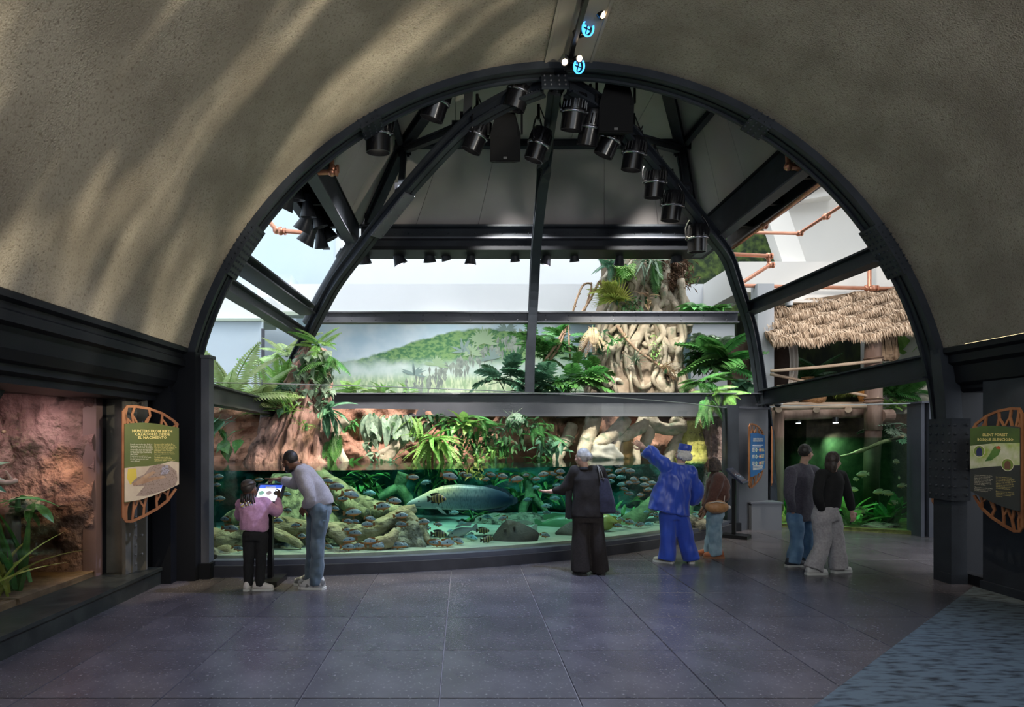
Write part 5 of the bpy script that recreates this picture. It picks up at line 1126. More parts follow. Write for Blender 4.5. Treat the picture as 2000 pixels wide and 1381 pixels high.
MB().tube([T2(1.9, .6, 1.63), T2(2.15, .62, 1.74)], .015, 6).build('twig', drift_m, t)
for i, (s, d, L, n) in enumerate(((.15, .5, .35, 14), (.9, .6, .4, 12), (1.42, .55, .5, 14), (2.0, .7, .4, 14), (2.2, .9, .5, 10), (.35, .9, .6, 10))):
    plant('water_weed', 'bright green weed on the green tank floor, '+ORD[i]+' from left', T2(s, d, .1), 'lance', G_light if i in (1, 2) else G_mid, n, L, (.4, 1.4), group='weed in the green tank')
rock('boulder', 'mossy stone at the left foot of the green tank', T2(.1, .4, .2), (.22, .18, .26), moss, 5)
rock('boulder', 'flat dark stone on the green tank floor', T2(1.9, .4, .06), (.4, .2, .09), rk, 6)
# ---- hut
timber = mat('weathered_timber', (.16, .10, .075), (.30, .21, .17), 5, 7, rough=.85, bump=.7, bscale=18, stretch=(1, 1, .2))
hut = thing('thatched_hut', 'open sided hut with shaggy layered thatch roof', 'hut', (7.9, 13, 2.3))
hp = P(1706, 855, 12.2)
MB().tube([(hp.x, 12.2, z) for z in (1.9, 2.3, 2.8, 3.3, 3.8)], [.155, .16, .155, .15, .15], 14, wob=.12).build('corner_post', timber, hut, smooth=True)
MB().tube([(hp.x-.03, 12.25, 0.05), (hp.x-.02, 12.22, 1.2), (hp.x, 12.2, 1.92)], .145, 12, wob=.1).build('sunken_post', mat('wet_timber', (.06, .035, .025), (.10, .06, .045), 6, rough=.7), hut, smooth=True)
q = P(1522, 900, 12.3); MB().tube([(q.x, 12.35, 0), (q.x, 12.35, 2.3)], .11, 10, wob=.1).build('corner_post', timber, hut, smooth=True)
lay = []
Lf = lambda t: V(6.35, 12.6, 3.66).lerp(V(9.6, 11.4, 3.84), t); Lb = lambda t: V(6.35, 13.7, 4.62).lerp(V(9.6, 13.1, 5.05), t)
MB().add([Lf(0), Lf(1), Lb(1), Lb(0)]+[p-V(0, 0, .06) for p in (Lf(0), Lf(1), Lb(1), Lb(0))], [(0, 1, 2, 3), (7, 6, 5, 4), (0, 4, 5, 1), (1, 5, 6, 2), (2, 6, 7, 3), (3, 7, 4, 0)]).build('roof_deck', mat('dark_thatch_base', (.10, .065, .035), (.16, .1, .06), 9, rough=.95), hut)
th = [mat('straw_thatch', (.46, .33, .22), (.74, .58, .43), 6, 5, rough=.9, lo=.3, hi=.7), mat('old_thatch', (.15, .095, .055), (.32, .22, .14), 7, 5, rough=.95)]
rs = random.Random(3)
for r_ in range(7):
    mb = MB(); tt = r_/7
    for k in range(1700):
        u = rs.random(); f = Lf(u).lerp(Lb(u), tt)+V(0, 0, .05+.05*math.sin(u*23+r_*2)+.03*mnoise.noise(V(u*30, r_, 0)))
        dn = (Lf(u)-Lb(u)).normalized(); L_ = rs.uniform(.16, .3); ln = V(e2.x, e2.y, 0)
        f -= dn*.1
        d = (dn*.85+V(rs.uniform(-.25, .25), rs.uniform(-.25, .05), rs.uniform(-.55, .1))).normalized(); w = ln*rs.uniform(.004, .011)
        mb.mi = 0 if rs.random() < .62 else 1
        up = V(0, -.02, .03)
        mb.add([f-w, f+w, f+d*L_*.6+w+up, f+d*L_+V(0, 0, -.03), f+d*L_*.6-w+up], [(0, 1, 2, 3, 4)])
    mb.build('thatch_layer', th, hut, kind='stuff')
def pole(pts, r, name='rail', m=None): return MB().tube(spline(pts, 4), r, 9, wob=.15).build(name, m or mat('bamboo', (.40, .29, .2), (.55, .42, .3), 8, rough=.7), hut, smooth=True)
bam = mat('pale_pole', (.38, .27, .19), (.52, .40, .29), 8, rough=.75, stretch=(.3, 1, 1))
pole([P(1505, 725, 12.6), P(1600, 717, 12.4), P(1722, 704, 12.0)], .032, m=bam)
pole([P(1505, 731, 12.7), P(1572, 745, 12.7), P(1640, 762, 12.5), P(1716, 778, 12.05)], .03, m=bam)
pole([P(1512, 797, 12.2), P(1690, 793, 12.15)], .05, 'floor_log', bam)
pole([P(1515, 812, 12.5), P(1692, 806, 12.5)], .11, 'floor_beam', timber)
pole([P(1500, 790, 12.6), P(1690, 789, 12.6)], .04, 'floor_log', bam)
for px in (1521, 1595, 1657): MB().cyl(P(px, 800, 12.02), P(px, 800, 13.2), .062, seg=12).build('log_end', bam, hut)
MB().cyl(P(1722, 812, 12.1), P(1742, 811, 12.1), .12, seg=14).build('log_end', timber, hut)
MB().bb(6.3, 8.6, 12.6, 14.6, 2.3, 2.36).build('floor_deck', timber, hut)
for z in (2.42, 2.47, 2.52, 3.28, 3.33): MB().lathe([(.165, -.014), (.18, 0), (.165, .014)], (hp.x, 12.2, z), (rs.uniform(-.1, .1), rs.uniform(-.1, .1), 1), 14).build('rope_lashing', mat('rope_fibre', (.20, .13, .09), rough=.9), hut)
mb = MB()
for k in range(160):
    f = P(rs.uniform(1725, 1752), 652, 12.2+rs.uniform(-.1, .1)); L_ = rs.uniform(.4, .55); w = V(.012, 0, 0)
    mb.mi = 1; mb.add([f-w, f+w, f+V(rs.uniform(-.08, .08), 0, -L_)+w*.4, f+V(rs.uniform(-.08, .08), 0, -L_)-w*.4], [(0, 1, 2, 3)])
mb.build('straw_bundle', th, hut, kind='stuff')
MB().bb(*[v for ab in zip(P(1512, 700, 14.0), P(1540, 700, 14.1)) for v in ab][:4], 2.36, 4.2).build('dark_door', mat('dark_door_wood', (.035, .02, .014), (.06, .035, .025), 6, rough=.8), hut)
t = thing('draped_cloth', 'pale cloth draped on a post inside the hut', 'cloth', tuple(P(1548, 790, 13.4)))
mb = MB(); mb.grid(lambda u, v: P(1540+18*u+3*math.sin(v*4), 668+100*v, 13.4)+V(0, .05*math.sin(u*14), 0), 14, 10).build('cloth_panel', mat('pale_cloth', (.62, .56, .5), rough=.9), t, smooth=True)
MB().cyl(P(1546, 664, 13.46), P(1549, 792, 13.46), .03).build('post', timber, t)
wick = mat('wicker', (.30, .14, .05), (.52, .29, .13), 40, 2, rough=.8, bump=.8, bscale=60)
wick2 = mat('orange_wicker', (.48, .2, .04), (.62, .3, .08), 40, 2, rough=.8, bump=.8, bscale=60)
def basket(label, px, py, Y, r, h, m, prof=None):
    t = thing('wicker_basket', label, 'basket', tuple(P(px, py, Y)))
    MB().lathe([(r*a, h*b) for a, b in (prof or [(.7, 0), (.9, .25), (1, .6), (.97, 1), (.93, 1), (.9, .6), (.6, .05)])], P(px, py, Y), seg=24).build('bowl', m, t, smooth=True)
    MB().sweep([P(px, py, Y)+V(r*.97*math.cos(a), r*.97*math.sin(a), h) for a in [2*PI*k/24 for k in range(24)]], rprof(.03, .03), (0, 0, 1), closed=True).build('rim', m, t, smooth=True)
basket('pale round wicker basket at the left of the hut floor', 1541, 791, 12.75, .22, .4, bam)
basket('wide brown wicker basket on the hut floor', 1588, 790, 12.75, .26, .33, wick)
basket('orange tapered basket behind the corner post', 1686, 788, 12.7, .14, .5, wick2, [(.5, 0), (.8, .4), (1, .9), (1, 1), (.9, 1), (.7, .4), (.4, .05)])
basket('small tan basket hanging inside the hut', 1578, 752, 13.6, .12, .16, wick)
# painted jungle and plants behind the hut
jg = thing('jungle_mural', 'dark painted jungle panel behind the hut', 'mural', (8, 15, 3))
MB().bb(6.6, 9.6, 14.85, 14.95, 2.0, 4.7).build('painted_panel', mat('painted_jungle', (.006, .012, .006), (.05, .075, .018), 3.5, 6, lo=.42, hi=.72, rough=.8, stretch=(1, 1, .5)), jg)
for lab, px, py, Y, k, m, n, L, el in (('dim palm fronds behind the hut rail', 1590, 740, 14.4, 'frond', G_dark, 10, .8, (.2, 1.2)), ('golden green palm behind the baskets', 1640, 760, 14.2, 'frond', G_yel, 9, .7, (.1, 1.0)), ('upright light green banana leaves right of the hut post', 1775, 720, 13.4, 'broad', G_light, 7, .75, (.8, 1.4)), ('green fronds behind the lower right beam', 1760, 770, 13.2, 'frond', G_mid, 14, .7, (.0, 1.2)), ('small leafy shrub beyond the hut corner', 1745, 790, 13.0, 'oval', G_light, 30, .16, (-.3, 1.1)), ('pale variegated leaves above the green tank', 1745, 835, 12.3, 'lobed', G_grey, 9, .34, (-.6, .6)), ('dark grass by the right steel column', 1800, 760, 13.2, 'strap', G_mid, 20, .8, (.5, 1.3)), ('dark palm filling the right of the arch', 1815, 740, 13.8, 'frond', G_dark, 12, .9, (.0, 1.2))):
    plant('jungle_plant', lab, P(px, py, Y), k, m, n, L, el, (-PI, PI), (.2, .1, .1))
MB().bb(7.2, 9.6, 12.9, 14.9, 0, 2.25).build('planter_wall', soil_m, label='dark planting bed behind the green tank', cat='soil')
# small cameras
for lab, c, r in (('small white dome camera under the right beam', P(1519, 790, 11.7), .09), ('security camera with red ring below the upper right beam', P(1541, 597, 11.2), .06)):
    t = thing('dome_camera', lab, 'camera', tuple(c))
    MB().lathe([(r, 0), (r*1.05, .03), (r*1.05, .09), (r*.8, .1)], c, seg=16).build('housing', mat('white_plastic', (.7, .72, .74), rough=.4), t, smooth='auto')
    MB().ell(c, (r*.7, r*.7, r*.6)).build('dome', black, t, smooth=True)
    MB().cyl(c+V(0, 0, .1), c+V(0, 0, .16), .02).build('mount', steel2, t)
# copper sprinkler pipes
cop = mat('copper', (.55, .24, .15), (.62, .30, .2), 6, rough=.35, metal=.75)
def pipe(label, pts, r=.035, joints=()):
    t = thing('copper_pipe', label, 'pipe', tuple(pts[0]))
    for a, b in zip(pts, pts[1:]): MB().cyl(a, b, r, seg=10).build('pipe_run', cop, t, smooth='auto')
    for p in pts[1:-1]+list(joints):
        MB().ell(p, (r*1.7,)*3, seg=10, ring=8).build('elbow', cop, t, smooth=True)
        MB().cyl(p+V(r*1.5, 0, 0), p+V(r*2.3, 0, 0), r*1.6, seg=10).build('coupling', cop, t)
    return t
pipe('copper pipe dropping below the right eave box', [P(1538, 290, 8.3), P(1540, 325, 8.3), P(1600, 338, 8.2)])
pipe('long copper pipe sloping under the right eave box', [P(1610, 352, 8.0), P(1490, 442, 10.2), P(1415, 496, 11.3)], .03)
pipe('copper pipe bending around the skylight column', [P(1455, 454, 12.0), P(1560, 456, 12.0), P(1612, 422, 11.6), P(1655, 394, 11.2)], .032, [P(1610, 424, 11.6)])
pipe('copper pipe with elbow beside the right rib', [P(1420, 496, 11.8), P(1500, 500, 12.4), P(1503, 518, 12.4), P(1448, 553, 11.8)], .038)
pipe('horizontal copper pipe along the white parapet', [P(1448, 558, 13.1), P(1700, 563, 13.1), P(1768, 564, 13.1)], .04, [P(1693, 562, 13.1), P(1706, 563, 13.1)])
pipe('vertical copper pipe crossing the parapet', [P(1698, 445, 13.0), P(1698, 560, 13.0)], .04)
pipe('copper pipe at the left eave box', [P(590, 338, 8.3), P(648, 336, 8.3), P(648, 300, 8.4)], .035, [P(650, 330, 8.3)])
pipe('far copper pipe seen through the upper left bay', [P(512, 415, 13.5), P(540, 450, 13.5), P(600, 455, 13.5)], .05, [P(548, 452, 13.5)])
# ================================================================ display tank in the left wall
lt = thing('display_tank', 'planted display tank set into the left wall', 'aquarium', (-4.6, 5.5, .2))
MB().bb(-4.115, -4.09, 3.2, 6.98, .2, 2.22).build('glass_panel', gl, lt)
MB().bb(-5.6, -4.12, 3.2, 7.1, .18, .26).build('sand_bed', mat('brown_sand', (.12, .075, .04), (.2, .13, .07), 8, rough=.95, bump=.5), lt)
wl = glassmat('amber_water', (1, 1, 1), 1.33, .04, vol=(.35, .33, .15), dens=1.5, bump=.1)
MB().bb(-5.6, -4.12, 3.21, 7.05, .2, 1.06).build('water', wl, lt)
MB().bb(-5.8, -4.12, 3.2, 7.1, 2.24, 2.3).build('hood', steel_blk, lt)
purp = mat('purple_brown_rock_face', (.15, .085, .08), (.30, .19, .18), 3, 8, rough=.9, bump=1.0, bscale=14, bdist=.06, col3=(.05, .03, .028), scale3=7, lo3=.56, hi3=.7)
def lrock(u, v):
    y = 3.0+4.2*u; z = .2+2.1*v; p = V(y, z*1.2, 7)
    return V(-5.15+.25*mnoise.fractal(p*1.3, 1, 2, 5)+.12*abs(mnoise.noise(p*3))+.04*mnoise.noise(p*9), y, z)
MB().grid(lrock, 90, 50).build('rock_backdrop', purp, lt, smooth=True)
def lrock2(u, v):
    x = -5.4+1.28*u; z = .2+2.1*v; p = V(x, z*1.2, 3)
    return V(x, 6.78+.12*mnoise.fractal(p*1.8, 1, 2, 5)-.05*abs(mnoise.noise(p*5))+.08, z)
MB().grid(lrock2, 50, 50).build('rock_side', purp, lt, smooth=True)
MB().bb(-4.25, -4.1, 6.86, 6.98, .2, 2.24).build('frame_post', mat('purple_grey_frame', (.16, .10, .10), rough=.6), lt)
ZL = [(95, 828, .06), (100, 841, .065), (106, 849, .06), (50, 827, .07), (86, 817, .06), (119, 835, .05), (118, 857, .055), (140, 846, .045), (146, 870, .065), (101, 862, .05), (25, 843, .045), (48, 855, .055), (158, 858, .035)]
peb = mat('cream_pebble', (.32, .24, .15), (.42, .33, .22), 8, rough=.6, rndv=.2)
for i, (px, py, r) in enumerate(sorted(ZL)):
    Y = (-4.95)/((px-VPX)/FPX)
    c = P(px, py, Y); y, z = c.y, c.z
    xx = lrock((y-3.0)/4.2, (z-.2)/2.1).x
    MB().ell((0, 0, 0), (.4*r, r*.62, .45*r), seg=10, ring=8).build('pebble', peb, None, smooth=True, loc=(xx+.02, y, z), rot=(.4*i, 0, 0), label='cream pebble set in the left rock face, '+ORD[i]+' from left', cat='pebble', group='pebbles in the left rock face')
t = thing('tank_bracket', 'grey metal lamp bracket at the top of the left tank', 'bracket', tuple(P(40, 760, 5.6)))
MB().prism([(0, 0), (.45, 0), (.25, -.28), (0, -.28)], (-4.3, 5.35, 2.24), (0, 1, 0), (0, 0, 1), (-.04, 0, 0)).build('plate', mat('grey_green_metal', (.09, .11, .11), rough=.4), t)
MB().cyl((-4.298, 5.55, 2.03), (-4.29, 5.55, 2.03), .03).build('bolt_hole', black, t)
MB().bb(-4.5, -4.3, 4.9, 5.4, 2.0, 2.24).build('lamp_box', black, t)
lamp('left_tank_lamp_a', 'AREA', (-4.5, 5.0, 2.2), 8, (1, .78, .78), (-4.7, 5.1, 0), .5)
lamp('left_tank_lamp_b', 'AREA', (-4.5, 6.3, 2.2), 9, (1, .72, .7), (-4.8, 6.3, 0), .4)
lamp('left_tank_lamp_c', 'SPOT', (-4.3, 6.45, 1.95), 30, (1, .6, .2), (-4.7, 6.85, .5), .05, 70)
bw = mat('peeled_branch', (.36, .24, .18), (.5, .36, .28), 8, rough=.6)
t = thing('peeled_branch', 'smooth peeled branch lying above the water in the left tank', 'branch', (-4.4, 5.4, 1.3))
MB().tube(spline([(-4.6, 4.6, 1.62), (-4.4, 5.1, 1.48), (-4.32, 5.45, 1.4), (-4.3, 5.75, 1.33), (-4.3, 5.9, 1.34)], 5), [.035]*12+[.025]*9, 9, wob=.2).build('main_branch', bw, t, smooth=True)
MB().tube([(-4.3, 5.85, 1.34), (-4.32, 5.8, 1.44)], [.02, .008], 7).build('twig', bw, t)
for lab, loc, k, m, n, L, el in (('dark glossy leaves above the water at the far left', (-4.5, 5.05, 1.25), 'broad', G_mid, 16, .38, (-.2, 1.2)), ('light leaf fanning over the left branch', (-4.45, 5.35, 1.3), 'broad', G_blue, 9, .36, (.1, 1.0)), ('yellow green leaves floating at the left water line', (-4.4, 5.3, 1.02), 'oval', G_yel, 16, .22, (-.5, .4)), ('broad green leaf by the left water line', (-4.35, 6.0, 1.12), 'oval', G_mid, 5, .26, (-.5, .4)), ('orange lit leaves at the lower far left', (-4.35, 4.9, .8), 'oval', G_yel, 14, .2, (-.6, .8)), ('thin weed stalks on the left tank floor', (-4.3, 5.6, .3), 'strap', G_yel, 10, .6, (.7, 1.4)), ('slender weed near the middle of the left tank', (-4.4, 6.0, .3), 'strap', G_mid, 8, .7, (.8, 1.4)), ('tall weed at the back of the left tank', (-4.7, 5.6, .3), 'lance', G_mid, 12, .5, (.7, 1.4))):
    plant('tank_plant', lab, loc, k, m, n, L, el, (-PI, PI), (.1, .22, .06))
rock('boulder', 'pale rounded stone behind the left branch', (-4.75, 5.2, 1.35), (.12, .26, .14), mat('pale_stone', (.34, .28, .2), (.45, .38, .28), 4, rough=.8), 12)
rock('boulder', 'grey green stone at the left water line', (-4.5, 6.3, 1.05), (.12, .2, .1), rk, 13)
rock('boulder', 'dark sunken rock pile in the left tank', (-4.85, 5.9, .6), (.25, .6, .35), rk, 14)
t = thing('sunken_post', 'dark ribbed post standing in the left tank water', 'post', (-4.55, 6.2, .26))
ridge_loft([((-4.55, 6.2, z), .06, .06) for z in (.26, .5, .8, 1.0)], 20, .1, 7).build('shaft', wood_grey, t, smooth=True)
# riveted steel column standing in the niche under the sign
nc = thing('niche_column', 'riveted steel column in the niche beside the left sign', 'column', (-3.95, 7.2, .2))
warmst = mat('olive_grey_paint', (.10, .095, .08), (.14, .13, .11), 5, rough=.45, bump=.15)
MB().bb(-4.1, -3.8, 7.06, 7.1, .2, 2.2).build('back_plate', warmst, nc)
MB().bb(-3.86, -3.82, 6.95, 7.3, .2, 2.2).build('web', warmst, nc)
MB().bb(-3.82, -3.72, 7.2, 7.24, .2, 2.2).build('angle_flange', warmst, nc)
mb = MB()
for k in range(18):
    mb.ell((-3.81, 7.14, .28+.11*k), (.017,)*3, seg=6, ring=4)
    if k % 2: mb.ell((-3.76, 7.19, .28+.11*k), (.017,)*3, seg=6, ring=4)
mb.build('rivet_row', warmst, nc, kind='stuff')
# ================================================================ signs and kiosks
def text_mesh(body, size, align='LEFT', spacing=1.0, bold=0.0):
    cu = bpy.data.curves.new('text', 'FONT'); cu.body = body; cu.size = size; cu.align_x = align; cu.space_line = spacing; cu.offset = bold; cu.resolution_u = 1
    o = bpy.data.objects.new('text_tmp', cu); C.objects.link(o); dg = bpy.context.evaluated_depsgraph_get()
    me = bpy.data.meshes.new_from_object(o.evaluated_get(dg)); bpy.data.objects.remove(o); return me
copper_l = mat('rust_copper_lattice', (.22, .085, .035), (.33, .14, .06), 6, rough=.5, metal=.3)
yel = mat('yellow_ink', (.72, .60, .22), rough=.6); cream = mat('cream_ink', (.75, .70, .55), rough=.6); whitei = mat('white_ink', (.8, .82, .84), rough=.6)
def sign(name, label, O, U, w, h, panel_m, flip=False, sub=None, title=None, tsize=.04, bodies=(), extra=None):
    """O: lower corner at the tall side, U: horizontal unit vector from the tall side outward (towards the short side)"""
    O, U = Vector(O), Vector(U).normalized(); Z = V(0, 0, 1); Nn = U.cross(Z) if not flip else Z.cross(U)   # towards viewer
    t = thing(name, label, 'sign', tuple(O))
    def q(x, y, d=0): return O+U*x+Z*y+Nn*d
    def plate(poly, d0, d1, m, nm, parent=t):
        n = len(poly); a = [q(x, y, d0) for x, y in poly]; b = [q(x, y, d1) for x, y in poly]
        return MB().add(a+b, [tuple(range(n)), tuple(range(2*n-1, n-1, -1))]+[(i, i+n, (i+1) % n+n, (i+1) % n) for i in range(n)]).build(nm, m, parent)
    top = lambda x: h*.835+.03*math.sin(x/w*PI*1.1+.4)*h*.8
    bot = lambda x: h*.17+(x/w)**1.6*h*.13
    xs = [w*i/12 for i in range(13)]
    panel = plate([(x, bot(x)) for x in xs]+[(x, top(x)) for x in reversed(xs)], 0, .03, panel_m, 'print_panel')
    # lattice: outline and branching web, top and bottom
    def lattice(edge, inner, nm):
        mb = MB(); pr = rprof(.028, .018)
        mb.sweep([q(x, y, .0) for x, y in edge], pr, Nn)
        n = len(edge); rs = random.Random(int(w*1000)+len(nm))
        k = 7
        for i in range(k):
            f = (i+.5)/k; e = edge[min(n-1, int(f*(n-1)))]; x1 = min(w*.98, max(w*.02, e[0]+rs.uniform(-.06, .06)*w)); y1 = inner(x1)
            mid = ((e[0]+x1)/2+rs.uniform(-.05, .05)*w, (e[1]+y1)/2)
            mb.sweep([q(e[0], e[1]), q(*mid), q(x1, y1)], rprof(.024, .016), Nn)
            x2 = min(w*.98, max(w*.02, mid[0]+(.09 if i % 2 else -.09)*w)); mb.sweep([q(*mid), q((mid[0]+x2)/2, (mid[1]*1.2+inner(x2)*.8)/2), q(x2, inner(x2))], rprof(.02, .015), Nn)
        return mb.build(nm, copper_l, t)
    et = [(0, h*.85), (0, h*.95), (w*.06, h*.995), (w*.2, h), (w*.45, h*.985), (w*.7, h*.945), (w*.92, h*.88), (w*.99, h*.83)]
    eb = [(0, h*.17), (0, h*.04), (w*.05, h*.005), (w*.15, 0), (w*.35, h*.035), (w*.6, h*.09), (w*.8, h*.155), (w*.96, h*.26)]
    lattice(et, top, 'top_lattice'); lattice(eb, bot, 'bottom_lattice')
    plate([(-.02, h*.04), (.0, h*.04), (.0, h*.96), (-.02, h*.96)], -.01, .02, copper_l, 'side_rail')
    MB().cyl(q(w*.3, h*.5, -.1), q(w*.3, h*.5, 0), .03).build('wall_mount', steel_blk, t)
    R = Matrix((-U if flip else U, Z, Nn)).transposed().to_4x4()
    if not flip: R = Matrix((U, Z, Nn)).transposed().to_4x4()
    def put_text(body, x, y, size, m, align='LEFT', sp=1.0, nm='lettering', bold=0.0):
        me = text_mesh(body, size, align, sp, bold); me.materials.clear(); me.materials.append(m)
        return link(nm, me, panel, mw=Matrix.Translation(q(x, y, .0315)) @ R)
    def shape(poly, m, nm, d=.0312): plate(poly, d-.0008, d, m, nm, panel)
    def lines(x0, x1, y, n, dy, m, sd=1):
        rs = random.Random(sd); mb = MB()
        for i in range(n):
            xe = x1-(x1-x0)*rs.uniform(0, .25); s = [q(x0, y-i*dy, .0316), q(xe, y-i*dy, .0316), q(xe, y-i*dy+dy*.45, .0316), q(x0, y-i*dy+dy*.45, .0316)]
            mb.add(s, [(0, 1, 2, 3)])
        mb.build('small_print', m, panel, kind='stuff')
    return t, panel, q, put_text, shape, lines
def circ(cx, cy, r, n=20, ry=None): return [(cx+r*math.cos(2*PI*i/n), cy+(ry or r)*math.sin(2*PI*i/n)) for i in range(n)]
olive = mat('olive_green_print', (.10, .115, .022), (.06, .085, .02), 2, rough=.5)
# -- left sign
a, b = V(-3.68, 6.65, 0), V(-3.30, 7.1, 0); U1 = (b-a).normalized(); W1 = (b-a).length; z1 = P(243, 1020, 6.65).z; H1 = P(243, 793, 6.65).z-z1
t, pn, q, tx, shp, lns = sign('info_sign', 'green sign about snake young on the left pier with rust lattice ends', (a.x, a.y, z1), U1, W1, H1, olive)
tx('HUNTERS FROM BIRTH\nCAZADORES DESDE\nEL NACIMIENTO', W1*.5, H1*.775, .042, yel, 'CENTER', .86, 'title', .0012)
tx('Female anacondas give birth to\nlive young \u2013 up to 30 at a time.\nAt about a foot long, the babies\nare not the apex predators that\nmom is, but they are still able\nto swim and hunt immediately\nafter birth.\nIt will take several years\nfor them to reach their adult\nlength, which can be well\nover 15 feet!', W1*.1, H1*.665, .0185, cream, 'LEFT', 1.0, 'english_text')
tx('Las anacondas hembras dan a\nluz cr\u00edas vivas, hasta 30 a la vez.\nCon unos 12 pies de longitud, las\ncr\u00edas no son los depredadores\nprincipales como su madre,\npero son capaces de nadar y\ncazar inmediatamente despu\u00e9s\nde nacer.\nTardar\u00e1n varios a\u00f1os en\nalcanzar su longitud adulta,\n\u00a1que puede superar los 15 pies!', W1*.53, H1*.665, .0185, yel, 'LEFT', 1.0, 'spanish_text')
ph = mat('photo_blur', (.36, .26, .2), (.50, .42, .30), 4, rough=.5)
shp([(W1*x, H1*y) for x, y in ((0, .175), (.25, .182), (.5, .21), (.75, .25), (1, .30), (1, .50), (.85, .515), (.65, .49), (.4, .475), (.2, .475), (0, .465))], ph, 'photo_print')
shp([(W1*x, H1*y) for x, y in ((.06, .46), (.2, .46), (.22, .36), (.1, .32), (.04, .38))], mat('photo_yellow', (.5, .38, .05), rough=.5), 'photo_print', .0316)
sn = mat('photo_snake', (.13, .085, .06), (.26, .19, .15), 55, 1, tex='voronoi', lo=.1, hi=.5, rough=.5)
shp([(W1*x, H1*y) for x, y in ((.12, .335), (.2, .375), (.36, .41), (.45, .47), (.6, .49), (.8, .48), (.95, .42), (.97, .34), (.93, .29), (.7, .25), (.4, .215), (.2, .22), (.35, .30), (.16, .305))], sn, 'photo_print', .032)
shp([(W1*x, H1*y) for x, y in ((.13, .33), (.2, .345), (.36, .40), (.5, .43), (.56, .42), (.4, .37), (.7, .385), (.76, .37), (.5, .345), (.28, .318), (.16, .312))], mat('photo_snake_head', (.26, .15, .09), (.4, .26, .16), 12, rough=.4), 'photo_print', .0324)
shp([(W1*x, H1*y) for x, y in ((.64, .4), (.68, .47), (.78, .48), (.82, .42), (.74, .39))], mat('photo_snake_scale', (.3, .28, .33), (.16, .13, .12), 60, 1, tex='voronoi', rough=.5), 'photo_print', .0327)
lamp('left_sign_lamp', 'SPOT', (-2.4, 5.6, 4.2), 330, (1, .82, .56), (-3.65, 6.98, .75), .015, 24, .4)
# -- right sign
b2, a2 = V(5.80, 7.0, 0), V(5.86, 6.44, 0); U2 = (b2-a2).normalized(); W2 = (b2-a2).length; z2 = P(1992, 1040, 6.44).z; H2 = P(1992, 797, 6.44).z-z2
dk = mat('charcoal_print', (.035, .038, .036), rough=.5)
t, pn, q, tx, shp, lns = sign('info_sign', 'sign with parrots on the right wall with rust lattice ends', (a2.x, a2.y, z2), U2, W2, H2, dk, flip=True)
gr = mat('forest_green_print', (.07, .12, .025), (.04, .075, .02), 3, rough=.5)
shp([(W2*x, H2*y) for x, y in ((0, .68), (1, .66), (1, .84), (.75, .86), (.5, .862), (.25, .85), (0, .835))], gr, 'print_band')
shp([(W2*x, H2*y) for x, y in ((0, .54), (.3, .53), (.6, .515), (1, .49), (1, .69), (.5, .715), (0, .72))], mat('parrot_photo', (.30, .42, .06), (.62, .62, .48), 7, 4, rough=.5), 'photo_print', .0316)
tx('SILENT FOREST', W2*.48, H2*.775, .042, yel, 'CENTER', 1, 'title', .0012); tx('BOSQUE SILENCIOSO', W2*.48, H2*.735, .042, yel, 'CENTER', 1, 'title', .0012)
def m2(pts): return [(W2*(1-x), H2*y) for x, y in pts]
shp(m2(((.32, .56), (.45, .57), (.6, .62), (.64, .665), (.6, .69), (.52, .69), (.47, .66), (.4, .61))), mat('photo_green_bird', (.06, .16, .03), (.12, .24, .05), 9, rough=.5), 'photo_print', .032)
shp(m2(((.54, .685), (.6, .695), (.64, .68), (.62, .665), (.56, .668))), mat('photo_red', (.5, .10, .04), rough=.5), 'photo_print', .0323)
for cx, cy, mm, col in ((.2, .645, 'photo_blue_bird', (.03, .035, .12)), (.77, .54, 'photo_brown_bird', (.16, .08, .05))):
    c = (W2*(1-cx), H2*cy); shp(circ(*c, .068), cream, 'inset_ring', .0325); shp(circ(*c, .062), mat(mm+'_ground', (.18, .26, .05), rough=.5), 'inset_photo', .0328)
    shp([(c[0]+x, c[1]+y) for x, y in ((-.03, -.05), (.03, -.05), (.035, 0), (.02, .035), (-.005, .045), (-.025, .03), (-.035, 0))], mat(mm, col, rough=.5), 'inset_bird', .0331)
tx('Amazon parrots are one of the\nmost endangered groups of\nbirds in the world. Many species\nare at risk of extinction, and\nmost of the least endangered\nspecies are experiencing huge\npopulation declines.\n\nThese declines are due to birds\nbeing taken from the wild to\nbecome household pets.', W2*.9, H2*.435, .0165, cream, 'LEFT', 1.05, 'english_text')
tx('Los loros amaz\u00f3nicos son\nuno de los grupos de aves m\u00e1s\namenazados del mundo. Muchas\nespecies est\u00e1n en peligro de\nextinci\u00f3n, y la mayor\u00eda de las\nespecies no amenazadas est\u00e1n\nexperimentando enormes\ndescensos de poblaci\u00f3n.\n\nEstos descensos se deben a la\ncaptura de aves silvestres para\nconvertirlas en mascotas\ndom\u00e9sticas.', W2*.46, H2*.43, .0165, yel, 'LEFT', 1.05, 'spanish_text')
lamp('right_sign_lamp', 'SPOT', (4.6, 5.4, 4.0), 130, (1, .86, .66), (5.83, 6.75, 1.4), .02, 30, .4)
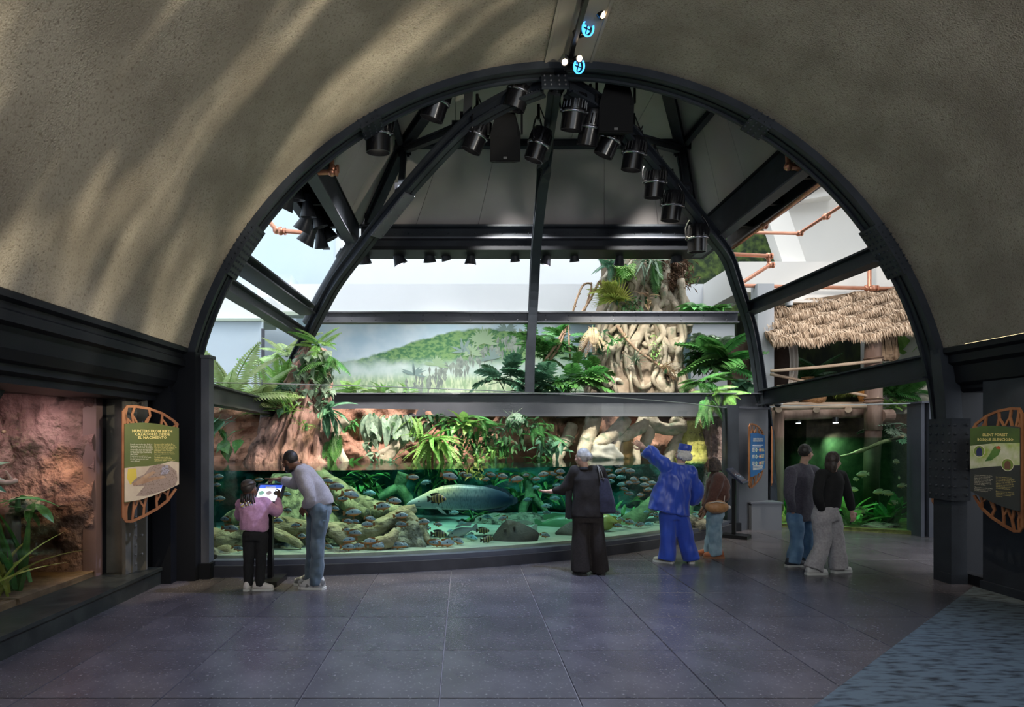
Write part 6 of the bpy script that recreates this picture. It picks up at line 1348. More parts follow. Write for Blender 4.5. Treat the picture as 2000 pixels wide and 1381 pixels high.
# -- blue sign at the tank end
a3 = P(1463, 953, 11.35); b3 = P(1491, 953, 11.72); U3 = (b3-a3); U3.z = 0; W3 = U3.length; z3 = a3.z; H3 = P(1463, 828, 11.35).z-z3
bl = mat('blue_print', (.02, .09, .24), (.03, .13, .30), 2, rough=.5)
t, pn, q, tx, shp, lns = sign('info_sign', 'blue sign with paired circles on the grey end wall', (a3.x, a3.y, z3), U3, W3, H3, bl)
tx('CRISIS IN THE AMAZON\nCRISIS EN EL AMAZONAS', W3*.5, H3*.755, .036, cream, 'CENTER', 1.0, 'title', .001)
lns(W3*.12, W3*.9, H3*.66, 2, .03, whitei); lns(W3*.15, W3*.88, H3*.335, 4, .022, cream, 4)
for k in range(3):
    y = H3*(.59-.105*k)
    for cx, m in ((.38, mat('pale_green_ink', (.6, .66, .4), rough=.6)), (.64, mat('orange_ink', (.7, .28, .1), rough=.6))):
        shp(circ(W3*cx, y, .036), m, 'round_icon'); shp(circ(W3*cx, y, .016), cream if cx > .5 else bl, 'icon_mark', .0318)
    shp([(W3*.46, y-.003), (W3*.56, y-.003), (W3*.56, y+.003), (W3*.46, y+.003)], cream, 'link_line')
    lns(W3*.1, W3*.28, y+.025, 4, .017, cream, k+7); lns(W3*.74, W3*.95, y+.025, 4, .017, yel, k+12)
# -- green sign further right and the one behind the column
for lab, pa_, pb_, y0, y1, Ya, Yb in (('narrow looking green sign left of the green tank', 1507, 1522, 948, 834, 12.0, 12.05), ('green sign half hidden behind the right arch column', 1822, 1850, 985, 858, 10.2, 10.4)):
    a4 = P(pa_, y0, Ya); b4 = P(pb_, y0, Yb); U4 = b4-a4; U4.z = 0; W4 = U4.length; H4 = P(pa_, y1, Ya).z-a4.z
    if W4 < .3: U4 = V(.12, .28, 0); W4 = .3
    if Yb < 11: U4 = V(1, .3, 0); W4 = .45
    t, pn, q, tx, shp, lns = sign('info_sign', lab, tuple(a4), U4, W4, H4, mat('sign_green_print', (.06, .16, .08), rough=.5) if Yb < 11 else gr)
    if Yb < 11: MB().cyl(q(W4*.4, .1, -.05)*1, V(q(W4*.4, 0, -.05).x, q(W4*.4, 0, -.05).y, 0), .03).build('post', steel_blk, t)
    lns(W4*.2, W4*.8, H4*.76, 2, .05, yel); lns(W4*.45, W4*.9, H4*.62, 8, .03, cream, 5)
    shp([(W4*x, H4*y) for x, y in ((.08, .45), (.35, .42), (.45, .58), (.3, .66), (.1, .66))], mat('photo_pale', (.5, .42, .4), (.3, .25, .22), 12, rough=.5), 'photo_print')
# ---- touch screen kiosks
def kiosk(label, c, rz, lit, h=.98, sw=.28, sh=.22):
    M = Matrix.Translation(Vector(c)) @ Matrix.Rotation(rz, 4, 'Z'); t = thing('touch_kiosk', label, 'kiosk', tuple(c))
    def add(mb, nm, m, par=t, **kw):
        mb.v = [tuple(M @ Vector(p)) for p in mb.v]; return mb.build(nm, m, par, **kw)
    add(MB().bb(-.15, .15, -.22, .22, 0, .06), 'base_plate', black); add(MB().bb(-.03, .03, .0, .06, .06, h-.04), 'pole', black)
    R = Matrix.Rotation(math.radians(42), 3, 'X'); o = V(0, -.02, h)
    hs = add(MB().box(o, (sw+.06, sh+.06, .035), R), 'screen_housing', mat('kiosk_blue_black', (.02, .025, .05), rough=.35))
    scr = mat('screen_white', (.8, .85, .95), emit=(.8, .88, 1), estr=1.1 if lit else .0) if lit else mat('screen_dark', (.03, .035, .05), rough=.15)
    add(MB().box(o+R @ V(0, 0, .019), (sw, sh, .003), R), 'screen', scr, hs)
    if lit:
        bb_ = mat('screen_blue', (.05, .12, .6), emit=(.04, .10, .7), estr=1.0)
        add(MB().box(o+R @ V(0, sh*.4, .0212), (sw, sh*.2, .001), R), 'screen_header', bb_, hs)
        for x, col in ((-.09, (.3, .6, .45)), (-.0, (.6, .45, .4)), (.088, (.01, .01, .01))):
            add(MB().lathe([(.034, 0), (.034, .001)], o+R @ V(x, .0, .0212), tuple(R @ V(0, 0, 1)), 18), 'screen_icon', mat('icon_ink', col, rough=.5), hs)
        add(MB().box(o+R @ V(0, sh*.36, .022), (sw*.45, sh*.08, .001), R), 'screen_caption', whitei, hs)
    else:
        for k in range(3): add(MB().box(o+R @ V(-.06+.06*k, .03-.03*k, .0212), (.05, .012, .001), R), 'screen_caption', mat('dim_screen_ink', (.35, .4, .45), rough=.5), hs)
    return t
kiosk('lit touch screen kiosk the child is using', (P(527, 1128, 7.42).x, 7.42, 0), 0, True, 1.07, .27, .26)
kc = P(1448, 1045, 11.05); kiosk('dark touch screen kiosk at the right end of the big tank', (P(1437, 1045, 10.75).x, 10.75, 0), math.radians(52), False, 1.08, .34, .3)
kiosk('touch screen kiosk hidden behind the walking couple', (P(1597, 1035, 11.5).x, 11.2, 0), math.radians(-10), False, 1.0)
# ================================================================ lighting rig
gloss_k = mat('gloss_black', (.008, .008, .01), rough=.22)
lens_m = mat('lamp_glass', (.5, .5, .45), emit=(1, .95, .8), estr=2.5)
def stage_lamp(label, c, d, r=.15, L=.46):
    c, d = Vector(c), Vector(d).normalized(); t = thing('stage_lamp', label, 'stage lamp', tuple(c), 'stage lamps')
    MB().lathe([(r*.5, -L*.5), (r*.92, -L*.46), (r*1.0, -L*.36), (r*1.0, -.02*L), (r*1.08, 0), (r*1.08, .04*L), (r*.98, .05*L)], c, d, 20).build('lamp_head', gloss_k, t, smooth='auto')
    MB().lathe([(r*.98, .05*L), (r*.96, .5*L), (r*.9, .5*L), (r*.88, .1*L)], c, d, 20).build('barrel', gloss_k, t, smooth='auto')
    MB().lathe([(r*.86, .12*L), (r*.86, .14*L)], c, d, 16).build('lens', lens_m, t)
    MB().lathe([(r*1.09, -.015*L), (r*1.11, .02*L), (r*1.09, .05*L)], c, d, 20).build('rim_ring', mat('chrome_rim', (.35, .35, .4), rough=.2, metal=.9), t, smooth=True)
    mb = MB(); s, u = frame(d)
    for k in range(18):
        a = 2*PI*k/18; mb.box(c-d*L*.2+(s*math.cos(a)+u*math.sin(a))*r*1.0, (.01, .012, .012), None)
        mb.sweep([c-d*L*.34+(s*math.cos(a)+u*math.sin(a))*r, c-d*L*.06+(s*math.cos(a)+u*math.sin(a))*r*1.03], rprof(.012, .02))
    mb.build('cooling_fins', gloss_k, t, kind='stuff')
    top = c+V(0, 0, L*.82); side = s if abs(s.z) < .5 else u
    MB().tube(spline([c+side*r*1.15, c+side*r*1.2+V(0, 0, L*.4), top+side*r*.4, top-side*r*.4, c-side*r*1.2+V(0, 0, L*.4), c-side*r*1.15], 4), .014, 7).build('yoke', gloss_k, t, smooth=True)
    MB().cyl(c-side*r*1.22, c-side*r*1.02, .03).build('knob', black, t); MB().cyl(c+side*r*1.22, c+side*r*1.02, .03).build('knob', black, t)
    MB().cyl(top-V(0, 0, .02), top+V(0, 0, .2), .022).build('clamp', black, t)
    MB().tube(spline([c-d*L*.45, c-d*L*.5+V(.08, 0, .15), top+V(.1, .03, .0), top+V(.02, 0, .16)], 5), .009, 6).build('cable', rubber, t, smooth=True)
for i, (px, py, Y, dx, dy, r) in enumerate(((738, 262, 8.0, .0, .15, .165), (853, 197, 8.0, -.35, .25, .165), (932, 264, 8.7, -.45, .2, .15), (1014, 178, 8.15, -.35, .25, .16), (1052, 282, 8.9, -.35, .2, .15), (1121, 218, 8.2, -.12, .3, .155), (1153, 248, 8.35, -.15, .4, .15), (1192, 272, 8.6, -.45, .3, .15), (1238, 300, 8.9, -.15, .2, .15), (1279, 356, 9.4, -.06, .2, .15), (1313, 402, 9.7, -.1, .15, .155), (1362, 465, 10.3, .02, .1, .16))):
    stage_lamp('black cylindrical stage lamp hung from the ribs, '+ORD[i]+' from left', P(px, py, Y), V(dx, dy, -1), r)
def speaker(label, c, w, h, tilt):
    t = thing('loudspeaker', label, 'loudspeaker', tuple(c)); R = Matrix.Rotation(tilt, 3, 'X'); c = Vector(c)
    a, b, d = w/2, h/2, .16
    pts = [(-a*.55, d, b), (a*.55, d, b), (a, -d*.2, -b*.05), (-a, -d*.2, -b*.05), (-a*.75, d*1.4, -b*.6), (a*.75, d*1.4, -b*.6)]
    front = [V(-a*.62, 0, b), V(a*.62, 0, b), V(a, -.02, b*.1), V(a, 0, -b), V(-a, 0, -b), V(-a, -.02, b*.1)]
    backp = [V(p.x*.7, .3, p.z*.8) for p in front]
    mb = MB(); mb.v = []; mb.add([c+R @ p for p in front+backp], [tuple(range(6)), tuple(range(11, 5, -1))]+[(i, i+6, (i+1) % 6+6, (i+1) % 6) for i in range(6)])
    mb.build('cabinet', mat('speaker_black', (.008, .008, .009), rough=.7, spec=.15), t)
    MB().box(c+R @ V(0, -.012, -b*.46), (w*.96, .012, h*.5), R).build('grille', mat('grille_black', (.012, .012, .013), rough=.8, spec=.1), t)
    MB().box(c+R @ V(0, -.021, -b*.86), (.05, .004, .03), R).build('badge', mat('badge_grey', (.12, .12, .12), rough=.4), t)
    MB().sweep([c+V(-a*1.1, 0.05, b*.2), c+V(-a*1.1, .05, b*1.3), c+V(-a*.8, .05, b*1.45), c+V(a*.8, .05, b*1.45), c+V(a*1.1, .05, b*1.3), c+V(a*1.1, .05, b*.2)], rprof(.03, .03), (0, 1, 0)).build('yoke', black, t)
    MB().cyl(c+V(0, .05, b*1.4), c+V(0, .05, b*1.9), .03).build('hanger', black, t)
speaker('black loudspeaker hanging left of the middle rib', P(987, 268, 8.5), .42, .64, .15)
speaker('larger black loudspeaker hanging right of the crown', P(1204, 208, 8.15), .46, .66, .15)
def cone_lamp(label, c, d, r, L, group):
    c, d = Vector(c), Vector(d).normalized(); t = thing('cone_lamp', label, 'lamp', tuple(c), group)
    MB().lathe([(r*.55, -L*.5), (r*.6, -.1*L), (r, .5*L), (r*.94, .5*L), (r*.5, 0)], c, d, 16).build('shade', mat('lamp_dark_grey', (.02, .022, .028), rough=.4), t, smooth='auto')
    MB().lathe([(r*.4, .02*L), (r*.4, .05*L)], c, d, 12).build('lens', lens_m, t)
    MB().tube([c-d*L*.3+V(r*.7, 0, 0), c-d*L*.3+V(r*.7, 0, L*.7), c-d*L*.3+V(-r*.7, 0, L*.7), c-d*L*.3+V(-r*.7, 0, 0)], .012, 6).build('yoke', black, t)
    MB().cyl(c-d*L*.3+V(0, 0, L*.7), c-d*L*.3+V(0, 0, L*.7+.12), .018).build('clamp', black, t)
for i, (px, py, r, dx) in enumerate(((711, 500, .14, .1), (777, 502, .14, .45), (838, 497, .13, .1), (868, 494, .1, .3), (920, 501, .12, -.1), (1005, 496, .1, .1), (1068, 502, .12, -.3), (1121, 496, .1, .1), (1210, 503, .11, -.05), (1320, 497, .13, .2))):
    cone_lamp('small dark lamp under the back eave beam, '+ORD[i]+' from left', P(px, py, 12.15), V(dx, .2, -1), r, .3, 'lamps under the back eave')
for a_, b_ in ((P(777, 506, 12.1), (-1.6, 15.7, 3.4)), (P(920, 506, 12.1), (.6, 15.7, 3.4)), (P(1068, 506, 12.1), (2.6, 15.2, 3.2))): lamp('eave_lamp_light', 'SPOT', a_, 420, (1, .98, .92), b_, .08, 75, .7)
for i, (px, py, Y, r, dx) in enumerate(((577, 368, 9.2, .14, .0), (560, 385, 9.0, .16, -.5), (601, 402, 9.7, .13, .0), (620, 424, 10.4, .13, .3), (597, 432, 10.0, .15, -.5), (638, 450, 11.0, .14, .5), (604, 458, 10.6, .16, -.6), (626, 465, 10.9, .13, .1))):
    cone_lamp('dark lamp beside the left eave box, '+ORD[i]+' from top', P(px, py, Y), V(dx, .2, -1), r, .34, 'lamps beside the left eave')
# track with small spots under the crown band
tr = thing('light_track', 'black light track along the crown of the vault', 'track', (1.42, 6.8, 6.3))
MB().bb(1.25, 1.30, 1.0, 7.3, 6.27, 6.33).build('rail', black, tr)
for y in (2.5, 4.5, 6.5): MB().bb(1.245, 1.305, y-.05, y+.05, 6.33, 6.372).build('ceiling_clip', black, tr)
blue_e = mat('blue_lamp_face', (.1, .4, .9), emit=(.05, .36, 1), estr=2.0); warm_e = mat('warm_lamp_face', (1, .8, .6), emit=(1, .72, .42), estr=8)
def track_spot(label, c, d, r, L, e, ring=False):
    c, d = Vector(c), Vector(d).normalized(); t = thing('track_spot', label, 'spotlight', tuple(c))
    MB().lathe([(r*.8, -L), (r, -L*.95), (r, 0), (r*.9, 0), (r*.88, -.02)], c, d, 18).build('housing', gloss_k, t, smooth='auto')
    MB().lathe([(r*.72, -.008), (r*.72, .002)], c, d, 18).build('lamp_face', e, t)
    if ring: MB().sweep([c+d*.03+(frame(d)[0]*math.cos(a)+frame(d)[1]*math.sin(a))*r*1.04 for a in [2*PI*k/20 for k in range(20)]], rprof(.012, .02), tuple(d), closed=True).build('glare_ring', blue_e, t)
    if ring:
        s9, u9 = frame(d)
        for v9 in (s9, u9): MB().sweep([c+d*.004-v9*r*.8, c+d*.004+v9*r*.8], rprof(.012, .012), tuple(d)).build('glare_blade', black, t)
    MB().sweep([c-d*L*.6, c-d*L*.6+V(0, .0, .12), V(1.275, c.y-d.y*L*.6, 6.28)], rprof(.02, .03)).build('bracket', black, t)
track_spot('blue lit track spot, upper of two', P(1145, 56, 6.9), V(.5, -.8, -.35), .075, .16, blue_e, True)
track_spot('blue lit track spot right at the crown plate', P(1128, 130, 7.25), V(.45, -.8, -.4), .07, .16, blue_e, True)
track_spot('bright warm track spot left of the crown plate', P(1103, 121, 7.2), V(-.25, -.9, -.3), .045, .25, warm_e)
track_spot('warm track spot pointing right at the crown plate', P(1132, 114, 7.15), V(.2, -.9, -.35), .045, .3, warm_e)
track_spot('long tubular track spot at the very top', P(1180, 28, 6.7), V(.6, -.2, -.75), .06, .4, warm_e)
lamp('crown_wash', 'SPOT', P(1103, 119, 7.1), 140, (1, .8, .6), (-.5, 4.5, 0), .04, 80, .6)
lamp('crown_blue_wash', 'SPOT', P(1145, 58, 6.8), 1000, (.5, .66, 1), (1.2, 5.2, 0), .05, 75, .7)
lamp('crown_blue_wash', 'SPOT', P(1128, 132, 7.1), 1000, (.52, .64, 1), (-1.0, 5.6, 0), .05, 75, .7)
# warm cove strip on the right cornice
t = thing('cove_strip', 'warm light strip on top of the right cornice', 'light strip', (6.0, 6, 2.87))
MB().bb(5.945, 5.965, 3.0, 7.3, 2.865, 2.885).build('diffuser', mat('warm_strip', (1, .8, .5), emit=(1, .74, .40), estr=7), t)
MB().bb(5.965, 5.985, 3.0, 7.3, 2.86, 2.9).build('channel', black, t)
# ================================================================ people
def remesh(mb, voxel, smooth=4, fold=None):
    me = bpy.data.meshes.new('tmp'); me.from_pydata(mb.v, [], mb.f)
    bm = bmesh.new(); bm.from_mesh(me); bmesh.ops.recalc_face_normals(bm, faces=bm.faces[:]); bm.to_mesh(me); bm.free()
    o = bpy.data.objects.new('tmp', me); C.objects.link(o)
    m = o.modifiers.new('r', 'REMESH'); m.mode = 'VOXEL'; m.voxel_size = voxel
    if smooth: s = o.modifiers.new('s', 'SMOOTH'); s.iterations = smooth; s.factor = .5
    dg = bpy.context.evaluated_depsgraph_get(); out = bpy.data.meshes.new_from_object(o.evaluated_get(dg))
    bpy.data.objects.remove(o); bpy.data.meshes.remove(me)
    if fold:
        amp, fr, st = fold; ns = [v.normal.copy() for v in out.vertices]
        for v, n in zip(out.vertices, ns):
            p = v.co; q = V(p.x*st[0], p.y*st[1], p.z*st[2])*fr
            w = mnoise.noise(q)+.5*mnoise.noise(q*2.1+V(3, 1, 7)); v.co = p+n*(amp*w)
    out.polygons.foreach_set('use_smooth', [True]*len(out.polygons)); return out
def mesh_mb(me, mats):
    me.materials.clear()
    for m in (mats if isinstance(mats, (list, tuple)) else [mats]): me.materials.append(m)
    return me
def chain(mb, pts, rad, seg=14, n=5, flat=1.0, end=True):
    path = spline(pts, n); r = lerps(rad, len(path)); mb.tube(path, r, seg, flat)
    mb.ell(path[0], (r[0],)*3, seg=seg, ring=8); 
    if end: mb.ell(path[-1], (r[-1],)*3, seg=seg, ring=8)
    return mb
def basis(f, u=(0, 0, 1)):
    f = Vector(f).normalized(); u = Vector(u); r = f.cross(u).normalized(); u = r.cross(f).normalized(); return r, f, u
def headmb(mb, c, f, s=1.0, up=(0, 0, 1)):
    r, f, u = basis(f, up); R = Matrix((r, f, u)).transposed(); c = Vector(c)
    def e(o, rad): mb.ell(c+R @ (V(*o)*s), tuple(k*s for k in rad), R, seg=18, ring=12)
    e((0, -.012, .015), (.074, .092, .093)); e((0, .02, -.04), (.062, .072, .075)); e((0, .058, -.088), (.03, .028, .024))
    e((0, .096, -.028), (.013, .02, .013)); e((0, .092, -.008), (.011, .014, .026)); e((0, .078, .02), (.05, .018, .013)); e((0, .082, -.065), (.024, .014, .011))
    for k in (-1, 1): e((k*.075, -.005, -.02), (.011, .02, .031)); e((k*.042, .062, -.03), (.026, .024, .026))
    return R
def handmb(wrist, d, palm_n, s=1.0, curl=.35, point=False, thumb=1):
    mb = MB(); d = Vector(d).normalized(); n = Vector(palm_n); n = (n-d*n.dot(d)).normalized(); sd = d.cross(n).normalized()*thumb; w = Vector(wrist)
    R = Matrix((sd, d, n)).transposed()
    chain(mb, [w-d*.03*s, w+d*.02*s], [.027*s, .03*s], 10, 2)
    mb.ell(w+d*.05*s, (.042*s, .052*s, .018*s), R, seg=14, ring=10)
    for i, (o, L) in enumerate(((.03, .072), (.010, .080), (-.011, .075), (-.03, .058))):
        c = curl if not (point and i == 0) else .05
        if point and i > 0: c = 1.0
        b = w+d*.09*s+sd*o*s; a1, a2, a3 = c*.5, c*1.2, c*1.9; p = [b-d*.02*s, b]
        for ang, seg in ((a1, .45), (a2, .32), (a3, .25)): p.append(p[-1]+(d*math.cos(ang)+n*math.sin(ang))*L*s*seg)
        chain(mb, p, [.0095*s, .0095*s, .009*s, .0085*s, .0075*s], 8, 2)
    b = w+d*.025*s+sd*.032*s
    chain(mb, [b, b+(sd*.8+d*.5+n*.2).normalized()*.035*s, b+(sd*.75+d*.9+n*.4).normalized()*.066*s, b+(sd*.6+d*1.2+n*.5).normalized()*.088*s], [.013*s, .012*s, .0105*s, .009*s], 8, 2)
    return mb
def torso_rings(cs, ws, ds, side, k=26):
    path = spline(cs, 4); n = len(path); ws, ds = lerps(ws, n), lerps(ds, n); rings = []
    for i, p in enumerate(path):
        t = (path[min(i+1, n-1)]-path[max(i-1, 0)]).normalized(); s = (side-t*side.dot(t)).normalized(); f = t.cross(s).normalized()
        ring = []
        for j in range(k):
            a = 2*PI*j/k; ca, sa = math.cos(a), math.sin(a); e = 2.4; q = (abs(ca)**e+abs(sa)**e)**(-1/e)
            ring.append(p+s*(ws[i]*ca*q)+f*(ds[i]*sa*q))
        rings.append(ring)
    return rings
def shoe(parent, ankle, d, m_up, m_sole, s=1.0, h=.1, name='shoe', floor_z=0.0, boot=0):
    d = Vector(d); d.z = 0; d.normalize(); sd = V(d.y, -d.x, 0); a = Vector(ankle); o = V(a.x, a.y, floor_z)
    prof = [(-.085, .03, .055), (-.07, .038, h*.9), (-.02, .04, h), (.05, .044, h*.78), (.11, .047, h*.58), (.155, .04, h*.48), (.178, .022, h*.36)]
    rings = []
    for x, w, hh in prof:
        c = o+d*x*s; rings.append([c+sd*(w*s*cx)+V(0, 0, .02*s+(hh*s)*cz) for cx, cz in ((-1, 0), (-1, .35), (-.8, .75), (-.4, 1), (.4, 1), (.8, .75), (1, .35), (1, 0))])
    up = MB().loft(rings); up.v = up.v
    if boot: up.tube([o+d*-.02*s+V(0, 0, .06), o+d*-.02*s+V(0, 0, boot)], [.05*s, .055*s], 14)
    u = up.build(name, m_up, parent, smooth=True)
    pl = [(-.095, .028), (-.07, .042), (0, .045), (.08, .05), (.14, .046), (.178, .03), (.188, 0)]
    poly = [(x*s, w*s) for x, w in pl]+[(x*s, -w*s) for x, w in reversed(pl[:-1])]
    MB().prism(poly, o, d, sd, (0, 0, .026*s)).build('sole', m_sole, u)
    if not boot:
        mb = MB()
        for k in range(4):
            c = o+d*(.03+.022*k)*s; hh = (.02+h*(.86-.09*k))*s; mb.tube([c-sd*.022*s+V(0, 0, hh-.004), c+V(0, 0, hh+.006), c+sd*.022*s+V(0, 0, hh-.004)], .004*s, 5)
        mb.build('laces', m_sole, u)
    return u
def person(label, Y0, J, face, skin, top, bottom, s=1.0, head_s=1.0, Lhand=None, Rhand=None, name='person', head_up=(0, 0, 1), group=None):
    """J: joints in picture position plus depth offset"""
    j = {k: P(v[0], v[1], Y0+(v[2] if len(v) > 2 else 0)) for k, v in J.items()}
    side = (j['Rsh']-j['Lsh']); side.normalize()
    mb = MB(); headmb(mb, j['head'], face, head_s, head_up)
    up = (j['neck']-j['chest']).normalized()
    chain(mb, [j['chest']+up*.06*s, j['neck'], j['head']-Vector(face).normalized()*.012-V(0, 0, .05*head_s)], [.075*s, .055*s, .05*s])
    mb.loft(torso_rings([j['pelvis']-V(0, 0, .06*s), j['pelvis'], j['pelvis'].lerp(j['chest'], .5), j['chest'], j['neck']-up*.03], [.13*s, .14*s, .12*s, .14*s, .06*s], [.085*s, .09*s, .08*s, .09*s, .05*s], side))
    for k in 'LR':
        chain(mb, [j[k+'sh'], j[k+'el'], j[k+'wr']], [.05*s, .042*s, .037*s, .034*s, .026*s]); chain(mb, [j[k+'hip'], j[k+'kn'], j[k+'an'], V(j[k+'an'].x, j[k+'an'].y, .05)], [.08*s, .065*s, .052*s, .05*s, .038*s, .035*s])
    body = remesh(mb, .011, 5)
    hands = []
    for k, spec in (('L', Lhand), ('R', Rhand)):
        d = (j[k+'wr']-j[k+'el']).normalized(); spec = spec or {}
        hb = handmb(j[k+'wr'], spec.get('d', d), spec.get('n', (0, 1, -.3)), s*spec.get('s', 1.0), spec.get('curl', .45), spec.get('point', False), spec.get('thumb', 1)); hands.append(remesh(hb, .0045, 2))
    bm = bmesh.new(); bm.from_mesh(body)
    for h in hands: bm.from_mesh(h)
    bm.to_mesh(body); bm.free(); body.polygons.foreach_set('use_smooth', [True]*len(body.polygons)); mesh_mb(body, skin)
    o = link(name, body, None, label=label, cat='person', group=group)
    # garments
    mb = MB(); g = top
    cs = [j[q] if isinstance(q, str) else P(q[0], q[1], Y0+(q[2] if len(q) > 2 else 0)) for q in g['c']]
    mb.loft(torso_rings(cs, g['w'], g['d'], side))
    for k in 'LR':
        e = j[k+'wr'].lerp(j[k+'el'], g.get('cuff', .12))
        chain(mb, [j[k+'sh'], j[k+'el'], e], g['sleeve'], 16, 6, end=False); chain(mb, [j['neck']-up*.045*s, j[k+'sh']+up*.012*s], [.062*s, g['sleeve'][0]*.92], 12, 3)
    link(g['name'], mesh_mb(remesh(mb, .011, g.get('sm', 5), g.get('fold', (.012, 9, (1, 1, .5)))), g['m']), o)
    mb = MB(); g = bottom
    mb.loft(torso_rings([j['pelvis']-V(0, 0, .1*s), j['pelvis'], j['pelvis'].lerp(j['chest'], g.get('waist', .25))], g['hw'], g['hd'], side))
    for k in 'LR':
        hem = V(j[k+'an'].x, j[k+'an'].y, j[k+'an'].z+g.get('hem', 0)); hem.z = max(.045, hem.z-.05); chain(mb, [j[k+'hip'], j[k+'kn'], hem], g['leg'], 18, 6, end=False)
    link(g['name'], mesh_mb(remesh(mb, .011, 5, g.get('fold', (.018, 8, (1, 1, .7)))), g['m']), o)
    # eyes
    r, f, u = basis(face, head_up)
    for k in (-1, 1): MB().ell(j['head']+(r*k*.033+f*.083+u*-.008)*head_s, (.009,)*3, seg=8, ring=6).build('eye', black, o, smooth=True)
    return o, j
def cap_hair(o, c, f, s, m, extra=None, name='hair', up=(0, 0, 1), fold=(.006, 40, (1, 1, 1)), grow=1.06, low=0, vox=.008):
    mb = MB(); r, f, u = basis(f, up); R = Matrix((r, f, u)).transposed(); c = Vector(c)
    mb.ell(c+R @ (V(0, -.024, .024)*s), (.078*s*grow, .086*s*grow, .09*s*grow), R, seg=20, ring=14)
    if low: mb.ell(c+R @ (V(0, -.05, -.03)*s), (.07*s, .05*s, .07*s+low), R, seg=16, ring=12)
    if extra: extra(mb, c, R, s)
    return link(name, mesh_mb(remesh(mb, vox, 2, fold), m), o)
def skinm(n, c): return mat(n, c, tuple(k*1.15 for k in c), 20, rough=.5)
sk_dark = skinm('dark_brown_skin', (.12, .055, .032)); sk_mid = skinm('brown_skin', (.20, .10, .06)); sk_light = skinm('light_skin', (.52, .32, .25)); sk_tan = skinm('tan_skin', (.40, .24, .17))
hair_k = mat('black_hair', (.010, .008, .007), (.022, .017, .014), 60, rough=.5); hair_w = mat('white_hair', (.58, .56, .54), (.72, .70, .68), 40, rough=.6); hair_g = mat('silver_hair', (.36, .34, .33), (.55, .53, .51), 30, rough=.5); hair_b = mat('dark_brown_hair', (.022, .014, .010), (.05, .033, .024), 40, rough=.5)
def fabric(n, c, c2=None, sc=90, rough=.85, sheen=.2, bump=.15): return mat(n, c, c2 or tuple(k*1.25 for k in c), sc, 2, rough=rough, sheen=sheen, bump=bump, bscale=sc*3, bdist=.003)
denim = fabric('grey_blue_denim', (.07, .105, .14), (.13, .175, .215), 9); denim_l = fabric('light_blue_denim', (.16, .27, .36), (.30, .42, .50), 9); denim_b = fabric('blue_denim', (.08, .17, .30), (.15, .27, .42), 9)
sole_w = mat('white_sole', (.6, .6, .57), rough=.6); sole_k = mat('dark_sole', (.03, .03, .03), rough=.7)
# 1 bending man ------------------------------------------------------------
o, j = person('bearded man in a grey sweater bending and pointing at the glass', 7.17, dict(head=(566, 900, .02), neck=(584, 913, .0), chest=(604, 938, 0), pelvis=(624, 987, 0), Lsh=(588, 924, -.16), Rsh=(584, 918, .15), Lel=(606, 970, -.24), Lwr=(594, 992, -.12), Rel=(578, 944, .32), Rwr=(549, 937, .36),
    Lhip=(626, 996, -.075), Rhip=(617, 994, .08), Lkn=(621, 1062, -.08), Rkn=(612, 1061, .08), Lan=(618, 1134, -.07), Ran=(607, 1132, .1)), (-.82, .35, -.42), sk_dark,
    dict(name='sweater', m=fabric('grey_sweater', (.30, .28, .31), (.36, .34, .37), 60), c=[(628, 990, 0), (622, 975, 0), (609, 950, 0), (597, 930, 0), (584, 914, 0)], w=[.165, .175, .175, .185, .09], d=[.15, .155, .15, .135, .075], sleeve=[.085, .075, .068, .06, .046], fold=(.018, 7, (.6, 1, 1))),
    dict(name='jeans', m=denim, hw=[.17, .175, .16], hd=[.13, .135, .12], leg=[.115, .1, .085, .08, .078, .08], hem=-.01, waist=.12), Rhand=dict(d=(-1, .1, .06), n=(0, -.2, -1), point=True, curl=.3, s=1.15), Lhand=dict(curl=.6))
cap_hair(o, j['head'], (-.82, .35, -.42), 1.05, hair_k, None, fold=(.002, 80, (1, 1, 1)), grow=.99)
def beard(mb, c, R, s): mb.ell(c+R @ (V(0, .05, -.085)*s), (.055*s, .05*s, .045*s), R, seg=16, ring=10); mb.ell(c+R @ (V(0, .03, -.06)*s), (.068*s, .05*s, .04*s), R, seg=16, ring=10)
mb = MB(); r_, f_, u_2 = basis((-.82, .35, -.42)); Rh = Matrix((r_, f_, u_2)).transposed(); beard(mb, j['head'], Rh, 1.0); link('beard', mesh_mb(remesh(mb, .008, 2, (.003, 60, (1, 1, 1))), hair_k), o)
for k, d in (('L', (-1, .12, 0)), ('R', (-1, .2, 0))): shoe(o, j[k+'an'], d, mat('grey_white_trainer', (.42, .42, .42), (.12, .12, .12), 16, 1, lo=.5, hi=.55, rough=.6), sole_w, 1.15, .115, 'trainer')
MB().tube([j['pelvis']+V(.03, -.165, -.03), j['pelvis']+V(.13, -.15, -.03), j['pelvis']+V(.12, -.15, -.16), j['pelvis']+V(.03, -.165, -.16)], .004, 5).build('pocket_seam', denim_l, o)
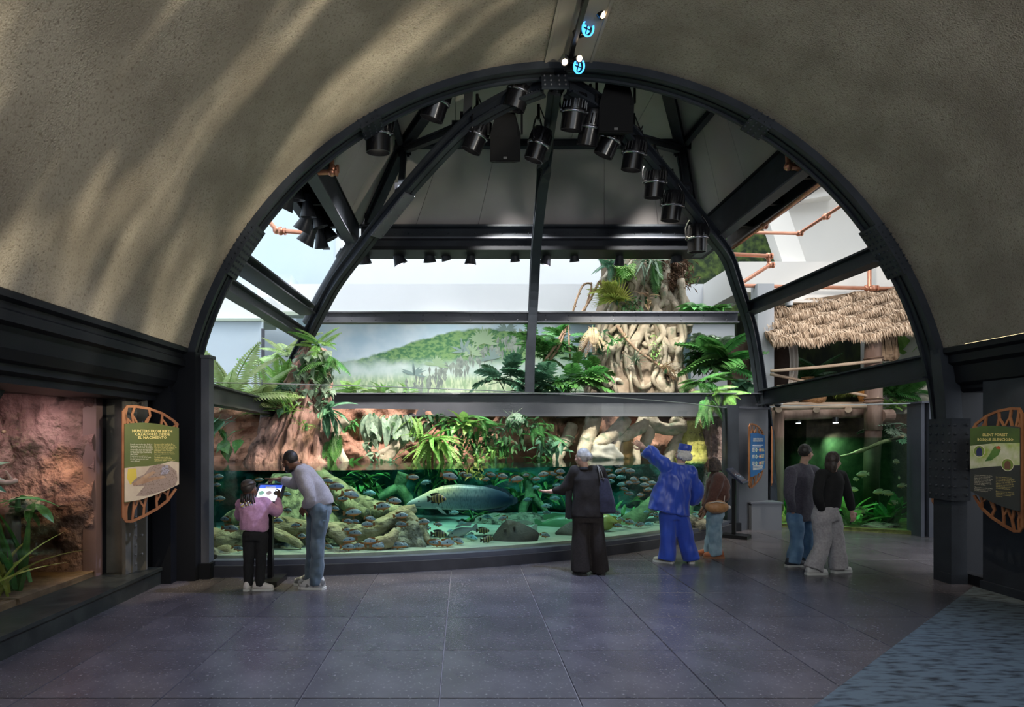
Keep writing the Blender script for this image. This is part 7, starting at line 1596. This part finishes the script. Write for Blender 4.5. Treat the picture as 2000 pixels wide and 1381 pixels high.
# 2 child ------------------------------------------------------------------
o, j = person('child in a pink sweater with beaded braids using the kiosk', 7.07, dict(head=(487, 956, 0), neck=(490, 975, 0), chest=(494, 994, 0), pelvis=(498, 1042, 0), Lsh=(472, 984, .02), Rsh=(517, 983, .02), Lel=(470, 1008, .14), Lwr=(500, 992, .28), Rel=(541, 1000, .12), Rwr=(544, 972, .24),
    Lhip=(488, 1048, 0), Rhip=(510, 1048, 0), Lkn=(486, 1092, 0), Rkn=(510, 1092, 0), Lan=(485, 1138, 0), Ran=(507, 1138, -.02)), (.38, .9, -.12), sk_dark,
    dict(name='sweater', m=fabric('pink_sweater', (.44, .22, .36), (.52, .28, .43), 60), c=[(497, 1036), (497, 1030), (495, 1005), (494, 990), (490, 977)], w=[.155, .16, .155, .16, .075], d=[.115, .12, .12, .11, .06], sleeve=[.065, .062, .062, .058, .05, .036], fold=(.015, 10, (1, 1, .8))),
    dict(name='trousers', m=fabric('black_denim', (.006, .006, .007), (.010, .010, .011), 40, sheen=0), hw=[.135, .14, .13], hd=[.105, .11, .1], leg=[.085, .075, .066, .06, .055, .052], hem=.0, waist=.15, fold=(.006, 12, (1, 1, 1))), s=.74, head_s=.98, Rhand=dict(d=(.05, .3, 1), n=(-1, .2, 0), curl=.8, s=1.0), Lhand=dict(curl=.6))
def cornrows(mb, c, R, s):
    for k in range(9):
        a = -1.2+2.4*k/8; pts = [c+R @ (V(math.sin(a)*.08*math.sin(t), -math.cos(t)*.09-.015, .02+.092*math.sin(t)*math.cos(a*.8))*s) for t in (.0, .5, 1.0, 1.5, 2.0)]
        mb.tube(spline(pts, 4), .011*s, 7)
cap_hair(o, j['head'], (.38, .9, -.12), .98, mat('black_braids', (.012, .009, .008), (.05, .035, .025), 30, rough=.5), cornrows, grow=1.0, fold=None, vox=.006)
mb = MB(); bd = [mat('yellow_bead', (.62, .48, .08), rough=.35), mat('lilac_bead', (.45, .34, .6), rough=.35), mat('white_bead', (.7, .7, .68), rough=.35)]; beads = [MB(), MB(), MB()]; rs = random.Random(5)
for k in range(9):
    x = -.065+.13*k/8; top_ = j['head']+V(x, -.06-.02*rs.random(), -.04); ln = .1+.04*rs.random()+max(0, x)*.5; e = top_+V(.0+max(0, x)*.5, -.02, -ln)
    mb.tube([top_, top_.lerp(e, .5)+V(0, -.01, 0), e], .008, 6)
    for q in range(4): beads[(k+q) % 3].ell(e+V(.004*q, -.006, -.012*q+.02), (.009,)*3, seg=8, ring=6)
mb.build('braids', hair_k, o, smooth=True)
for b_, m_ in zip(beads, bd): b_.build('hair_beads', m_, o, smooth=True, kind='stuff')
shoe(o, j['Lan'], (.1, 1, 0), mat('white_trainer', (.66, .62, .6), rough=.6), sole_w, .86, .11, 'trainer'); shoe(o, j['Ran'], (1, .1, 0), mat('cream_trainer', (.62, .58, .55), rough=.6), sole_w, .86, .11, 'trainer')
# 3 woman in black -----------------------------------------------------------
o, j = person('white haired woman in a dark jacket and wide trousers holding out her left hand', 7.87, dict(head=(1137, 893, 0), neck=(1142, 914, 0), chest=(1147, 940, 0), pelvis=(1147, 1005, 0), Lsh=(1124, 922, .02), Rsh=(1172, 922, .02), Lel=(1107, 953, .1), Lwr=(1079, 960, .22), Rel=(1180, 962, .1), Rwr=(1165, 985, .26),
    Lhip=(1134, 1012, 0), Rhip=(1162, 1012, 0), Lkn=(1134, 1065, 0), Rkn=(1166, 1064, 0), Lan=(1135, 1116, 0), Ran=(1171, 1113, .05)), (-.68, .7, -.1), sk_light,
    dict(name='jacket', m=fabric('black_brown_jacket', (.010, .007, .007), (.016, .012, .011), 40, sheen=0), c=[(1147, 1008), (1147, 995), (1147, 960), (1146, 935), (1143, 912)], w=[.20, .2, .185, .18, .085], d=[.15, .15, .14, .13, .075], sleeve=[.085, .085, .085, .07, .05], fold=(.016, 7, (1, 1, .5))),
    dict(name='wide_trousers', m=fabric('dark_brown_trousers', (.014, .010, .009), (.022, .016, .015), 40, sheen=0), hw=[.18, .18, .16], hd=[.13, .13, .12], leg=[.11, .105, .11, .115, .12, .125], hem=.0, waist=.2, fold=(.018, 7, (1, 1, .2))), s=.97, Lhand=dict(d=(-1, .15, -.05), n=(0, .3, 1), curl=.3, s=1.1), Rhand=dict(curl=.7))
def bun(mb, c, R, s): mb.ell(c+R @ (V(0, -.115, .0)*s), (.048*s, .035*s, .05*s), R, seg=14, ring=10)
cap_hair(o, j['head'], (-.68, .7, -.1), 1.0, hair_g, bun, low=.0, fold=(.003, 30, (1, 1, 1)))
MB().lathe([(.085, 0), (.095, .02), (.082, .05), (.07, .05), (.075, .0)], j['neck']-V(0, 0, .035), (0, 0, 1), 22).build('collar', mat('dark_collar', (.012, .010, .010), rough=.8), o, smooth=True)
for k in 'LR': shoe(o, j[k+'an'], (-.3, 1, 0), mat('black_shoe', (.012, .012, .012), rough=.4), sole_k, 1.05, .08, 'shoe')
mb = MB(); rs = random.Random(2)
for k in range(26): x = P(1106+10*rs.random(), 955, 7.9); mb.tube([x, x+V(rs.uniform(-.01, .01), 0, -.18), x+V(rs.uniform(-.02, .02), 0, -.36-.03*rs.random())], .006, 5)
sc = thing('fringed_scarf', 'black fringed scarf hanging from her left forearm', 'scarf', tuple(P(1111, 985, 7.9)))
mb.build('fringe', rubber, sc, kind='stuff'); MB().box(P(1111, 962, 7.92), (.09, .05, .1)).build('scarf_fold', rubber, sc)
navy = fabric('navy_bag_cloth', (.014, .014, .035), (.022, .022, .05), 40)
bag = thing('shoulder_bag', 'dark navy shoulder bag hanging at the right hip of the woman in black', 'bag', tuple(P(1187, 1000, 7.8)))
mb = MB(); rings = []
for (py, w, d) in ((1003, .075, .055), (1000, .105, .075), (975, .1, .075), (950, .075, .05), (934, .045, .025)): rings.append([P(1187-(1003-py)*.11, py, 7.78)+V(w*math.copysign(abs(math.cos(a))**.6, math.cos(a)), d*math.copysign(abs(math.sin(a))**.6, math.sin(a)), 0) for a in [2*PI*i/20 for i in range(20)]])
link('bag_body', mesh_mb(remesh(mb.loft(rings), .01, 3, (.006, 12, (1, 1, .4))), navy), bag)
for dx in (-4, 3): MB().tube(spline([P(1176+dx, 938, 7.74), P(1172+dx*.5, 920, 7.75), P(1166, 909, 7.85), P(1164, 915, 7.97)], 5), .008, 6).build('strap', mat('grey_strap', (.16, .15, .14), rough=.6), bag, smooth=True)
# 4 man in blue ----------------------------------------------------------------
blue_m = mat('blue_satin', (.022, .06, .42), (.03, .085, .52), 4, rough=.36, sheen=.3, spec=.5)
o, j = person('white haired man in a bright blue suit raising his left arm', 8.6, dict(head=(1333, 887, 0), neck=(1328, 908, 0), chest=(1319, 936, 0), pelvis=(1314, 1000, 0), Lsh=(1302, 912, .0), Rsh=(1349, 924, 0), Lel=(1277, 890, .08), Lwr=(1257, 874, .14), Rel=(1360, 962, .08), Rwr=(1342, 982, .22),
    Lhip=(1304, 1006, 0), Rhip=(1327, 1006, 0), Lkn=(1304, 1050, 0), Rkn=(1338, 1050, 0), Lan=(1302, 1092, 0), Ran=(1350, 1092, 0)), (-.5, .85, .12), sk_light,
    dict(name='tunic', m=blue_m, c=[(1306, 1001), (1309, 985), (1315, 955), (1321, 930), (1328, 908)], w=[.30, .27, .235, .215, .085], d=[.17, .165, .155, .14, .075], sleeve=[.105, .1, .1, .1, .11, .10], cuff=.2, fold=(.030, 6, (1.6, 1, .6))),
    dict(name='trousers', m=blue_m, hw=[.18, .18, .16], hd=[.13, .13, .12], leg=[.12, .115, .11, .11, .115, .12], hem=.02, waist=.2, fold=(.022, 7, (1, 1, .4))), s=1.0, Lhand=dict(d=(-.75, .2, .55), n=(0, 1, .2), curl=.2, s=1.1, point=True), Rhand=dict(curl=.6))
def frizz(mb, c, R, s):
    for x, y, z, r in ((-.07, -.03, -.02, .05), (.07, -.03, -.02, .05), (.085, -.05, -.045, .045), (-.04, -.075, -.03, .055), (.04, -.075, -.03, .055), (0, -.08, -.01, .055)): mb.ell(c+R @ (V(x, y, z)*s), (r*s,)*3, seg=12, ring=8)
cap_hair(o, j['head'], (-.5, .85, .12), 1.0, hair_w, frizz, fold=(.008, 50, (1, 1, 1)))
r_, f_, u_2 = basis((-.5, .85, .12), (.25, -.1, 1)); MB().lathe([(.086, -.01), (.09, .0), (.088, .07), (.08, .082), (.0, .086)], j['head']+u_2*.06-f_*.02, tuple(u_2), 24).build('pillbox_cap', blue_m, o, smooth='auto')
MB().lathe([(.06, 0), (.068, .012), (.058, .03), (.05, .02)], j['neck']-V(0, 0, .0), (0, 0, 1), 20).build('collar', mat('white_collar', (.6, .6, .58), rough=.7), o, smooth=True)
for k, d in (('L', (-.75, .6, 0)), ('R', (.25, .9, 0))): shoe(o, j[k+'an'], d, mat('beige_trainer', (.36, .33, .27), rough=.6), sole_w, 1.05, .09, 'trainer')
# 5 woman in brown sweater ---------------------------------------------------------
o, j = person('woman in a brown sweater and pale jeans standing beside the man in blue', 9.0, dict(head=(1391, 907, 0), neck=(1398, 925, 0), chest=(1400, 944, 0), pelvis=(1396, 995, 0), Lsh=(1403, 934, -.15), Rsh=(1397, 934, .15), Lel=(1393, 968, -.2), Lwr=(1377, 998, -.14), Rel=(1384, 968, .2), Rwr=(1374, 992, .12),
    Lhip=(1398, 1002, -.075), Rhip=(1394, 1002, .075), Lkn=(1396, 1042, -.075), Rkn=(1391, 1041, .08), Lan=(1398, 1080, -.07), Ran=(1386, 1076, .12)), (-.94, .3, -.08), sk_mid,
    dict(name='sweater', m=fabric('brown_sweater', (.085, .035, .025), (.12, .05, .037), 60), c=[(1401, 978, 0), (1401, 970, 0), (1401, 952, 0), (1401, 938, 0), (1398, 924, 0)], w=[.16, .175, .18, .17, .08], d=[.15, .165, .17, .15, .08], sleeve=[.085, .085, .08, .075, .06, .05], fold=(.016, 9, (1, 1, .8))),
    dict(name='jeans', m=denim_l, hw=[.15, .155, .14], hd=[.13, .135, .12], leg=[.105, .098, .095, .092, .092, .095], hem=.0, waist=.35, fold=(.016, 9, (1, 1, .8))), s=.93, Lhand=dict(d=(-.4, 0, -1), n=(-1, 0, 0), curl=.5), Rhand=dict(curl=.5))
def locs(mb, c, R, s):
    rs = random.Random(9)
    for k in range(34):
        a = 2*PI*k/34; x, y = math.sin(a)*.08, math.cos(a)*.085-.02
        if y > .045: continue
        p = c+R @ (V(x*.6, y*.6, .09)*s); e = c+R @ (V(x*1.15, y*1.2, -.09-.04*rs.random())*s); mb.tube(spline([p, c+R @ (V(x*1.08, y*1.08, .03)*s), e], 4), .009*s, 6)
cap_hair(o, j['head'], (-.94, .3, -.08), .95, mat('brown_black_locs', (.02, .013, .010), (.09, .06, .045), 50, rough=.6), locs, grow=1.0, fold=None, vox=.007)
rust = fabric('rust_suede', (.30, .085, .03), (.36, .11, .045), 50)
for k, d in (('L', (-1, .1, 0)), ('R', (-1, .1, 0))): shoe(o, j[k+'an']+V(.02, 0, 0), d, rust, mat('tan_sole', (.3, .14, .07), rough=.7), 1.05, .115, 'boot', boot=.11)
tb = thing('waist_bag', 'round tan bag with white tassel worn at her hip', 'bag', tuple(P(1400, 992, 8.8)))
mb = MB().ell(P(1400, 990, 8.78), (.17, .1, .1), seg=20, ring=14); link('bag_body', mesh_mb(remesh(mb, .01, 3, (.005, 14, (1, 1, 1))), fabric('tan_leather', (.42, .20, .075), (.5, .26, .11), 30, rough=.5)), tb)
MB().tube(spline([P(1384, 983, 8.7), P(1400, 980, 8.67), P(1416, 983, 8.7)], 5), .008, 6).build('zip', mat('pale_zip', (.6, .55, .48), rough=.5), tb); MB().ell(P(1423, 991, 8.78), (.035, .03, .03)).build('tassel', mat('fluffy_white', (.7, .66, .64), rough=.95), tb, smooth=True)
MB().tube(spline([P(1414, 985, 8.8), P(1416, 950, 8.85), P(1410, 928, 8.95), P(1402, 924, 9.0)], 6), .008, 6).build('strap', mat('pale_strap', (.5, .42, .36), rough=.6), tb, smooth=True)
# 6 walking couple -------------------------------------------------------------------
o, j = person('man in a dark shirt and blue jeans walking behind his companion', 8.45, dict(head=(1574, 884, 0), neck=(1570, 906, 0), chest=(1566, 935, 0), pelvis=(1563, 1004, 0), Lsh=(1545, 922, -.08), Rsh=(1590, 922, .1), Lel=(1541, 965, -.14), Lwr=(1550, 1004, -.1), Rel=(1594, 964, .16), Rwr=(1606, 996, .2),
    Lhip=(1554, 1010, -.06), Rhip=(1573, 1010, .06), Lkn=(1556, 1055, -.08), Rkn=(1576, 1053, .06), Lan=(1548, 1096, -.1), Ran=(1578, 1090, .1)), (.9, .4, -.05), sk_tan,
    dict(name='shirt', m=fabric('dark_slate_shirt', (.05, .045, .065), (.075, .07, .095), 50), c=[(1563, 1016), (1563, 1000), (1565, 960), (1567, 932), (1569, 908)], w=[.19, .19, .185, .19, .085], d=[.14, .14, .14, .13, .07], sleeve=[.08, .075, .068, .06, .048], fold=(.012, 7, (1, 1, .6))),
    dict(name='jeans', m=denim_b, hw=[.165, .17, .15], hd=[.125, .13, .12], leg=[.11, .1, .09, .088, .09, .092], hem=.0, waist=.1), Lhand=dict(curl=.5), Rhand=dict(curl=.5))
cap_hair(o, j['head'], (.9, .4, -.05), 1.0, hair_k, None, fold=(.004, 40, (1, 1, 1)))
for k, d in (('L', (1, .2, 0)), ('R', (1, .3, 0))): shoe(o, j[k+'an'], d, mat('dark_trainer', (.03, .035, .05), rough=.6), sole_w, 1.1, .1, 'trainer')
o, j = person('woman in a black top and light grey trousers walking right', 7.95, dict(head=(1628, 900, 0), neck=(1626, 919, 0), chest=(1624, 942, 0), pelvis=(1614, 1002, 0), Lsh=(1604, 928, -.08), Rsh=(1644, 929, .08), Lel=(1597, 966, -.16), Lwr=(1606, 1000, -.1), Rel=(1657, 968, .08), Rwr=(1664, 1000, .12),
    Lhip=(1604, 1008, -.05), Rhip=(1624, 1008, .05), Lkn=(1606, 1058, -.06), Rkn=(1632, 1056, .06), Lan=(1588, 1104, -.1), Ran=(1638, 1104, .02)), (.85, .5, -.1), sk_light,
    dict(name='top', m=fabric('black_top', (.005, .005, .006), (.008, .008, .009), 50, sheen=0), c=[(1617, 990), (1618, 980), (1622, 955), (1625, 938), (1626, 921)], w=[.16, .165, .16, .165, .08], d=[.125, .13, .13, .12, .065], sleeve=[.07, .065, .06, .055, .045], fold=(.008, 8, (1, 1, .6))),
    dict(name='trousers', m=fabric('light_grey_trousers', (.34, .32, .33), (.44, .42, .43), 40), hw=[.165, .17, .14], hd=[.135, .14, .11], leg=[.115, .11, .1, .1, .105, .11], hem=.0, waist=.3), s=.95, Lhand=dict(curl=.5), Rhand=dict(curl=.5))
def longhair(mb, c, R, s): mb.ell(c+R @ (V(0, -.055, -.06)*s), (.075*s, .05*s, .13*s), R, seg=16, ring=12)
cap_hair(o, j['head'], (.85, .5, -.1), 1.0, hair_b, longhair, fold=(.007, 26, (1, 1, .4)), grow=1.08)
for k, d in (('L', (1, .1, 0)), ('R', (1, .25, 0))): shoe(o, j[k+'an'], d, mat('white_grey_trainer', (.6, .59, .57), rough=.6), sole_w, 1.05, .1, 'trainer')
# ================================================================ end
